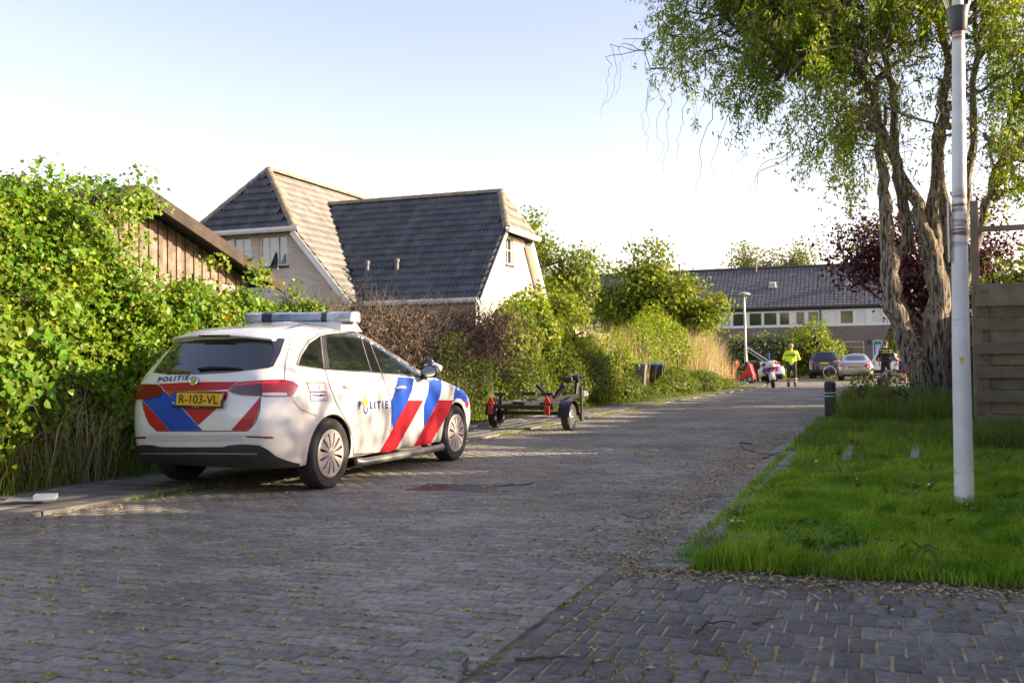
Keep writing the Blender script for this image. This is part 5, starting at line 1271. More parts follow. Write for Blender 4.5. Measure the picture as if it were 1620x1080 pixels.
fr = np.column_stack([ivy_x(y, z)+r.normal(-.03, .11, len(y)), y, z]); nf = np.column_stack([np.ones(len(y)), np.full(len(y), -.25), np.clip(.25+.5*(z-1.2), -.1, .9)])
n = 12000; y = r.uniform(3.5, 13, n); zt = ivy_top(y); tp = np.column_stack([ivy_x(y, zt)-r.uniform(0, 1, n)**1.3*.9, y, zt+r.normal(-.03, .08, n)]); nt_ = np.tile([.3, -.3, 1.], (n, 1))
# ivy climbing over the shed's gable and roof, with a ragged right edge
n = 15000; y = r.uniform(4.2, 10.6, n); z = r.uniform(2.2, 4.1, n); lim = np.interp(z, [2.2, 2.55, 2.8, 3.0, 3.2, 3.45, 4.1], [9.55, 9.4, 9.35, 9.7, 10.2, 10.25, 9.3])+.1*np.sin(z*17)
topz = np.interp(y, [5, 7.4, 8.0, 8.5, 9.7, 10.4], [2.9, 2.92, 3.1, 3.22, 3.2, 3.15])+.05*np.sin(y*6)+.06*np.sin(y*13); k_ = (y < lim) & (z < topz); sh = np.column_stack([-8.14+.1*np.sin(y*3+z*2)+r.normal(0, .1, k_.sum() if False else n)*1., y, z])[k_]; ns = np.tile([1, -.3, .35], (len(sh), 1))
n = 2500; y = r.uniform(4.2, 10.1, n); rt_ = np.column_stack([r.uniform(-9.6, -8.2, n), y, np.interp(y, [5, 7.4, 8.5, 10], [2.9, 2.98, 3.2, 3.28])+r.normal(0, .06, n)]); nr = np.tile([.2, -.4, 1.], (n, 1))
# a few sprays reaching above the hedge
sp_ = []
for yy, zz_, hgt in ((11.2, 2.25, .38), (11.35, 2.2, .25), (12.1, 2.05, .3), (10.3, 2.35, .2), (9.0, 3.1, .3), (7.6, 3.0, .25)):
    m_ = 70; sp_.append(np.column_stack([-7.7+r.normal(0, .09, m_), yy+r.normal(0, .09, m_), zz_+r.uniform(0, hgt, m_)]))
sp_ = np.concatenate(sp_); nsp = np.tile([1, -.3, .5], (len(sp_), 1))
pos = np.concatenate([fr, tp, sh, rt_, sp_]); nrm = np.concatenate([nf, nt_, ns, nr, nsp])
px, py, d_ = pixel(pos); vis = (px > 5) & (px < 500) & (py > 250) & (py < 640) & (pos[:, 0] > -7.55); cand = np.where(vis)[0]; cand = cand[np.argsort(-pos[cand, 0]+.15*d_[cand])][:300]; mask = np.ones(len(pos), bool); mask[cand] = False
leaf_mesh('ivy_leaves', pos[mask]-IO, nrm[mask], np.random.default_rng(2).uniform(.028, .064, mask.sum()), M_ivy, IVY, T=IVY_T, Q=IVY_Q, seed=3, jit=.7, extra=(M_ivyY, .012))
lm = np_mesh('ivy_leaf', IVY_T*.075, quads=IVY_Q, mats=[M_ivy]); tips = r.normal(0, 1, (300, 3)); tips[:, 2] -= 1; R_ = orient(nrm[cand]+r.normal(0, .4, (300, 3)), tips)
for i, c in enumerate(cand):
    o = link('ivy_leaf', lm, IVY); q = pos[c]-IO; s_ = r.uniform(.7, 1.2); o.matrix_basis = Matrix([[*(R_[i][k]*s_), q[k]] for k in range(3)]+[[0, 0, 0, 1]])
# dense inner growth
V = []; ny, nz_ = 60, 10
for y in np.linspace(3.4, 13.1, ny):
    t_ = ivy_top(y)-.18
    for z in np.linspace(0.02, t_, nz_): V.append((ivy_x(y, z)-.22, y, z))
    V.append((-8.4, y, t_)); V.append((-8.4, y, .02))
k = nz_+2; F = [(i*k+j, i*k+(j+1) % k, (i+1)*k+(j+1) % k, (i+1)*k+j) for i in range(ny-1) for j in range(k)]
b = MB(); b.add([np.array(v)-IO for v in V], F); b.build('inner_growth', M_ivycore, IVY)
b = MB()
for i in range(70):
    y = r.uniform(4, 12.6); z1 = r.uniform(.8, ivy_top(y)-.2); x = float(ivy_x(y, .4)); Q = wig((x-.1, y, .05), (float(ivy_x(y, z1))-.02, y+r.normal(0, .3), z1), 6, .12, r); b.tube(Q-IO, np.linspace(.012, .004, 6), 4)
o = b.build('stems', M_twig, IVY); o['kind'] = 'stuff'

# ---- dead hedge: tangle of brown twigs and withered leaves
DH = thing('dead_hedge', 'withered brown hedge of tangled bare twigs below the cream house', 'hedge', (-7.8, 16.5, 0)); DO = np.array([-7.8, 16.5, 0])
def dh_top(y): return np.interp(y, [11.5, 12.5, 14, 17, 19.5, 21, 22], [1.85, 1.9, 1.98, 2.05, 2.15, 2.1, 1.8])+.06*np.sin(y*4.1)
b = MB()
for i in range(2600):
    y = r.uniform(11.6, 21.6); z = dh_top(y)*r.uniform(.12, 1.02)**.6; x = -7.45+r.normal(0, .16)-.1*max(0, z-1); L_ = r.uniform(.25, .8); a = r.normal(0, 1, 3)*np.array([.5, 1, .9]); a /= np.linalg.norm(a)
    if r.uniform() < .35: a = np.array([r.normal(0, .3), r.normal(0, .4), -1])
    Q = wig((x, y, z), np.array([x, y, z])+a*L_, 4, .3, r); Q[:, 2] = np.clip(Q[:, 2], .1, dh_top(y)+.2); b.tube(Q-DO, [.0065, .005, .004, .0025], 3, caps=False)
for i in range(420):
    y = r.uniform(11.8, 21.4); z = dh_top(y)-.1; Q = wig((-7.7+r.normal(0, .2), y, z), (-7.7+r.normal(0, .3), y+r.normal(0, .35), z+r.uniform(.15, .6)), 4, .25, r); b.tube(Q-DO, [.006, .005, .0035, .002], 3, caps=False)
o = b.build('twigs', M_twig, DH); o['kind'] = 'stuff'
n = 9000; y = r.uniform(11.6, 21.8, n); z = dh_top(y)*r.uniform(.25, 1., n)**.7; P = np.column_stack([-7.42+r.normal(0, .13, n)-.1*np.maximum(0, z-1), y, z]); P = P[noise2(P[:, 1], P[:, 2]*2, 1.6, 3) > -.15]
leaf_mesh('withered_leaves', P-DO, np.tile([1, -.2, .1], (len(P), 1)), .055, M_deadleaf, DH, seed=6, jit=.9)
n = 22000; y = r.uniform(11.6, 22, n); z = dh_top(y)*r.uniform(.05, .9, n); P = np.column_stack([-7.38+r.normal(0, .12, n), y, z]); P = P[noise2(P[:, 1], P[:, 2], 1.1, 7)+1.0-.68*P[:, 2] > .25]
leaf_mesh('green_leaves', P-DO, np.tile([1, -.2, .2], (len(P), 1)), .06, M_weed, DH, seed=7, jit=.6)
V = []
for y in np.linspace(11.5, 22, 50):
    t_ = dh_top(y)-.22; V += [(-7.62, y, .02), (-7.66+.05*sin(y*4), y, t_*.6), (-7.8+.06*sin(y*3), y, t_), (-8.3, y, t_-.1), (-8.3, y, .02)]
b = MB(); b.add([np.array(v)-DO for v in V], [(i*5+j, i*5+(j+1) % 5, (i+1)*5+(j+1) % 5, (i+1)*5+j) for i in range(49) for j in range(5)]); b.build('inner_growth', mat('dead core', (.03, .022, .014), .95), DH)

def bush(name, label, els, n, size, material, seed, cat='bush', core=.5, T=LEAF_T, Q=LEAF_Q, group=None, extra=None, jit=.65, flat=None):
    C = np.array([e[:3] for e in els], float); Rd = np.array([e[3:] for e in els], float); base = np.array([C[:, 0].mean(), C[:, 1].mean(), 0]); t = thing(name, label, cat, base, group=group)
    P, N_ = clump_points(C, Rd, n, seed); ok = P[:, 2] > .03; P, N_ = P[ok], N_[ok]
    leaf_mesh('leaves', P-base, N_, size, material, t, T=T, Q=Q, seed=seed, jit=jit, extra=extra)
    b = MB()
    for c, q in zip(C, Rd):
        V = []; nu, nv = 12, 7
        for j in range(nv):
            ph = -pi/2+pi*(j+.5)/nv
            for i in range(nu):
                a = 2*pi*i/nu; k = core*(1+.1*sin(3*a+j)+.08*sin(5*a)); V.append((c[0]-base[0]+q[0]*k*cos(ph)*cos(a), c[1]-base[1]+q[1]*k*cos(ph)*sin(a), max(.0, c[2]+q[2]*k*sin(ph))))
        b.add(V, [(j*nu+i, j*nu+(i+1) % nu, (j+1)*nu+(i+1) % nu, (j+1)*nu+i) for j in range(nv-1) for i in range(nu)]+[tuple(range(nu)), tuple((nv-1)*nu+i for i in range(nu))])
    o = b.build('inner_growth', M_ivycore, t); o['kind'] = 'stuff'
    return t
bush('climber_bush', 'bright green climbing bush at the corner of the cream house', [(-7.75, 21.2, 1.5, .55, 1.3, 1.1), (-7.7, 22.4, 1.75, .6, 1.1, 1.05), (-7.6, 23.6, 1.3, .55, 1.1, 1.0), (-7.5, 24.6, 1., .5, .9, 1.1)], 22000, .085, M_bush, 51, T=IVY_T, Q=IVY_Q)
bush('roadside_weeds', 'tall green weeds and nettles behind the boat trailer', [(-7.3, 18.2, .5, .35, 1.4, .65), (-7.2, 20.6, .55, .45, 1.4, .7), (-7.0, 23, .6, .5, 1.4, .75), (-6.9, 25.2, .65, .5, 1.3, .85), (-7.4, 15.6, .4, .28, 1.4, .5)], 22000, .075, M_weed, 52)
bush('sunlit_bush', 'yellow green sunlit bush rising in front of the garden fence', [(-7.35, 26.6, .95, .55, 1.2, 1.0), (-7.3, 28.6, 1.0, .6, 1.1, .95), (-7.3, 25.4, .7, .4, .9, .9)], 15000, .08, M_bush, 53)
bush('tall_hedge_bush', 'large yellow green hedge shrub left of the dry grass', [(-7.5, 32.5, 1.3, .8, 1.6, 1.25), (-7.6, 35, 1.6, .9, 1.7, 1.4), (-7.5, 37.6, 1.5, .8, 1.6, 1.3), (-7.3, 39.6, 1.1, .7, 1.2, 1.1)], 26000, .095, M_bush, 54)
bush('verge_weeds', 'low green weeds along the kerb before the wheelie bins', [(-6.6, 27.2, .3, .55, 1.3, .42), (-6.4, 33, .35, .7, 2.4, .5), (-6.1, 36.8, .3, .7, 2, .5), (-5.95, 39.8, .2, .6, 1.3, .3), (-6.6, 30.5, .2, .5, 1.3, .3)], 20000, .08, M_weed, 55)
# dry reeds
n = 4200; y = r.uniform(37.5, 45.5, n); P = np.column_stack([-7.1+r.normal(0, .45, n), y, np.zeros(n)]); h = r.uniform(1.1, 2.9, n)*np.clip(1-np.abs(P[:, 0]+7.1)*.45, .4, 1)
grass_obj('dry_reeds', P, h, r.uniform(.012, .03, n), r.uniform(.05, .45, n), M_dry, 'tall dry straw coloured grass standing beside the far lamp post', 61)
n = 1600; P = np.column_stack([-7.5+r.normal(0, .3, n), r.uniform(25.5, 38, n), np.full(n, .3)]); grass_obj('dry_stems', P, r.uniform(1.0, 2.3, n), r.uniform(.008, .016, n), r.uniform(.05, .4, n), M_dry, 'thin dry stems sticking out of the sunlit bushes', 62)

# ---- trees behind
tree('garden_tree', 'loose green tree standing behind the cream house gable', (-14, 41, 0), 3, [((-14.6, 42, 6.2), (1.9, 1.8, 2.2)), ((-13.2, 41, 4.2), (1.8, 1.6, 2.2)), ((-12.6, 42.5, 5.6), (1.2, 1.2, 1.0)), ((-12.4, 40, 2.6), (1.5, 1.5, 1.6))], 17000, .19, M_maple, 71, .2, 34, clump=.36)
tree('round_tree', 'broad leafy maple tree standing in front of the terrace', (-10.2, 50, 0), 2.4, [((-10.6, 50, 5.0), (2.6, 2.5, 2.6)), ((-9.2, 49.6, 4.2), (2.3, 2.2, 1.9)), ((-12.4, 50, 4.2), (2.2, 2.2, 1.8)), ((-10, 49.5, 2.9), (3.1, 2.4, 1.5))], 34000, .22, M_maple, 72, .22, 60, clump=.38)
tree('sparse_tree', 'sparse pale tree rising behind the terrace roof', (-11, 97, 0), 6, [((-11.8, 97, 10.6), (3.0, 3, 2.8)), ((-8.2, 97, 10.8), (2.8, 2.6, 2.2)), ((-6.2, 97, 11), (1.6, 1.6, 2.))], 5200, .3, M_pale, 73, .3, 46, clump=.55)
tree('distant_tree', 'small treetop peeping over the shed roof', (-26, 38, 0), 4, [((-26, 38, 7.1), (.9, .9, .9)), ((-26.3, 38, 6.3), (1.2, 1.2, 1.2))], 2200, .2, M_maple, 74, .15, 14, clump=.3)
bush('terrace_bush', 'large rounded golden green shrub in front of the terrace', [(-4.0, 66, 1.7, 1.9, 1.7, 1.9), (-5.4, 66.4, 1.2, 1.5, 1.5, 1.4), (-3.0, 66, 1.1, 1.2, 1.2, 1.3)], 9000, .17, M_bush, 56)
bush('wisteria', 'wisteria covered pergola hedge with pale flowers left of the rounded shrub', [(-8.6, 65, 1.9, 1.3, .8, .9), (-7.1, 65, 2.0, 1.3, .8, .85), (-6.0, 65.2, 1.9, 1., .8, .9), (-8, 65.2, .8, 2, .7, .9)], 8000, .16, M_maple, 57, extra=(M_wist, .22))
bush('conifer', 'dark green conifer beside the teal door', [(.95, 70, .9, .75, .75, 1.0), (.95, 70, 1.9, .6, .6, 1.0), (1.0, 70, 2.8, .4, .4, .8)], 4500, .12, M_weed, 58)
bush('front_garden_bush', 'low sunny garden bush between the officer and the dark car', [(-5.6, 59, .35, 1.0, .8, .55), (-6.9, 58, .4, .9, .8, .6)], 3500, .11, M_bush, 59)

# ---- corkscrew willow on the right
r = np.random.default_rng(90); WB = np.array([1.0, 21., 0.]); WIL = thing('willow_tree', 'old twisted corkscrew willow with several grey stems on the right verge', 'tree', WB)
def pth(pts, rad, dy=0, n=4, amp=.1, ret=None):
    K = [at(x, y, Y=21+dy+(q[0] if q else 0)) for x, y, *q in pts]; Q = []
    for a, b_ in zip(K[:-1], K[1:]):
        s_ = wig(a, b_, n+1, amp, r); Q += list(s_[:-1])
    Q.append(K[-1]); Q = np.array(Q); R_ = np.interp(np.linspace(0, 1, len(Q)), np.linspace(0, 1, len(rad)), rad); return Q, R_
stems = [pth([(1478, 668), (1462, 620), (1440, 560), (1422, 500), (1407, 440), (1409, 405)], [.36, .31, .28, .26, .25], -.1),
         pth([(1409, 410), (1404, 360), (1396, 300), (1390, 240), (1382, 190)], [.22, .18, .16, .12, .1], -.1),
         pth([(1412, 412), (1436, 385), (1432, 340), (1418, 280), (1414, 200), (1405, 120), (1400, 40)], [.18, .17, .14, .12, .1, .07], .3),
         pth([(1482, 668), (1482, 590), (1480, 500), (1478, 430), (1470, 380)], [.38, .34, .32, .3, .24], .2),
         pth([(1474, 395), (1455, 350), (1436, 300), (1410, 240), (1388, 195), (1375, 150), (1352, 95), (1340, 50), (1325, -20)], [.19, .18, .16, .14, .12, .1, .07, .05], .1),
         pth([(1490, 668), (1505, 600), (1513, 520), (1510, 430), (1496, 350), (1484, 270), (1488, 200)], [.3, .26, .24, .2, .16, .13], .5),
         pth([(1478, 420), (1472, 340), (1482, 260), (1495, 180), (1503, 100), (1488, 40), (1470, -30)], [.2, .17, .15, .13, .1, .08], .3),
         pth([(1512, 480), (1535, 420), (1552, 360), (1572, 300), (1590, 240), (1605, 150)], [.15, .14, .12, .1, .08, .05], .6),
         pth([(1505, 420), (1525, 350), (1530, 280), (1540, 180), (1550, 80), (1545, -10)], [.14, .13, .12, .1, .08, .05], .9)]
TR = link('trunk', None, WIL)
for k, (Q, R_) in enumerate(stems):
    b = MB(); n_ = 14; b.tube(Q-WB, R_*.7*(1+.08*np.sin(np.arange(len(R_))*2.1+k)), n_); o = b.build('stem', M_bark, TR, smooth=True)
    # bark ridges
    me = o.data; co = np.empty(len(me.vertices)*3); me.vertices.foreach_get('co', co); co = co.reshape(-1, 3); i = np.arange(len(co)); c_ = (Q-WB)[np.minimum(i//n_, len(Q)-1)]; dd = co-c_; co = c_+dd*(1+.07*np.sin(i % n_*2.6+i//n_*.35))[:, None]; me.vertices.foreach_set('co', co.ravel()); me.update()
# crown volume: ellipsoids (x, y, z, rx, ry, rz)
CR = [(-2.6, 20.6, 8.2, 2.3, 2.4, 1.5), (-2.9, 20.4, 8.9, 2.0, 2.0, 1.6), (-1.7, 20.3, 7.5, 1.8, 1.8, 1.2), (-2.5, 20.4, 6.5, .9, 1.0, .9), (-.6, 20.6, 8.6, 2.6, 2.6, 2.2), (-1.3, 20.4, 6.7, 1.7, 2.0, 1.3), (.6, 20.3, 7.0, 1.7, 2.0, 1.9), (1.6, 20.6, 9, 2.6, 2.6, 2.4), (3.2, 20.8, 7.2, 2.2, 2.2, 2.2), (2.4, 19.8, 5.6, 1.3, 1.4, 1.7), (3.4, 21, 4.6, 1.6, 1.8, 1.3), (-.3, 20.2, 5.2, 1.0, 1.2, .8), (-1.0, 20.8, 5.6, 1.0, 1.2, .7), (.2, 21.5, 10.5, 3.5, 3, 1.6)]
CR = np.array(CR); lb = MB(); tw = MB(); tips = []; att = np.concatenate([Q[len(Q)//3:] for Q, _ in stems[1:] if True])
w_ = CR[:, 3:].prod(1)**(2/3)*np.where(CR[:, 0] < -1.5, 1.7, 1); w_ /= w_.sum()
for i in range(265):
    k = r.choice(len(CR), p=w_); d = r.normal(0, 1, 3); d /= np.linalg.norm(d); e = CR[k, :3]+d*CR[k, 3:]*r.uniform(.3, .95); j = np.argmin(np.linalg.norm(att-e, axis=1)+r.uniform(0, 1.2, len(att))); s_ = att[j]
    L_ = np.linalg.norm(e-s_); Q = wig(s_, e, 12, .22, r, -.1*L_); lb.tube(Q-WB, np.linspace(min(.06, .018+.012*L_), .008, 12), 6); tips += [(q, .7) for q in Q[4:]]
    for q in Q[6::2]:
        e2 = q+r.normal(0, .55, 3); Q2 = wig(q, e2, 6, .3, r); lb.tube(Q2-WB, np.linspace(.012, .005, 6), 4); tips += [(p, 1) for p in Q2[2:]]
o = lb.build('branches', M_bark, WIL, smooth=True); o['kind'] = 'stuff'
# hanging corkscrew twigs with leaves
base_pts = np.array([t[0] for t in tips]); n = 9400; k = r.integers(0, len(base_pts), n); st = base_pts[k]+r.normal(0, .22, (n, 3)); Ls = r.uniform(.12, .75, n)*np.where((st[:, 2] < 7) & (st[:, 0] < .5), 1.2, .75)
leafP = []; leafT = []
for i in range(n):
    m_ = 7; t_ = np.linspace(0, 1, m_); ph = r.uniform(0, 6); Q = st[i]+np.column_stack([.035*np.sin(t_*9+ph)+t_*r.normal(0, .22), .035*np.cos(t_*9+ph)+t_*r.normal(0, .22), -t_*Ls[i]])
    if i % 3 == 0: tw.tube(Q-WB, np.linspace(.004, .002, m_), 3, caps=False)
    m2 = int(8+26*Ls[i]); u = r.uniform(.0, 1, m2); leafP.append(np.column_stack([np.interp(u, t_, Q[:, c]) for c in range(3)])+r.normal(0, .035, (m2, 3)))
P = np.concatenate(leafP)
# bare hanging twigs at the left edge, as in the picture
for x, y, y2 in ((965, 70, 185), (958, 90, 170), (978, 75, 150), (1022, 110, 250), (1030, 120, 215), (1048, 130, 270), (1060, 150, 300), (1080, 190, 270), (1110, 260, 318), (1165, 210, 300), (1195, 280, 350), (1250, 250, 330), (1205, 260, 360), (1290, 180, 300), (1340, 250, 330), (1135, 230, 310)):
    a, b_ = at(x, y, Y=20.4), at(x-r.uniform(0, 18), y2, Y=20.4); nb_ = base_pts[np.argmin(np.linalg.norm(base_pts-a, axis=1))]; tw.tube(wig(nb_, a, 6, .12, r)-WB, np.linspace(.01, .006, 6), 4); Q = wig(a, b_, 12, .16, r); tw.tube(Q-WB, np.linspace(.006, .0025, 12), 3, caps=False)
a = at(985, 62, Y=20.4); Q = wig(at(1100, 60, Y=20.5), a, 10, .1, r); tw.tube(Q-WB, np.linspace(.02, .006, 10), 4)
o = tw.build('hanging_twigs', M_bark2, WIL); o['kind'] = 'stuff'
px, py, d_ = pixel(P); low = np.interp(px, [930, 975, 1000, 1040, 1075, 1110, 1150, 1200, 1240, 1290, 1330, 1400, 1440, 1520, 1560, 1620], [60, 80, 110, 215, 240, 300, 275, 280, 340, 350, 345, 310, 260, 250, 330, 360])
gap = noise2(P[:, 0]*1.0, P[:, 2]*1.0, 2.4, 5)+.5*noise2(P[:, 0], P[:, 2], 5.1, 2); keep = (gap > -.4) & ~((P[:, 0] > -.35) & (P[:, 0] < 2.0) & (P[:, 1] < 21.2) & (P[:, 2] < 7.2) & (r.uniform(0, 1, len(P)) < .9))
P = P[keep]
Nn = r.normal(0, 1, (len(P), 3)); Nn[:, 2] *= .4
leaf_mesh('crown', P-WB, Nn, .105, M_willow, WIL, T=WILLOW_T*np.array([1.5, 1, 1]), seed=9, jit=.4, droop=.9)

# ---- purple plum behind the willow
tree('purple_plum_tree', 'dark purple leaved plum tree behind the willow', (1.4, 27, 0), 1.6, [((.3, 26.6, 4.0), (1.6, 1.5, 1.3)), ((1.4, 27, 3.3), (1.4, 1.4, 1.2)), ((2.8, 26.5, 4.2), (1.8, 1.5, 1.5)), ((-.5, 26.8, 4.3), (1.0, 1, .8)), ((3.6, 26.4, 3.2), (1.6, 1.4, 1.3))], 17000, .105, M_plum, 76, .14, 46, clump=.3)
bush('garden_shrub', 'green shrub growing behind the slatted fence', [(2.0, 15.6, 1.9, .7, .6, .8), (3.0, 15.8, 2.0, .8, .6, .9)], 3500, .09, M_bush, 63)
bush('golden_shrub', 'golden green shrub glimpsed between the willow stems', [(1.9, 30, 1.2, .9, .9, 1.6)], 2500, .1, M_bush, 64)
# added hedges on the right, placed so their shade falls over the road
bush('added_garden_hedge', 'added clipped garden hedge behind the willow, set to shade the road', [(2.6, y_, 1.1, .5, 1.3, 1.25) for y_ in np.arange(15.4, 24.9, 1.56)], 9000, .09, M_weed, 65, cat='hedge', core=.92)  # hedge added for its shade; ends short to let a strip of sun through
bush('added_back_hedge', 'added garden hedge farther back on the right, set to shade the road', [(3.1, y_, 1.2, .5, 1.4, 1.35) for y_ in np.arange(28.6, 44, 1.8)], 9000, .1, M_weed, 66, cat='hedge', core=.92)  # hedge added for its shade, beginning past the gap for the sunlit strip
bush('added_shade_hedge', 'added tall hedge out of view right of the lawn, shading the road', [(5.4, y_, (2.12 if y_ < 8.6 else 1.6)+.12*sin(y_*2), .6, 1.3, 2.12 if y_ < 8.6 else 1.6) for y_ in np.arange(-7, 13.6, 1.7)], 14000, .1, M_weed, 67, cat='hedge', core=.92)  # added out of view; height steps along it to shape the shade
tree('added_dapple_tree', 'added young tree out of view, dappling the light on the police car', (9.0, 12.5, 0), 3, [((9, 12.8, 5.1), (1.4, 1.9, 1.1)), ((9, 10.6, 4.8), (1.2, 1.2, .9)), ((9, 15.2, 5.0), (1.3, 1.3, 1.2))], 1300, .2, M_maple, 77, .1, 20, clump=.4)  # added out of view; sparse crown breaks up the sunlight on the car
# nettles and cow parsley by the bollard and tree
bush('nettles', 'leafy nettles in the rough grass beside the bollard', [(-.25, 18.9, .35, .35, .5, .6), (.1, 17.9, .3, .35, .4, .45), (.3, 19.4, .3, .6, .5, .55)], 3600, .06, M_weed, 68)
# ---------------------------------------------------------------- other cars
def rear_car(name, label, loc, rz, body, paint, arches, wr, feats, wm, group='cars parked at the street end'):
    t = thing(name, label, 'car', loc, rz+pi/2, group)
    link('body', body.mesh('body', [paint, M_hole], arches, ra=wr+.04, inner=.5), t)
    for x, z in arches:
        for sg in (-1, 1): wheel(t, x, sg*(float(np.interp(.45, body.zz, body.w))-.11), wr, wr, .22, sg, 10, 'rim', .66, wm)
    for kind, pts, nm, mt, off, mir in feats:
        if kind == 'r': P = [body.sz(np.array([-2, -p[0], p[1]])) if False else (rear_s(body, p[0], p[1]), p[1]) for p in pts]
        else: P = [body.sz(np.array([p[0], -1.2, p[1]])) for p in pts]
        panel(body, P, nm, mt, t, off, mir, .06)
    for sg in (-1, 1):
        b = MB(); x = feats_mirror[name]; b.box((x[0], sg*x[1], x[2]), (.12, .2, .14)); b.build('door_mirror', paint, t, bevel=.03)
    return t
def rear_s(body, y, z):
    x, yy, d = body.poly(z); m_ = np.argmax(np.abs(yy)); return np.sign(y)*float(np.interp(abs(y), np.abs(yy[:m_+1]), d[:m_+1])) if abs(y) > 1e-6 else 0.
feats_mirror = {'silver_car': (2.0, .95, .98), 'black_suv': (1.95, 1.02, 1.15), 'white_hatchback': (1.7, .93, 1.0)}
M_silver = mat('silver paint', (.42, .41, .39), .28, .6, coat=.6); M_blackpaint = mat('black paint', (.015, .016, .02), .2, coat=1); M_whitecar = mat('white car paint', (.68, .7, .72), .3, coat=.6)
M_alloy = mat('alloy', (.45, .45, .45), .3, .8); RW = (M_rubber, M_alloy, M_hole)
sed = Body([.15, .3, .45, .6, .75, .88, .96, 1.0, 1.03, 1.08, 1.2, 1.3, 1.36, 1.4, 1.42, 1.435, 1.445], [-.8, -.93, -.97, -.98, -.965, -.93, -.88, -.75, -.4, -.25, .02, .25, .42, .6, .75, .9, 1.0],
           [.15, .3, .5, .65, .75, .85, .93, .97, 1.02, 1.15, 1.25, 1.35, 1.4, 1.42, 1.435, 1.445], [3.35, 3.52, 3.58, 3.55, 3.45, 3.1, 2.6, 2.35, 2.2, 1.98, 1.8, 1.58, 1.4, 1.3, 1.2, 1.1],
           [.15, .3, .45, .65, .8, .9, .96, 1.02, 1.1, 1.25, 1.34, 1.39, 1.42, 1.435, 1.445], [.76, .86, .88, .885, .88, .86, .83, .77, .72, .63, .56, .48, .36, .22, .08], rr=.3, rf=.4, bulge=.1, z0=.22)
sil = rear_car('silver_car', 'silver saloon car with yellow plate parked beyond the bollard', (-1.17, 56.6, 0), 0, sed, M_silver, [(0, .315), (2.76, .315)], .315,
    [('r', [(-.5, 1.07), (-.44, 1.33), (0, 1.37), (.44, 1.33), (.5, 1.07), (0, 1.06)], 'rear_window', M_cglass, .006, False),
     ('r', [(.46, .78), (.46, .68), (.7, .64), (.86, .72), (.84, .86), (.66, .88)], 'tail_light', mat('lit tail', (.7, .03, .03), .15, coat=1), .012, True),
     ('r', [(.5, .7), (.72, .66), (.84, .73), (.62, .76)], 'lamp_lens', mat('pale lens', (.6, .45, .4), .2, coat=1), .018, True),
     ('r', [(-.38, .64), (.38, .64), (.42, .8), (-.42, .8)], 'plate_recess', M_trim, .006, False), ('r', [(-.26, .66), (.26, .66), (.26, .77), (-.26, .77)], 'number_plate', M_plate, .014, False), ('r', [(-.31, .66), (-.26, .66), (-.26, .77), (-.31, .77)], 'plate_band', M_blue, .014, False),
     ('r', [(-.7, .25), (.7, .25), (.66, .34), (-.66, .34)], 'lower_bumper', M_black, .01, False),
     ('s', [(-.1, 1.06), (.2, 1.25), (.55, 1.36), (1.1, 1.38), (1.7, 1.22), (2.05, 1.04), (1.0, 1.02)], 'side_window', M_cglass, .006, True)], RW)
V, F = text_mesh('94-XR-ZR', 1, 0, .01); lo, hi = V.min(0), V.max(0); b = MB(); xr_ = float(np.interp(.71, sed.zz, sed.xr))-.021; b.add([(xr_, -((v[0]-lo[0])/(hi[0]-lo[0])-.5)*.44, .675+(v[1]-lo[1])/(hi[1]-lo[1])*.08) for v in V], F); b.build('plate_number', M_ink, sil)
suv = Body([.2, .35, .5, .8, 1.0, 1.12, 1.25, 1.4, 1.52, 1.58, 1.62, 1.65, 1.67, 1.68], [-.75, -.86, -.89, -.87, -.83, -.78, -.68, -.56, -.46, -.4, -.3, -.05, .3, .5], [.2, .35, .6, .8, .95, 1.03, 1.1, 1.15, 1.3, 1.45, 1.55, 1.6, 1.65, 1.68], [3.5, 3.65, 3.7, 3.66, 3.5, 2.9, 2.5, 2.35, 2.05, 1.75, 1.5, 1.3, 1.0, .7],
           [.2, .35, .5, .8, 1.0, 1.1, 1.2, 1.4, 1.52, 1.58, 1.62, 1.65, 1.68], [.8, .92, .94, .95, .94, .9, .84, .74, .66, .6, .5, .36, .08], rr=.28, rf=.4, bulge=.09, z0=.3)
sv = rear_car('black_suv', 'black four-wheel drive car seen from behind at the shrub', (-3.05, 63.2, 0), 0, suv, M_blackpaint, [(0, .36), (2.8, .36)], .36,
    [('r', [(-.72, 1.14), (-.6, 1.5), (0, 1.54), (.6, 1.5), (.72, 1.14), (0, 1.12)], 'rear_window', M_cglass, .006, False), ('r', [(.62, .95), (.64, 1.08), (.88, 1.06), (.9, .92)], 'tail_light', mat('lit tail', (.7, .03, .03)), .012, True),
     ('r', [(-.26, .86), (.26, .86), (.26, .97), (-.26, .97)], 'number_plate', M_plate, .012, False), ('r', [(-.85, .36), (.85, .36), (.85, .55), (-.85, .55)], 'lower_bumper', M_black, .01, False), ('r', [(-.7, .6), (.7, .6), (.7, .64), (-.7, .64)], 'reflector', M_taildark, .01, False),
     ('s', [(-.3, 1.15), (-.1, 1.5), (.6, 1.56), (1.4, 1.5), (2.2, 1.14), (1.0, 1.13)], 'side_window', M_cglass, .006, True)], RW)
for sg in (-1, 1): b = MB(); b.tube([(-.2, sg*.62, 1.62), (.0, sg*.6, 1.7), (1.3, sg*.58, 1.68), (1.5, sg*.58, 1.6)], .018, 6); b.build('roof_rail', M_chrome, sv, smooth=True)
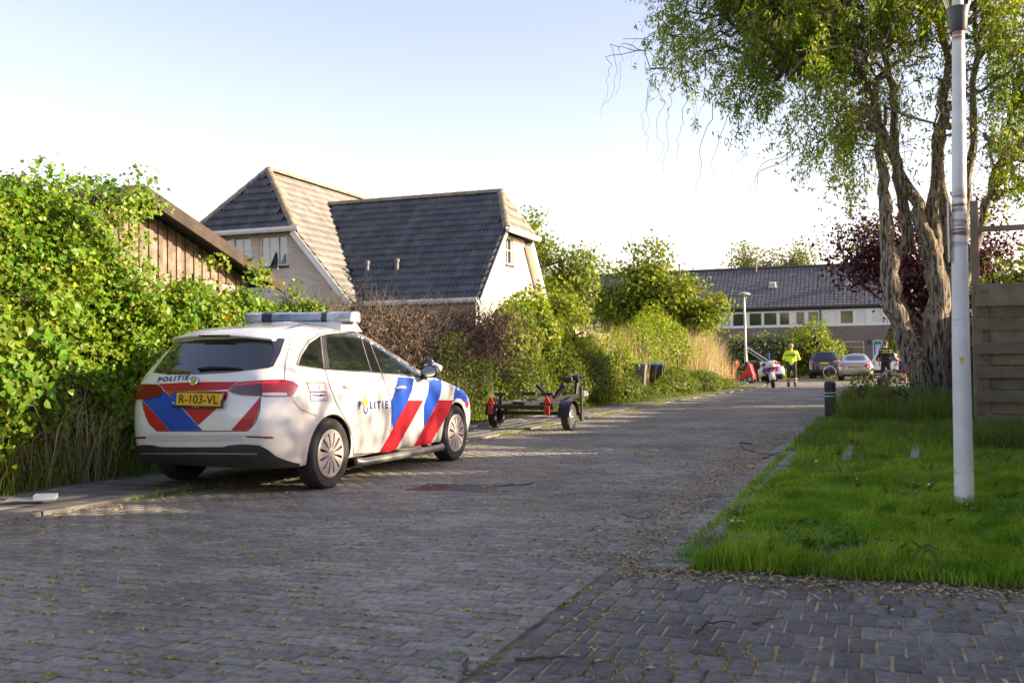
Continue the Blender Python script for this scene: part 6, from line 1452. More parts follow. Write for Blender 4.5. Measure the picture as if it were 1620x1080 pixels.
hat = Body([.15, .3, .45, .7, .9, 1.0, 1.2, 1.35, 1.42, 1.46, 1.49, 1.51, 1.52], [-.6, -.7, -.74, -.73, -.69, -.64, -.52, -.4, -.32, -.15, .1, .35, .5], [.15, .3, .5, .65, .8, .9, .98, 1.05, 1.2, 1.35, 1.44, 1.48, 1.5, 1.52], [3.1, 3.25, 3.3, 3.25, 3.05, 2.65, 2.3, 2.1, 1.8, 1.5, 1.2, 1.0, .8, .65],
           [.15, .3, .5, .75, .9, .97, 1.05, 1.2, 1.35, 1.42, 1.46, 1.49, 1.52], [.75, .85, .87, .88, .87, .85, .8, .72, .63, .56, .45, .3, .08], rr=.28, rf=.38, bulge=.1, z0=.22)
rear_car('white_hatchback', 'white hatchback with red tail light half hidden behind the officer in black', (.42, 62.5, 0), 0, hat, M_whitecar, [(0, .31), (2.55, .31)], .31,
    [('r', [(-.62, 1.0), (-.52, 1.36), (0, 1.4), (.52, 1.36), (.62, 1.0), (0, .98)], 'rear_window', M_cglass, .006, False), ('r', [(.55, .78), (.8, .98), (.86, .9), (.84, .76)], 'tail_light', M_tail, .012, True), ('r', [(-.8, .3), (.8, .3), (.8, .5), (-.8, .5)], 'lower_bumper', M_black, .01, False),
     ('r', [(-.26, .6), (.26, .6), (.26, .71), (-.26, .71)], 'number_plate', M_plate, .012, False), ('s', [(-.3, 1.02), (-.05, 1.34), (.6, 1.42), (1.3, 1.36), (1.85, 1.06), (1., 1.02)], 'side_window', M_cglass, .006, True)], RW)

# ---------------------------------------------------------------- boat trailer
TRL = thing('boat_trailer', 'black two-wheeled boat trailer with red triangle reflectors parked at the kerb', 'trailer', (-5.56, 16.05, 0), radians(-2))
M_tr = mat('black painted steel', (.015, .015, .017), .45, .2, col2=(.03, .028, .026), scale=8); M_refl = mat('red reflector', (.75, .02, .015), .25, coat=1); M_lamp = mat('trailer lamp', (.42, .03, .01), .3, coat=.5)
def bar(nm, pts, rad, mt=M_tr, par=TRL, n=8): b = MB(); b.tube(pts, rad, n); return b.build(nm, mt, par, smooth=True)
def sqbar(nm, a, b_, w=.06, h=.06, par=TRL, mt=M_tr):
    a, b_ = Vector(a), Vector(b_); t = (b_-a).normalized(); x = t.cross(Vector((0, 0, 1))); x = x.normalized() if x.length > .01 else Vector((1, 0, 0)); y = x.cross(t); m_ = MB(); m_.prism(rect(-w/2, w/2, -h/2, h/2), (b_-a).length, basis(x, y, t, (a+b_)/2)); return m_.build(nm, mt, par, bevel=.006)
zl = .06/1.5
for sg, zz_ in ((1, 0), (-1, .03)):
    w = wheel(TRL, sg*.66, 0, .225+zz_, .225, .14, sg, 8, 'rim', .55, (M_rubber, M_alloy, M_hole)); w.rotation_euler = (0, 0, -pi/2); w.location = (sg*.66, 0, .225+zz_)
    for ch in w.children: ch.matrix_basis = Matrix.Rotation(0, 4, 'Z') @ ch.matrix_basis
    V = []
    for t in np.linspace(.05, pi-.05, 12):
        for y in (-.1, .1): V.append((sg*.66+y, cos(t)*.275, .225+zz_+sin(t)*.275))
    b = MB(); b.add(V+[(v[0], v[1]*.97, v[2]-.008) for v in V], [(2*i, 2*i+1, 2*i+3, 2*i+2) for i in range(11)]+[(24+2*i+2, 24+2*i+3, 24+2*i+1, 24+2*i) for i in range(11)]); b.build('mudguard', M_tr, TRL, smooth=True)
sqbar('axle', (-.6, 0, .29), (.6, 0, .28), .06, .06)
sqbar('rear_beam', (-.6, -.55, .42), (.6, -.55, .4), .07, .07); sqbar('cross_beam', (-.55, .35, .44), (.55, .35, .42), .05, .05)
for sg in (-1, 1):
    sqbar('side_rail', (sg*.55, -.55, .46), (sg*.5, .4, .46), .05, .06); sqbar('side_rail', (sg*.5, .4, .46), (sg*.04, 2.0, .47), .05, .06)
    sqbar('support_post', (sg*.42, -.35, .44), (sg*.42, -.35, .6), .05, .05); b = MB(); b.box((sg*.42, -.35, .62), (.22, .09, .05)); b.build('support_pad', M_rubber, TRL, bevel=.012)
    L_ = link('rear_light', None, TRL); b = MB(); b.prism([(-.072, -.052), (.072, -.052), (0, .085)], .02, basis((1, 0, 0), (0, 0, 1), (0, -1, 0), (sg*.5, -.61, .52))); b.build('triangle_reflector', M_refl, L_, bevel=.004)
    b = MB(); b.box((sg*.5, -.61, .36), (.09, .04, .14)); b.build('lamp', M_lamp, L_, bevel=.012)
    sqbar('bow_arm', (sg*.03, 1.0, .5), (sg*.27, .95, .74), .1, .05)
sqbar('draw_bar', (0, -.5, .45), (0, 2.75, .5), .08, .08); b = MB(); b.tube([(-.12, -.1, .5), (-.12, -.1, .62), (.12, -.1, .62), (.12, -.1, .5)], .03, 6); b.build('keel_roller_bracket', M_tr, TRL)
sqbar('winch_post', (0, 2.35, .5), (0.02, 2.4, .8), .06, .06); b = MB(); b.lathe([(.09, -.07), (.05, -.06), (.05, .06), (.09, .07)], 14, basis((0, 1, 0), (0, 0, 1), (1, 0, 0), (0, 2.37, .84))); b.tube([(.07, 2.37, .84), (.12, 2.37, .84), (.13, 2.42, .92)], .014, 6); b.build('winch', M_tr, TRL, smooth=True)
b = MB(); b.tube([(-.16, 2.2, .8), (-.02, 2.2, .82)], [.06, .05], 10); b.build('bow_stop', M_rubber, TRL)
b = MB(); b.box((0, 2.85, .52), (.09, .26, .1)); b.lathe([(.03, -.04), (.055, 0), (.03, .05)], 12, Matrix.Translation((0, 2.99, .5))); b.build('coupling', M_steel, TRL, bevel=.01)
bar('jockey_leg', [(.08, 2.45, .12), (.08, 2.45, .68)], .025); b = MB(); b.lathe([(.03, -.03), (.085, -.03), (.095, 0), (.085, .03), (.03, .03)], 16, basis((0, 1, 0), (0, 0, 1), (1, 0, 0), (.08, 2.45, .095))); b.build('jockey_wheel', M_rubber, TRL, smooth=True)

# ---------------------------------------------------------------- wheelie bins
def bin_(loc, rz, lid, body, label, group=None):
    t = thing('wheelie_bin', label, 'bin', loc, rz, group)
    b = MB(); V = []
    for z, w, d in ((.06, .4, .46), (.1, .42, .5), (.9, .54, .66), (.95, .57, .7), (1.0, .57, .7)):
        V += [(-w/2, -d/2, z), (w/2, -d/2, z), (w/2, d/2, z), (-w/2, d/2, z)]
    b.add(V, [(3, 2, 1, 0), (16, 17, 18, 19)]+[(i*4+k, i*4+(k+1) % 4, i*4+4+(k+1) % 4, i*4+4+k) for i in range(4) for k in range(4)]); b.build('body', body, t, bevel=.02, smooth=True)
    b = MB(); b.box((0, -.01, 1.03), (.6, .74, .05), taper=(.94, .94)); b.box((0, -.02, 1.065), (.46, .56, .03), taper=(.8, .8)); b.build('lid', lid, t, bevel=.012, smooth=True)
    b = MB(); b.tube([(-.26, .42, 1.0), (.26, .42, 1.0)], .02, 8); b.build('handle', body, t)
    for sg in (-1, 1): b = MB(); b.lathe([(.02, -.03), (.1, -.03), (.105, 0), (.1, .03), (.02, .03)], 16, basis((0, 1, 0), (0, 0, 1), (1, 0, 0), (sg*.27, .24, .105))); b.build('wheel', M_rubber, t, smooth=True)
    b = MB(); b.box((.0, -.31 if False else -.3, .8), (.06, .012, .08), Matrix.Rotation(.12, 3, 'X')); b.build('sticker', M_white, t)
    return t
M_bin = mat('grey bin plastic', (.16, .155, .15), .5); M_bind = mat('dark bin plastic', (.04, .045, .05), .5); M_blid = mat('blue lid', (.05, .2, .55), .4); M_glid = mat('grey lid', (.1, .1, .11), .45)
bin_((-6.72, 28.9, .02), radians(8), M_glid, M_bin, 'grey wheelie bin with grey lid standing nearer the trailer'); bin_((-6.78, 31.9, .02), radians(12), M_blid, M_bind, 'dark wheelie bin with bright blue lid beside the grey bin'); bin_((-5.85, 52, .0), radians(-10), M_bind, M_bind, 'dark wheelie bin at the far lamp post behind the motorcycle')

# ---------------------------------------------------------------- lamp posts, bollard
M_post = mat('white post paint', (.66, .67, .68), .45, col2=(.56, .57, .58), scale=5, bump=.1, bscale=40)
def add_rust(mt, bands):
    n = mt.node_tree.nodes; l = mt.node_tree.links; p = n['Principled BSDF']; src = p.inputs['Base Color'].links[0].from_socket; tc = n.new('ShaderNodeTexCoord'); sp = n.new('ShaderNodeSeparateXYZ'); l.new(tc.outputs['Object'], sp.inputs[0])
    mp = n.new('ShaderNodeMapping'); mp.inputs['Scale'].default_value = (3, 3, 26); l.new(tc.outputs['Object'], mp.inputs[0]); no = n.new('ShaderNodeTexNoise'); no.inputs['Scale'].default_value = 1; no.inputs['Detail'].default_value = 5; l.new(mp.outputs[0], no.inputs['Vector'])
    for z0, z1, thr, col in bands:
        c = n.new('ShaderNodeValToRGB'); e = c.color_ramp.elements; mr = n.new('ShaderNodeMapRange'); mr.inputs['From Min'].default_value = z0; mr.inputs['From Max'].default_value = z1; l.new(sp.outputs[2], mr.inputs['Value'])
        e[0].position = 0; e[0].color = (0, 0, 0, 1); e[1].position = 1; e[1].color = (0, 0, 0, 1); q = c.color_ramp.elements.new(.25); q.color = (1, 1, 1, 1); q = c.color_ramp.elements.new(.75); q.color = (1, 1, 1, 1); l.new(mr.outputs[0], c.inputs['Fac'])
        t = n.new('ShaderNodeValToRGB'); t.color_ramp.elements[0].position = thr; t.color_ramp.elements[1].position = thr+.12; l.new(no.outputs['Fac'], t.inputs['Fac']); mu = n.new('ShaderNodeMath'); mu.operation = 'MULTIPLY'; l.new(c.outputs[0], mu.inputs[0]); l.new(t.outputs[0], mu.inputs[1])
        mx = n.new('ShaderNodeMixRGB'); l.new(mu.outputs[0], mx.inputs['Fac']); l.new(src, mx.inputs['Color1']); mx.inputs['Color2'].default_value = (*col, 1); src = mx.outputs[0]
    l.new(src, p.inputs['Base Color'])
lb0 = at(1526, 806, Z=.05); zrust = [at(1530, y, Y=lb0[1])[2] for y in (400, 290, 62, 44)]
add_rust(M_post, [(zrust[0], zrust[1], .46, (.17, .07, .03)), (zrust[2]-.02, zrust[3]+.02, .36, (.3, .12, .05)), (-.1, .45, .56, (.06, .055, .045)), (.3, 3.9, .68, (.2, .19, .18))])
LP = thing('lamp_post', 'rust stained white lamp post standing in the lawn at the right', 'lamp post', (lb0[0], lb0[1], 0)); zc = at(1531, 44, Y=lb0[1])[2]
b = MB(); b.tube([(0, 0, -.05), (0, 0, 1.2), (.006, 0, 1.9), (.008, 0, 2.0), (.03, 0, zc)], [.068, .06, .054, .052, .042], 24); b.build('pole', M_post, LP, smooth=True)
b = MB(); b.lathe([(.05, -.02), (.058, .0), (.068, .1), (.078, .15), (.04, .155)], 24, Matrix.Translation((.03, 0, zc))); b.build('collar', mat('collar', (.05, .055, .065), .4), LP, smooth=True)
b = MB(); b.lathe([(.076, .15), (.2, .55), (.21, .57)], 28, Matrix.Translation((.03, 0, zc)), caps=False); b.build('lamp_glass', glass_mat('lamp glass', (.9, .92, .92)), LP, smooth=True)
b = MB(); b.lathe([(.04, .155), (.035, .3), (.035, .5)], 16, Matrix.Translation((.03, 0, zc))); b.build('lamp_core', M_white, LP, smooth=True)
b = MB(); b.lathe([(.22, .57), (.23, .6), (.12, .68), (.0, .7)], 28, Matrix.Translation((.03, 0, zc))); b.build('lamp_hat', M_post, LP, smooth=True)
za, zb2 = at(1519, 415, Y=lb0[1])[2], at(1519, 318, Y=lb0[1])[2]; b = MB(); b.box((-.065, -.02, (za+zb2)/2), (.012, .05, zb2-za)); b.build('metal_strip', M_steel, LP, bevel=.003)
zy = at(1527, 568, Y=lb0[1])[2]; b = MB(); V = []
for k in range(14):
    a = 2*pi*k/14; q = .02*(1+.35*sin(k*2.7)); th = (-pi/2+YAW*0)+q*cos(a)/.08; V.append((.0632*cos(th), .0632*sin(th), zy+q*sin(a)-(.03 if k == 10 else 0)))
b.add(V, [tuple(range(14))]); b.build('paint_splash', mat('yellow splash', (.6, .42, .04), .7), LP)
q = at(1180, 570, Y=53.); LP2 = thing('lamp_post', 'far grey lamp post with a mushroom shaped lamp beside the dry grass', 'lamp post', (q[0], q[1], 0)); ht = at(1178, 470, Y=53)[2]
b = MB(); b.tube([(0, 0, -.05), (0, 0, 1.2), (0, 0, 1.5), (-.04, 0, ht)], [.09, .085, .065, .055], 14); b.build('pole', mat('grey post', (.5, .48, .44), .4, .3), LP2, smooth=True)
b = MB(); b.lathe([(.06, -.15), (.09, -.02), (.26, .08)], 20, Matrix.Translation((-.04, 0, ht)), caps=False); b.build('lamp_glass', glass_mat('lamp glass', (.9, .92, .92)), LP2, smooth=True); b = MB(); b.lathe([(.27, .08), (.34, .12), (.3, .2), (.1, .27), (0, .28)], 20, Matrix.Translation((-.04, 0, ht))); b.build('lamp_hat', mat('lamp hat', (.4, .4, .4), .4, .4), LP2, smooth=True)
BO = thing('bollard', 'short black bollard with two white bands at the edge of the verge', 'bollard', (-.83, 18.78, 0)); b = MB(); b.lathe([(.1, -.1), (.1, .42), (.1, .46), (.092, .465), (.092, .485), (.1, .49), (.1, .52), (.092, .525), (.092, .545), (.1, .55), (.1, .7), (.085, .735), (.03, .74)], 10); b.build('post', mat('black bollard', (.02, .021, .025), .65, bump=.3, bscale=30), BO, bevel=0)
for z in (.475, .535): b = MB(); b.lathe([(.0935, z-.011), (.0975, z-.008), (.0975, z+.008), (.0935, z+.011)], 20, caps=False); b.build('band', mat('band white', (.5, .5, .52), .5), BO, smooth=True)

# ---------------------------------------------------------------- motorcycle
def loft(b, secs, n=16, e=2.4, mi=0):
    """secs: (y, cx, cz, rx, rz)"""
    V = []
    for y, cx, cz, rx, rz in secs:
        for k in range(n):
            a = 2*pi*k/n; V.append((cx+rx*np.sign(cos(a))*abs(cos(a))**(2/e), y, cz+rz*np.sign(sin(a))*abs(sin(a))**(2/e)))
    m_ = len(secs); b.add(V, [(i*n+k, i*n+(k+1) % n, (i+1)*n+(k+1) % n, (i+1)*n+k) for i in range(m_-1) for k in range(n)]+[tuple(range(n))[::-1], tuple((m_-1)*n+k for k in range(n))], mi); return b
q = at(1216, 614, Z=0); MC = thing('police_motorcycle', 'white police motorcycle with blue and red blocks facing the camera on its stand', 'motorcycle', (q[0]+.12, q[1]+.78, 0), radians(6)); LEAN = Matrix.Rotation(radians(-7), 4, 'Y')
def mc(b, nm, mt, par=None, **k): b.v = [tuple(LEAN @ Vector(v)) for v in b.v]; return b.build(nm, mt, par or MC, **k)
# front toward -y
WX = basis((0, 1, 0), (0, 0, 1), (1, 0, 0))
for y, w_ in ((-.78, .12), (.72, .17)):
    W_ = link('wheel', None, MC); b = MB(); b.lathe([(.22, -w_/2), (.28, -w_/2), (.305, -w_*.3), (.315, 0), (.305, w_*.3), (.28, w_/2), (.22, w_/2)], 28, Matrix.Translation((0, y, .315)) @ WX, close=True); mc(b, 'tyre', M_rubber, W_, smooth=True)
    b = MB(); b.lathe([(.225, -.04), (.2, -.03), (.2, .03), (.225, .04)], 24, Matrix.Translation((0, y, .315)) @ WX, close=True)
    for k in range(5): a = 2*pi*k/5; b.tube([(0, y, .315), (0, y+.21*cos(a), .315+.21*sin(a))], .02, 6)
    mc(b, 'rim', M_hole, W_)
b = MB(); V = []
for t in np.linspace(.15, pi-.5, 9):
    for x, dr in ((-.085, -.03), (-.06, .02), (0, .035), (.06, .02), (.085, -.03)): V.append((x, -.78-cos(t)*(.325+dr), .315+sin(t)*(.325+dr)))
b.add(V, [(i*5+k, i*5+k+1, (i+1)*5+k+1, (i+1)*5+k) for i in range(8) for k in range(4)]); mc(b, 'front_mudguard', M_carwhite, smooth=True)
for sg in (-1, 1): b = MB(); b.tube([(sg*.1, -.78, .32), (sg*.1, -.62, .8)], .03, 8); mc(b, 'fork', M_steel, smooth=True)
b = MB(); loft(b, [(-.72, 0, .93, .09, .08), (-.66, 0, .92, .2, .17), (-.5, 0, .88, .34, .25), (-.3, 0, .84, .38, .3), (-.05, 0, .78, .34, .3), (.2, 0, .72, .25, .25), (.4, 0, .7, .18, .18)]); FR = mc(b, 'fairing', M_carwhite, smooth=True)
for (x, z, w_, h_, a, mt, nm) in ((-.25, .98, .16, .1, -.5, M_blue, 'blue_block'), (-.16, .78, .24, .12, .5, M_blue, 'blue_block'), (.26, .98, .18, .1, .5, M_red, 'red_block'), (.12, .8, .2, .12, -.6, M_red, 'red_block'), (.29, .76, .12, .2, .2, M_blue, 'blue_block'), (-.3, .72, .08, .12, 0, M_red, 'red_block')):
    b = MB(); yy = -.74+abs(x)*.62; b.box((x, yy, z), (w_*1.3, .06, h_*1.3), Matrix.Rotation(a, 3, 'Y') @ Matrix.Rotation(.9*np.sign(x)*abs(x)/.3, 3, 'Z')); mc(b, nm, mt, FR, bevel=.02)
b = MB(); b.box((0, -.735, .96), (.2, .04, .1), taper=(1.3, 1)); mc(b, 'headlight', mat('moto lamp', (.6, .62, .65), .1, .2, coat=1), FR, bevel=.02)
b = MB(); b.box((0, -.7, .82), (.3, .05, .06)); mc(b, 'air_intake', M_hole, FR)
V = []; 
for i, (z, y, w_) in enumerate(((1.02, -.6, .2), (1.15, -.52, .23), (1.3, -.43, .23), (1.44, -.36, .17))):
    for k in range(7): u = -1+k/3; V.append((u*w_, y+.08*u*u, z-.04*u*u*(i == 3)))
b = MB(); b.add(V, [(i*7+k, i*7+k+1, (i+1)*7+k+1, (i+1)*7+k) for i in range(3) for k in range(6)]); mc(b, 'windscreen', glass_mat('screen glass', (.7, .78, .8)), smooth=True)
for sg in (-1, 1):
    b = MB(); b.box((sg*.13, -.62, 1.05), (.03, .03, .2), Matrix.Rotation(-sg*.35, 3, 'Y')); mc(b, 'screen_trim', M_ink, FR)
    b = MB(); loft(b, [(-.38, sg*.47, .96, .04, .03), (-.34, sg*.48, .96, .1, .06), (-.28, sg*.48, .96, .1, .06), (-.26, sg*.48, .96, .08, .05)]); mc(b, 'mirror', M_ink, smooth=True)
    b = MB(); loft(b, [(.35, sg*.38, .62, .08, .12), (.42, sg*.4, .62, .14, .19), (.85, sg*.4, .64, .14, .2), (.95, sg*.38, .64, .1, .15)], e=4); mc(b, 'pannier', M_carwhite, smooth=True)
    b = MB(); loft(b, [(-.25, sg*.26, .42, .1, .08), (-.2, sg*.32, .42, .14, .12), (.05, sg*.32, .42, .14, .12), (.1, sg*.26, .42, .1, .08)]); mc(b, 'cylinder_head', M_hole, smooth=True)
b = MB(); b.box((0, -.05, .45), (.42, .6, .4)); mc(b, 'engine', M_hole, bevel=.05)
b = MB(); loft(b, [(.05, 0, .86, .12, .05), (.2, 0, .84, .16, .06), (.6, 0, .88, .16, .06), (.85, 0, .92, .1, .04)]); mc(b, 'seat', M_ink, smooth=True)
b = MB(); b.tube([(-.2, .1, .35), (-.28, .2, .05 if False else .02)], .018, 6); b.build('side_stand', M_ink, MC)
b = MB(); b.tube([(.2, .2, .3), (.28, .9, .34)], [.05, .06], 10); mc(b, 'exhaust', M_steel, smooth=True)
b = MB(); b.tube([(0, .95, .9), (0, .98, 1.35)], .012, 6); b.lathe([(.05, 0), (.05, .08), (.02, .1)], 10, Matrix.Translation((0, .98, 1.35))); mc(b, 'beacon', M_blue)

# ---------------------------------------------------------------- people
def capsule_arrays(a, b, ra, rb, n=12, m_=5):
    a, b = Vector(a), Vector(b); t = (b-a); L = t.length; t = t.normalized() if L > 1e-6 else Vector((0, 0, 1)); x = t.orthogonal().normalized(); y = t.cross(x); rings = []
    for i in range(m_+1): q = -pi/2+pi/2*i/m_; rings.append((a+t*ra*sin(q), ra*cos(q)))
    for i in range(m_+1): q = pi/2*i/m_; rings.append((b+t*rb*sin(q), rb*cos(q)))
    V = []; 
    for c, r_ in rings:
        for k in range(n): w = 2*pi*k/n; V.append(c+(x*cos(w)+y*sin(w))*max(r_, 1e-4))
    return V, [(i*n+k, i*n+(k+1) % n, (i+1)*n+(k+1) % n, (i+1)*n+k) for i in range(len(rings)-1) for k in range(n)]+[tuple(range(n))[::-1], tuple((len(rings)-1)*n+k for k in range(n))]
def person(label, loc, rz, H, caps_, mats, clothes=(), hair=None, group=None, vox=.0085):
    """caps_: (a, b, ra, rb, material index); one continuous remeshed body, coloured by the nearest limb"""
    t = thing('person', label, 'person', loc, rz, group); k = H/1.8; b = MB()
    for a, c, ra, rb, mi in caps_: V, F = capsule_arrays(a, c, ra, rb); b.add(V, F)
    o = b.build('body', mats); md = o.modifiers.new('r', 'REMESH'); md.mode = 'VOXEL'; md.voxel_size = vox; md.use_smooth_shade = True
    sm = o.modifiers.new('s', 'SMOOTH'); sm.factor = .5; sm.iterations = 4
    me = bpy.data.meshes.new_from_object(o.evaluated_get(bpy.context.evaluated_depsgraph_get())); bpy.data.objects.remove(o)
    nP = len(me.polygons); C = np.empty(nP*3); me.polygons.foreach_get('center', C); C = C.reshape(-1, 3); best = np.full(nP, 9.); idx = np.zeros(nP, np.int32)
    for a, c, ra, rb, mi in caps_:
        a, c = np.array(a, float), np.array(c, float); ab = c-a; L = ab @ ab; u = np.clip(((C-a) @ ab)/L, 0, 1) if L > 1e-9 else np.zeros(nP); d = np.linalg.norm(C-(a+u[:, None]*ab), axis=1)-(ra+(rb-ra)*u); m_ = d < best; best[m_] = d[m_]; idx[m_] = mi
    me.materials.clear()
    for mt in mats: me.materials.append(mt)
    me.polygons.foreach_set('material_index', idx); me.polygons.foreach_set('use_smooth', np.ones(nP, bool)); me.update(); o = link('body', me, t); o.scale = (k, k, k)
    for nm, mt, (V, F) in clothes: b = MB(); b.add(V, F); q = b.build(nm, mt, t, smooth=True); q.scale = (k, k, k)
    return t
def ring(c, rx, ry, h, n=20, tilt=0):
    V = []
    for z, s_ in ((-h/2, .98), (-h/2, 1.0), (h/2, 1.0), (h/2, .98)):
        for k in range(n): a = 2*pi*k/n; V.append((c[0]+rx*s_*cos(a), c[1]+ry*s_*sin(a), c[2]+z+tilt*cos(a)))
    return V, [(i*n+k, i*n+(k+1) % n, ((i+1) % 4)*n+(k+1) % n, ((i+1) % 4)*n+k) for i in range(4) for k in range(n)]
def legs(lx=.1, tr=0, boot=1, spread=.0, step=0):
    L = []
    for sg in (-1, 1):
        x = sg*(lx+spread); y = sg*step
        L += [((sg*.085, 0, .93), (sg*.1, .0, .78), .115, .1, tr), ((sg*.1, 0, .78), (x, .02+y*.5, .5), .1, .075, tr), ((x, .02+y*.5, .5), (x, y, .12), .075, .058, tr), ((x, y-.04, .06), (x, y-.02, .16), .05, .06, boot), ((x, y-.04, .045), (x+sg*.02, y+.15, .04), .045, .038, boot)]
    return L
def torso(c, sh=.17, ch=.115, hip=0):
    return [((-.1, 0, 1.0), (.1, 0, 1.0), .11, .11, hip), ((-.08, 0, 1.1), (.08, 0, 1.1), .108, .108, c), ((-.1, .01, 1.25), (.1, .01, 1.25), ch, ch, c), ((-.11, .0, 1.36), (.11, .0, 1.36), ch*1.02, ch*1.02, c), ((-sh, 0, 1.44), (sh, 0, 1.44), .065, .065, c), ((0, 0, 1.4), (0, 0, 1.5), .09, .06, c)]
def head(sk, hr=None, turn=0):
    ct, st = cos(turn), sin(turn); R_ = lambda x, y, z: (x*ct-y*st, x*st+y*ct, z)
    L = [((0, 0, 1.48), (0, .01, 1.58), .057, .052, sk), (R_(0, .015, 1.655), R_(0, .02, 1.655), .072, .07, sk), (R_(0, -.005, 1.705), R_(0, .01, 1.71), .087, .084, sk), (R_(0, .055, 1.61), R_(0, .06, 1.61), .042, .04, sk), (R_(0, .095, 1.68), R_(0, .112, 1.655), .011, .014, sk)]
    L += [(R_(s*.088, 0, 1.665), R_(s*.092, -.005, 1.69), .014, .016, sk) for s in (-1, 1)]
    if hr is not None: L += [(R_(0, -.02, 1.72), R_(0, .005, 1.735), .087, .082, hr), (R_(0, -.045, 1.68), R_(0, -.04, 1.7), .062, .068, hr)]
    return L
def arm(sg, el, wr, sl, fo, hd, sh=(.19, 0, 1.43), up_r=(.062, .05), lo_r=(.048, .036)):
    s_ = (sg*sh[0], sh[1], sh[2]); el, wr = np.array(el, float), np.array(wr, float); d = wr-el; d /= np.linalg.norm(d); c = wr+d*.05
    sd_ = np.cross(d, (0, 0, 1.)); sd_ = sd_/np.linalg.norm(sd_) if np.linalg.norm(sd_) > .05 else np.array([0, 1., 0]); n_ = np.cross(sd_, d)
    L = [(s_, tuple(el), up_r[0], up_r[1], sl), (tuple(el), tuple(wr), lo_r[0], lo_r[1], fo), (tuple(wr), tuple(wr+d*.075), .03, .034, hd)]
    for k, ln in zip((-1.5, -.5, .5, 1.5), (.062, .075, .072, .055)):
        b0 = wr+d*.085+sd_*k*.019; m_ = b0+d*ln*.55-n_*.008; L += [(tuple(b0), tuple(m_), .0095, .009, hd), (tuple(m_), tuple(m_+d*ln*.4-n_*.022), .009, .008, hd)]
    b0 = wr+d*.03+sd_*.032; L.append((tuple(b0), tuple(b0+d*.04+sd_*.03), .012, .01, hd)); return L
SK = mat('skin', (.45, .25, .18), .5); HV = mat('hi-vis yellow', (.55, .75, .02), .6); NV = mat('dark uniform', (.012, .013, .02), .8); BT = mat('boot leather', (.012, .012, .012), .5); RF = mat('reflective grey', (.6, .6, .62), .4); HB = mat('brown hair', (.14, .08, .04), .8); WT = mat('white shirt', (.6, .6, .6), .8); SH = mat('dark shorts', (.02, .025, .05), .8); HD = mat('dark hair', (.03, .022, .018), .7)
q = at(1252, 612, Z=0)
A = legs(.1, 0, 1, .03)+torso(2, .18, .125)+[((-.13, 0, 1.12), (.13, 0, 1.12), .1, .1, 2), ((0, 0, 1.02), (0, 0, 1.1), .15, .15, 2)]+head(3)+arm(-1, (-.31, .03, 1.16), (-.16, .24, 1.1), 2, 2, 3, up_r=(.075, .065), lo_r=(.062, .05))+arm(1, (.3, .04, 1.15), (.13, .26, 1.14), 2, 2, 3, up_r=(.075, .065), lo_r=(.062, .05))
cl_ = [('jacket_band', NV, ring((0, 0, 1.31), .262, .148, .035)), ('belt', NV, ring((0, 0, 1.0), .215, .13, .06))]
for sg in (-1, 1): cl_ += [('reflective_band', RF, ring((sg*.13, .0, .34), .082, .082, .04)), ('reflective_band', RF, ring((sg*.13, .0, .24), .078, .078, .04))]
person('bald officer in yellow high-visibility jacket standing beside the motorcycle, seen from behind', (q[0]+.02, q[1], 0), radians(8), 1.84, A, [NV, BT, HV, SK], cl_)
A = legs(.1, 0, 1, .04, .06)+torso(2)+head(3, 4)+arm(-1, (-.27, -.02, 1.14), (-.26, .1, .92), 2, 3, 3, up_r=(.062, .05))+arm(1, (.3, .03, 1.2), (.4, .22, 1.06), 2, 3, 3)
cl_ = [('shoulder_band', HV, ring((0, 0, 1.41), .243, .115, .045)), ('shoulder_band', HV, ring((0, 0, 1.33), .238, .13, .035)), ('belt', BT, ring((0, 0, 1.0), .218, .128, .07))]
cl_.append(('radio', BT, ([(.17, -.06, .93), (.23, -.06, .93), (.23, .02, .93), (.17, .02, .93), (.17, -.06, 1.08), (.23, -.06, 1.08), (.23, .02, 1.08), (.17, .02, 1.08)], [(3, 2, 1, 0), (4, 5, 6, 7), (0, 1, 5, 4), (1, 2, 6, 5), (2, 3, 7, 6), (3, 0, 4, 7)])))
person('officer in black uniform with yellow shoulder bands walking away by the silver car', (.29, 45.6, 0), radians(-6), 1.9, A, [NV, BT, NV, SK, HB], cl_)
A = legs(.1, 0, 1)+torso(2)+head(3, 4)+arm(-1, (-.26, .02, 1.14), (-.25, .12, .92), 2, 3, 3)+arm(1, (.26, .02, 1.14), (.25, .12, .92), 2, 3, 3)
gl = [('sunglasses', BT, ([(-.08, .088, 1.68), (.08, .088, 1.68), (.08, .088, 1.705), (-.08, .088, 1.705), (-.075, .1, 1.68), (.075, .1, 1.68), (.075, .1, 1.705), (-.075, .1, 1.705)], [(3, 2, 1, 0), (4, 5, 6, 7), (0, 1, 5, 4), (2, 3, 7, 6), (1, 2, 6, 5), (3, 0, 4, 7)]))]
q = at(1397, 545, Y=67.); person('man in white shirt and sunglasses standing behind the silver car', (q[0], 67., 0), radians(178), 1.95, A, [SH, BT, WT, SK, HD], gl)
A = legs(.1, 3, 3)+[((-.09, 0, .92), (.09, 0, .92), .125, .125, 0)]+[((sg*.09, 0, .9), (sg*.1, .02, .55), .12, .1, 0) for sg in (-1, 1)]+torso(3, hip=0)+head(3, 4)+arm(-1, (-.28, .02, 1.14), (-.26, .16, .95), 3, 3, 3)+arm(1, (.28, .02, 1.14), (.2, .2, 1.0), 3, 3, 3)
q = at(1428, 556, Y=49.); person('bare-chested person in dark shorts half hidden behind the willow trunk', (q[0], 49., 0), radians(20), 1.72, A, [SH, BT, SK, mat('sunburnt skin', (.5, .24, .19), .5), HD])

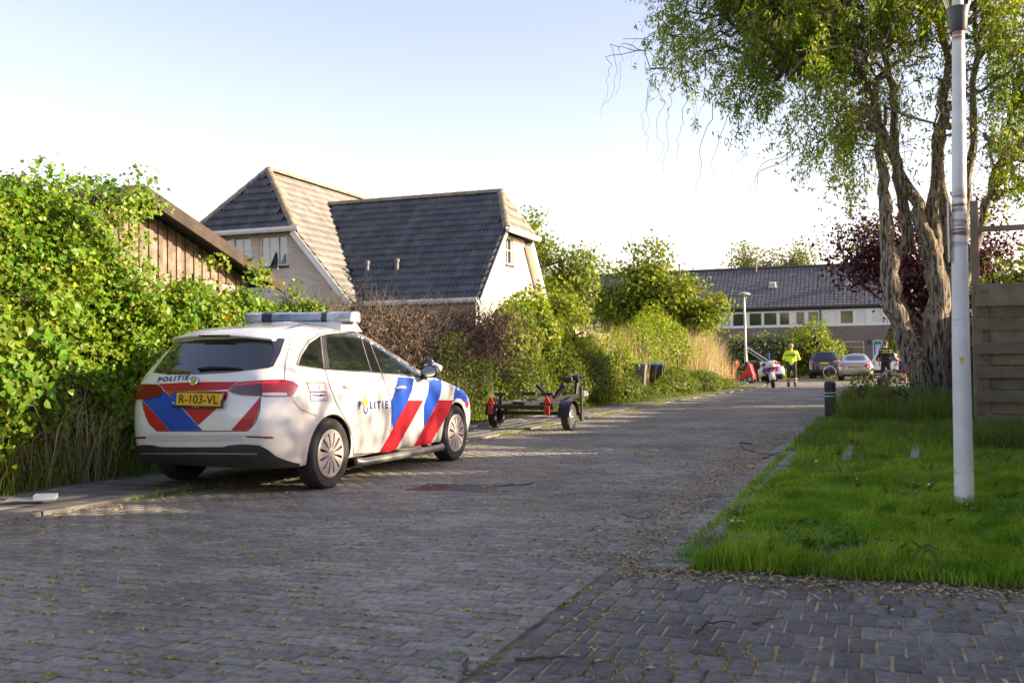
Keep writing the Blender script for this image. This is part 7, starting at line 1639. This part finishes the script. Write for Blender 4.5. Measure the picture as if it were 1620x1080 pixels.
# ---------------------------------------------------------------- bicycles
def bicycle(label, loc, rz, s, frame, tyre, lean=0, bag=None, name='bicycle'):
    t = thing(name, label, 'bicycle', loc, rz); L_ = Matrix.Rotation(lean, 4, 'X')
    def put(b, nm, mt, par=None, **k): b.v = [tuple(L_ @ (Vector(v)*s)) for v in b.v]; return b.build(nm, mt, par or t, **k)
    WY = basis((1, 0, 0), (0, 0, 1), (0, -1, 0))
    for x in (-.52, .52):
        w = link('wheel', None, t); b = MB(); b.lathe([(.335, -.018), (.355, 0), (.335, .018), (.318, 0)], 32, Matrix.Translation((x, 0, .355)) @ WY, close=True); put(b, 'tyre', tyre, w, smooth=True)
        b = MB()
        for k in range(14): a = 2*pi*k/14; b.tube([(x, 0, .355), (x+.32*cos(a), 0, .355+.32*sin(a))], .003, 3)
        b.tube([(x, -.04, .355), (x, .04, .355)], .02, 8); put(b, 'spokes', M_steel, w)
    b = MB(); bb = (-.08, 0, .3); hd_ = (.36, 0, .78); st_ = (-.2, 0, .75)
    for a, c, r_ in ((bb, hd_, .018), (bb, st_, .016), (st_, (.34, 0, .72) if True else hd_, .016), (bb, (-.52, 0, .355), .012), (st_, (-.52, 0, .355), .01), (hd_, (.52, 0, .355), .015), (hd_, (.33, 0, .95), .014)): b.tube([a, c], r_, 8)
    put(b, 'frame', frame, smooth=True)
    b = MB(); b.tube([(.2, -.28, 1.0), (.33, -.1, .98), (.33, .1, .98), (.2, .28, 1.0)], .013, 6); put(b, 'handlebar', M_steel, smooth=True)
    b = MB(); b.tube([(-.24, 0, .75), (-.26, 0, .9)], .012, 6); loft(b, [(-.09, -.3, .92, .08, .03), (0, -.24, .93, .14, .035), (.09, -.3, .92, .08, .03)]); put(b, 'saddle', M_ink)
    for x in (-.52, .52):
        b = MB(); b.tube([(x+cos(a)*.385, 0, .355+sin(a)*.385) for a in np.linspace(.5, pi+.1, 12)], .016, 6); put(b, 'mudguard', M_white if x > 0 else frame, smooth=True)
    b = MB(); b.tube([(-.08, -.12, .2), (-.08, -.04, .3), (-.08, .04, .3), (-.08, .12, .42)], .01, 6); put(b, 'pedals', M_ink)
    if bag:
        for sg in (-1, 1): b = MB(); b.box((-.52, sg*.13, .52), (.34, .12, .3), taper=(.9, .8)); put(b, 'pannier', bag, bevel=.03)
    return t
bicycle('bicycle with white tyred front wheel standing between the black and silver cars', (-2.2, 61.6, 0), pi, 1.03, M_ink, mat('white tyre', (.6, .58, .54), .7), radians(4))
q = at(1428, 604, Y=38.); bicycle('pink bicycle with pannier bags in the rough grass by the willow', (q[0], 38., .06), radians(200), .9, mat('pink frame', (.5, .08, .16), .4), mat('white tyre', (.6, .58, .54)), radians(-6), mat('pink bag', (.4, .05, .13), .7))
q = at(1397, 615, Y=34.); BG = thing('bag', 'small pink and dark green bag standing at the edge of the rough grass', 'bag', (q[0], 34., 0)); b = MB(); b.box((-.09, 0, .3), (.16, .2, .42), Matrix.Rotation(-.12, 3, 'Y'), taper=(.9, .8)); b.build('green_half', mat('dark green cloth', (.015, .04, .035), .8), BG, bevel=.03); b = MB(); b.box((.09, 0, .31), (.16, .2, .42), Matrix.Rotation(.08, 3, 'Y'), taper=(.8, .8)); b.build('pink_half', mat('pink cloth', (.42, .1, .16), .8), BG, bevel=.03); b = MB(); b.tube([(-.08, 0, .5), (0, 0, .62), (.08, 0, .5)], .012, 6); b.build('strap', M_ink, BG)

# ---------------------------------------------------------------- red scooter, board
q = at(1172, 606, Y=48.5); SC = thing('mobility_scooter', 'red mobility scooter with black seat parked by the far lamp post', 'scooter', (q[0], 48.5, .05), radians(-8)); M_rs = mat('scooter red', (.6, .02, .02), .3, coat=.5)
b = MB(); b.prism([(-.82, .2), (-.75, .36), (-.5, .62), (-.3, .95), (-.22, 1.05), (-.14, 1.05), (-.12, .95), (-.2, .75), (-.38, .42), (-.42, .22)], .5, basis((1, 0, 0), (0, 0, 1), (0, -1, 0))); b.build('front_shield', M_rs, SC, bevel=.05, smooth=True)
b = MB(); b.prism([(-.45, .2), (-.45, .3), (.1, .3), (.15, .2)], .48, basis((1, 0, 0), (0, 0, 1), (0, -1, 0))); b.build('floor', M_rs, SC, bevel=.02)
b = MB(); b.prism([(.05, .2), (.1, .42), (.22, .55), (.4, .95), (.52, .92), (.6, .6), (.68, .4), (.68, .2)], .52, basis((1, 0, 0), (0, 0, 1), (0, -1, 0))); b.build('rear_body', M_rs, SC, bevel=.05, smooth=True)
b = MB(); b.box((.14, 0, .66), (.4, .44, .12), Matrix.Rotation(.15, 3, 'Y')); b.box((.3, 0, .86), (.12, .44, .36), Matrix.Rotation(.25, 3, 'Y')); b.build('seat', M_ink, SC, bevel=.03)
b = MB(); b.tube([(-.18, -.26, 1.08), (-.1, 0, 1.1), (-.18, .26, 1.08)], .02, 6); b.build('handlebar', M_ink, SC)
for x in (-.62, -.12, .5):
    for sg in ((0,) if x < -.5 else (-1, 1)):
        if x == -.12: continue
        w = link('wheel', None, SC); b = MB(); b.lathe([(.1, -.05), (.17, -.05), (.19, 0), (.17, .05), (.1, .05)], 20, Matrix.Translation((x, sg*.25, .19)) @ basis((1, 0, 0), (0, 0, 1), (0, -1, 0)), close=True); b.build('tyre', M_rubber, w, smooth=True); b = MB(); b.lathe([(0, .055), (.1, .045), (.1, -.045), (0, -.055)], 14, Matrix.Translation((x, sg*.25, .19)) @ basis((1, 0, 0), (0, 0, 1), (0, -1, 0))); b.build('hub', M_steel, w, smooth=True)
a, c = at(1184, 553, Y=52.8), at(1204, 566, Y=52.6); t_ = Vector(c-a).normalized(); n_ = Vector((0, -1, 0)); L_ = np.linalg.norm(c-a); BD = thing('leaning_board', 'white edged board leaning over the dark bin by the far lamp post', 'board', tuple(c))
x_, y_ = t_, n_.cross(t_); MM = basis(x_, y_, n_, (Vector(a)-Vector(c))/2); b = MB(); b.prism(rect(-L_/2-.1, L_/2+.55, -.1, .1), .05, MM); b.build('panel', M_white, BD, bevel=.01); b = MB(); b.prism(rect(-L_/2, L_/2+.4, -.04, .04), .02, MM @ Matrix.Translation((0, 0, .03))); b.build('dark_slot', M_ink, BD)

# ---------------------------------------------------------------- small things on the ground
DR = thing('drain_cover', 'rusty red and grey studded metal cover let into the road', 'drain cover', (-3.7, 8.36, 0)); M_rust = mat('rusted iron', (.13, .045, .04), .8, col2=(.09, .05, .05), scale=6, bump=.4); M_iron = mat('grey iron', (.09, .09, .11), .6, .3, bump=.3)
for sg, mt in ((-1, M_rust), (1, M_iron)):
    b = MB(); b.box((sg*.17, 0, -.008), (.335, .5, .02)); pl = b.build('plate', mt, DR, bevel=.003); b = MB()
    for i in range(9):
        for j in range(13): b.box((sg*.17+(i-4)*.036, (j-6)*.037+(i % 2)*.018, .004), (.018, .018, .005), taper=(.6, .6))
    o = b.build('studs', mt, pl); o['kind'] = 'stuff'
q = at(72, 789, Z=.065); TY_ = thing('plastic_tray', 'small white plastic tray lying on the pavement at the left', 'litter', tuple(q), radians(35)); M_pl = mat('white plastic', (.55, .6, .66), .35)
b = MB(); b.box((0, 0, .004), (.16, .11, .008))
for c_, d_ in (((.08, 0, .02), (.008, .126, .04)), ((-.08, 0, .02), (.008, .126, .04)), ((0, .059, .02), (.152, .008, .04)), ((0, -.059, .02), (.152, .008, .04))): b.box(c_, d_)
b.build('tray', M_pl, TY_); b = MB(); b.box((-.19, .0, .006), (.2, .12, .006), Matrix.Rotation(.05, 3, 'Y')); b.build('lid', M_pl, TY_)
r = np.random.default_rng(5); q = at(1160, 866, Z=.05); n = 500; P = np.column_stack([q[0]+r.normal(0, .11, n), q[1]+r.normal(0, .07, n), np.full(n, .07)]); grass_obj('dead_grass_clump', P, r.uniform(.03, .08, n), r.uniform(.003, .006, n), r.uniform(.6, 2.0, n), mat('withered grass', (.16, .13, .08), .9, rand=.3), 'clump of withered brown grass at the corner of the lawn', 88)
b = MB()
for (x0, y0, x1, y1, r_) in ((780, 768, 845, 763, .012), (1190, 702, 1262, 722, .01), (1205, 725, 1240, 712, .008), (815, 1042, 900, 1040, .008), (740, 1040, 752, 1066, .006), (930, 838, 948, 832, .004), (985, 812, 1030, 818, .006), (1100, 1000, 1165, 985, .006), (1190, 985, 1240, 975, .005)):
    a, c = at(x0, y0, Z=.015), at(x1, y1, Z=.02); Q = wig(a, c, 7, .15, r); Q[:, 2] = np.clip(Q[:, 2], .008, .05); b.tube(Q, np.linspace(r_, r_*.5, 7), 5)
tag(b.build('fallen_twigs', M_twig), 'brown fallen twigs scattered on the road', 'twigs', kind='stuff')
b = MB()
for (x0, y0, x1, y1) in ((1338, 730, 1347, 702), (1446, 728, 1450, 704)):
    a, c = Vector(at(x0, y0, Z=.06)), Vector(at(x1, y1, Z=.06)); t_ = (c-a).normalized(); x_ = t_.cross(Vector((0, 0, 1))); m_ = MB(); m_.prism(rect(-.045, .045, -.06, .06), (c-a).length, basis(x_, x_.cross(t_), t_, (a+c)/2+Vector((0, 0, -.035)))); KS = m_.build('kerb_stone', M_kerb, KERB, bevel=.01)
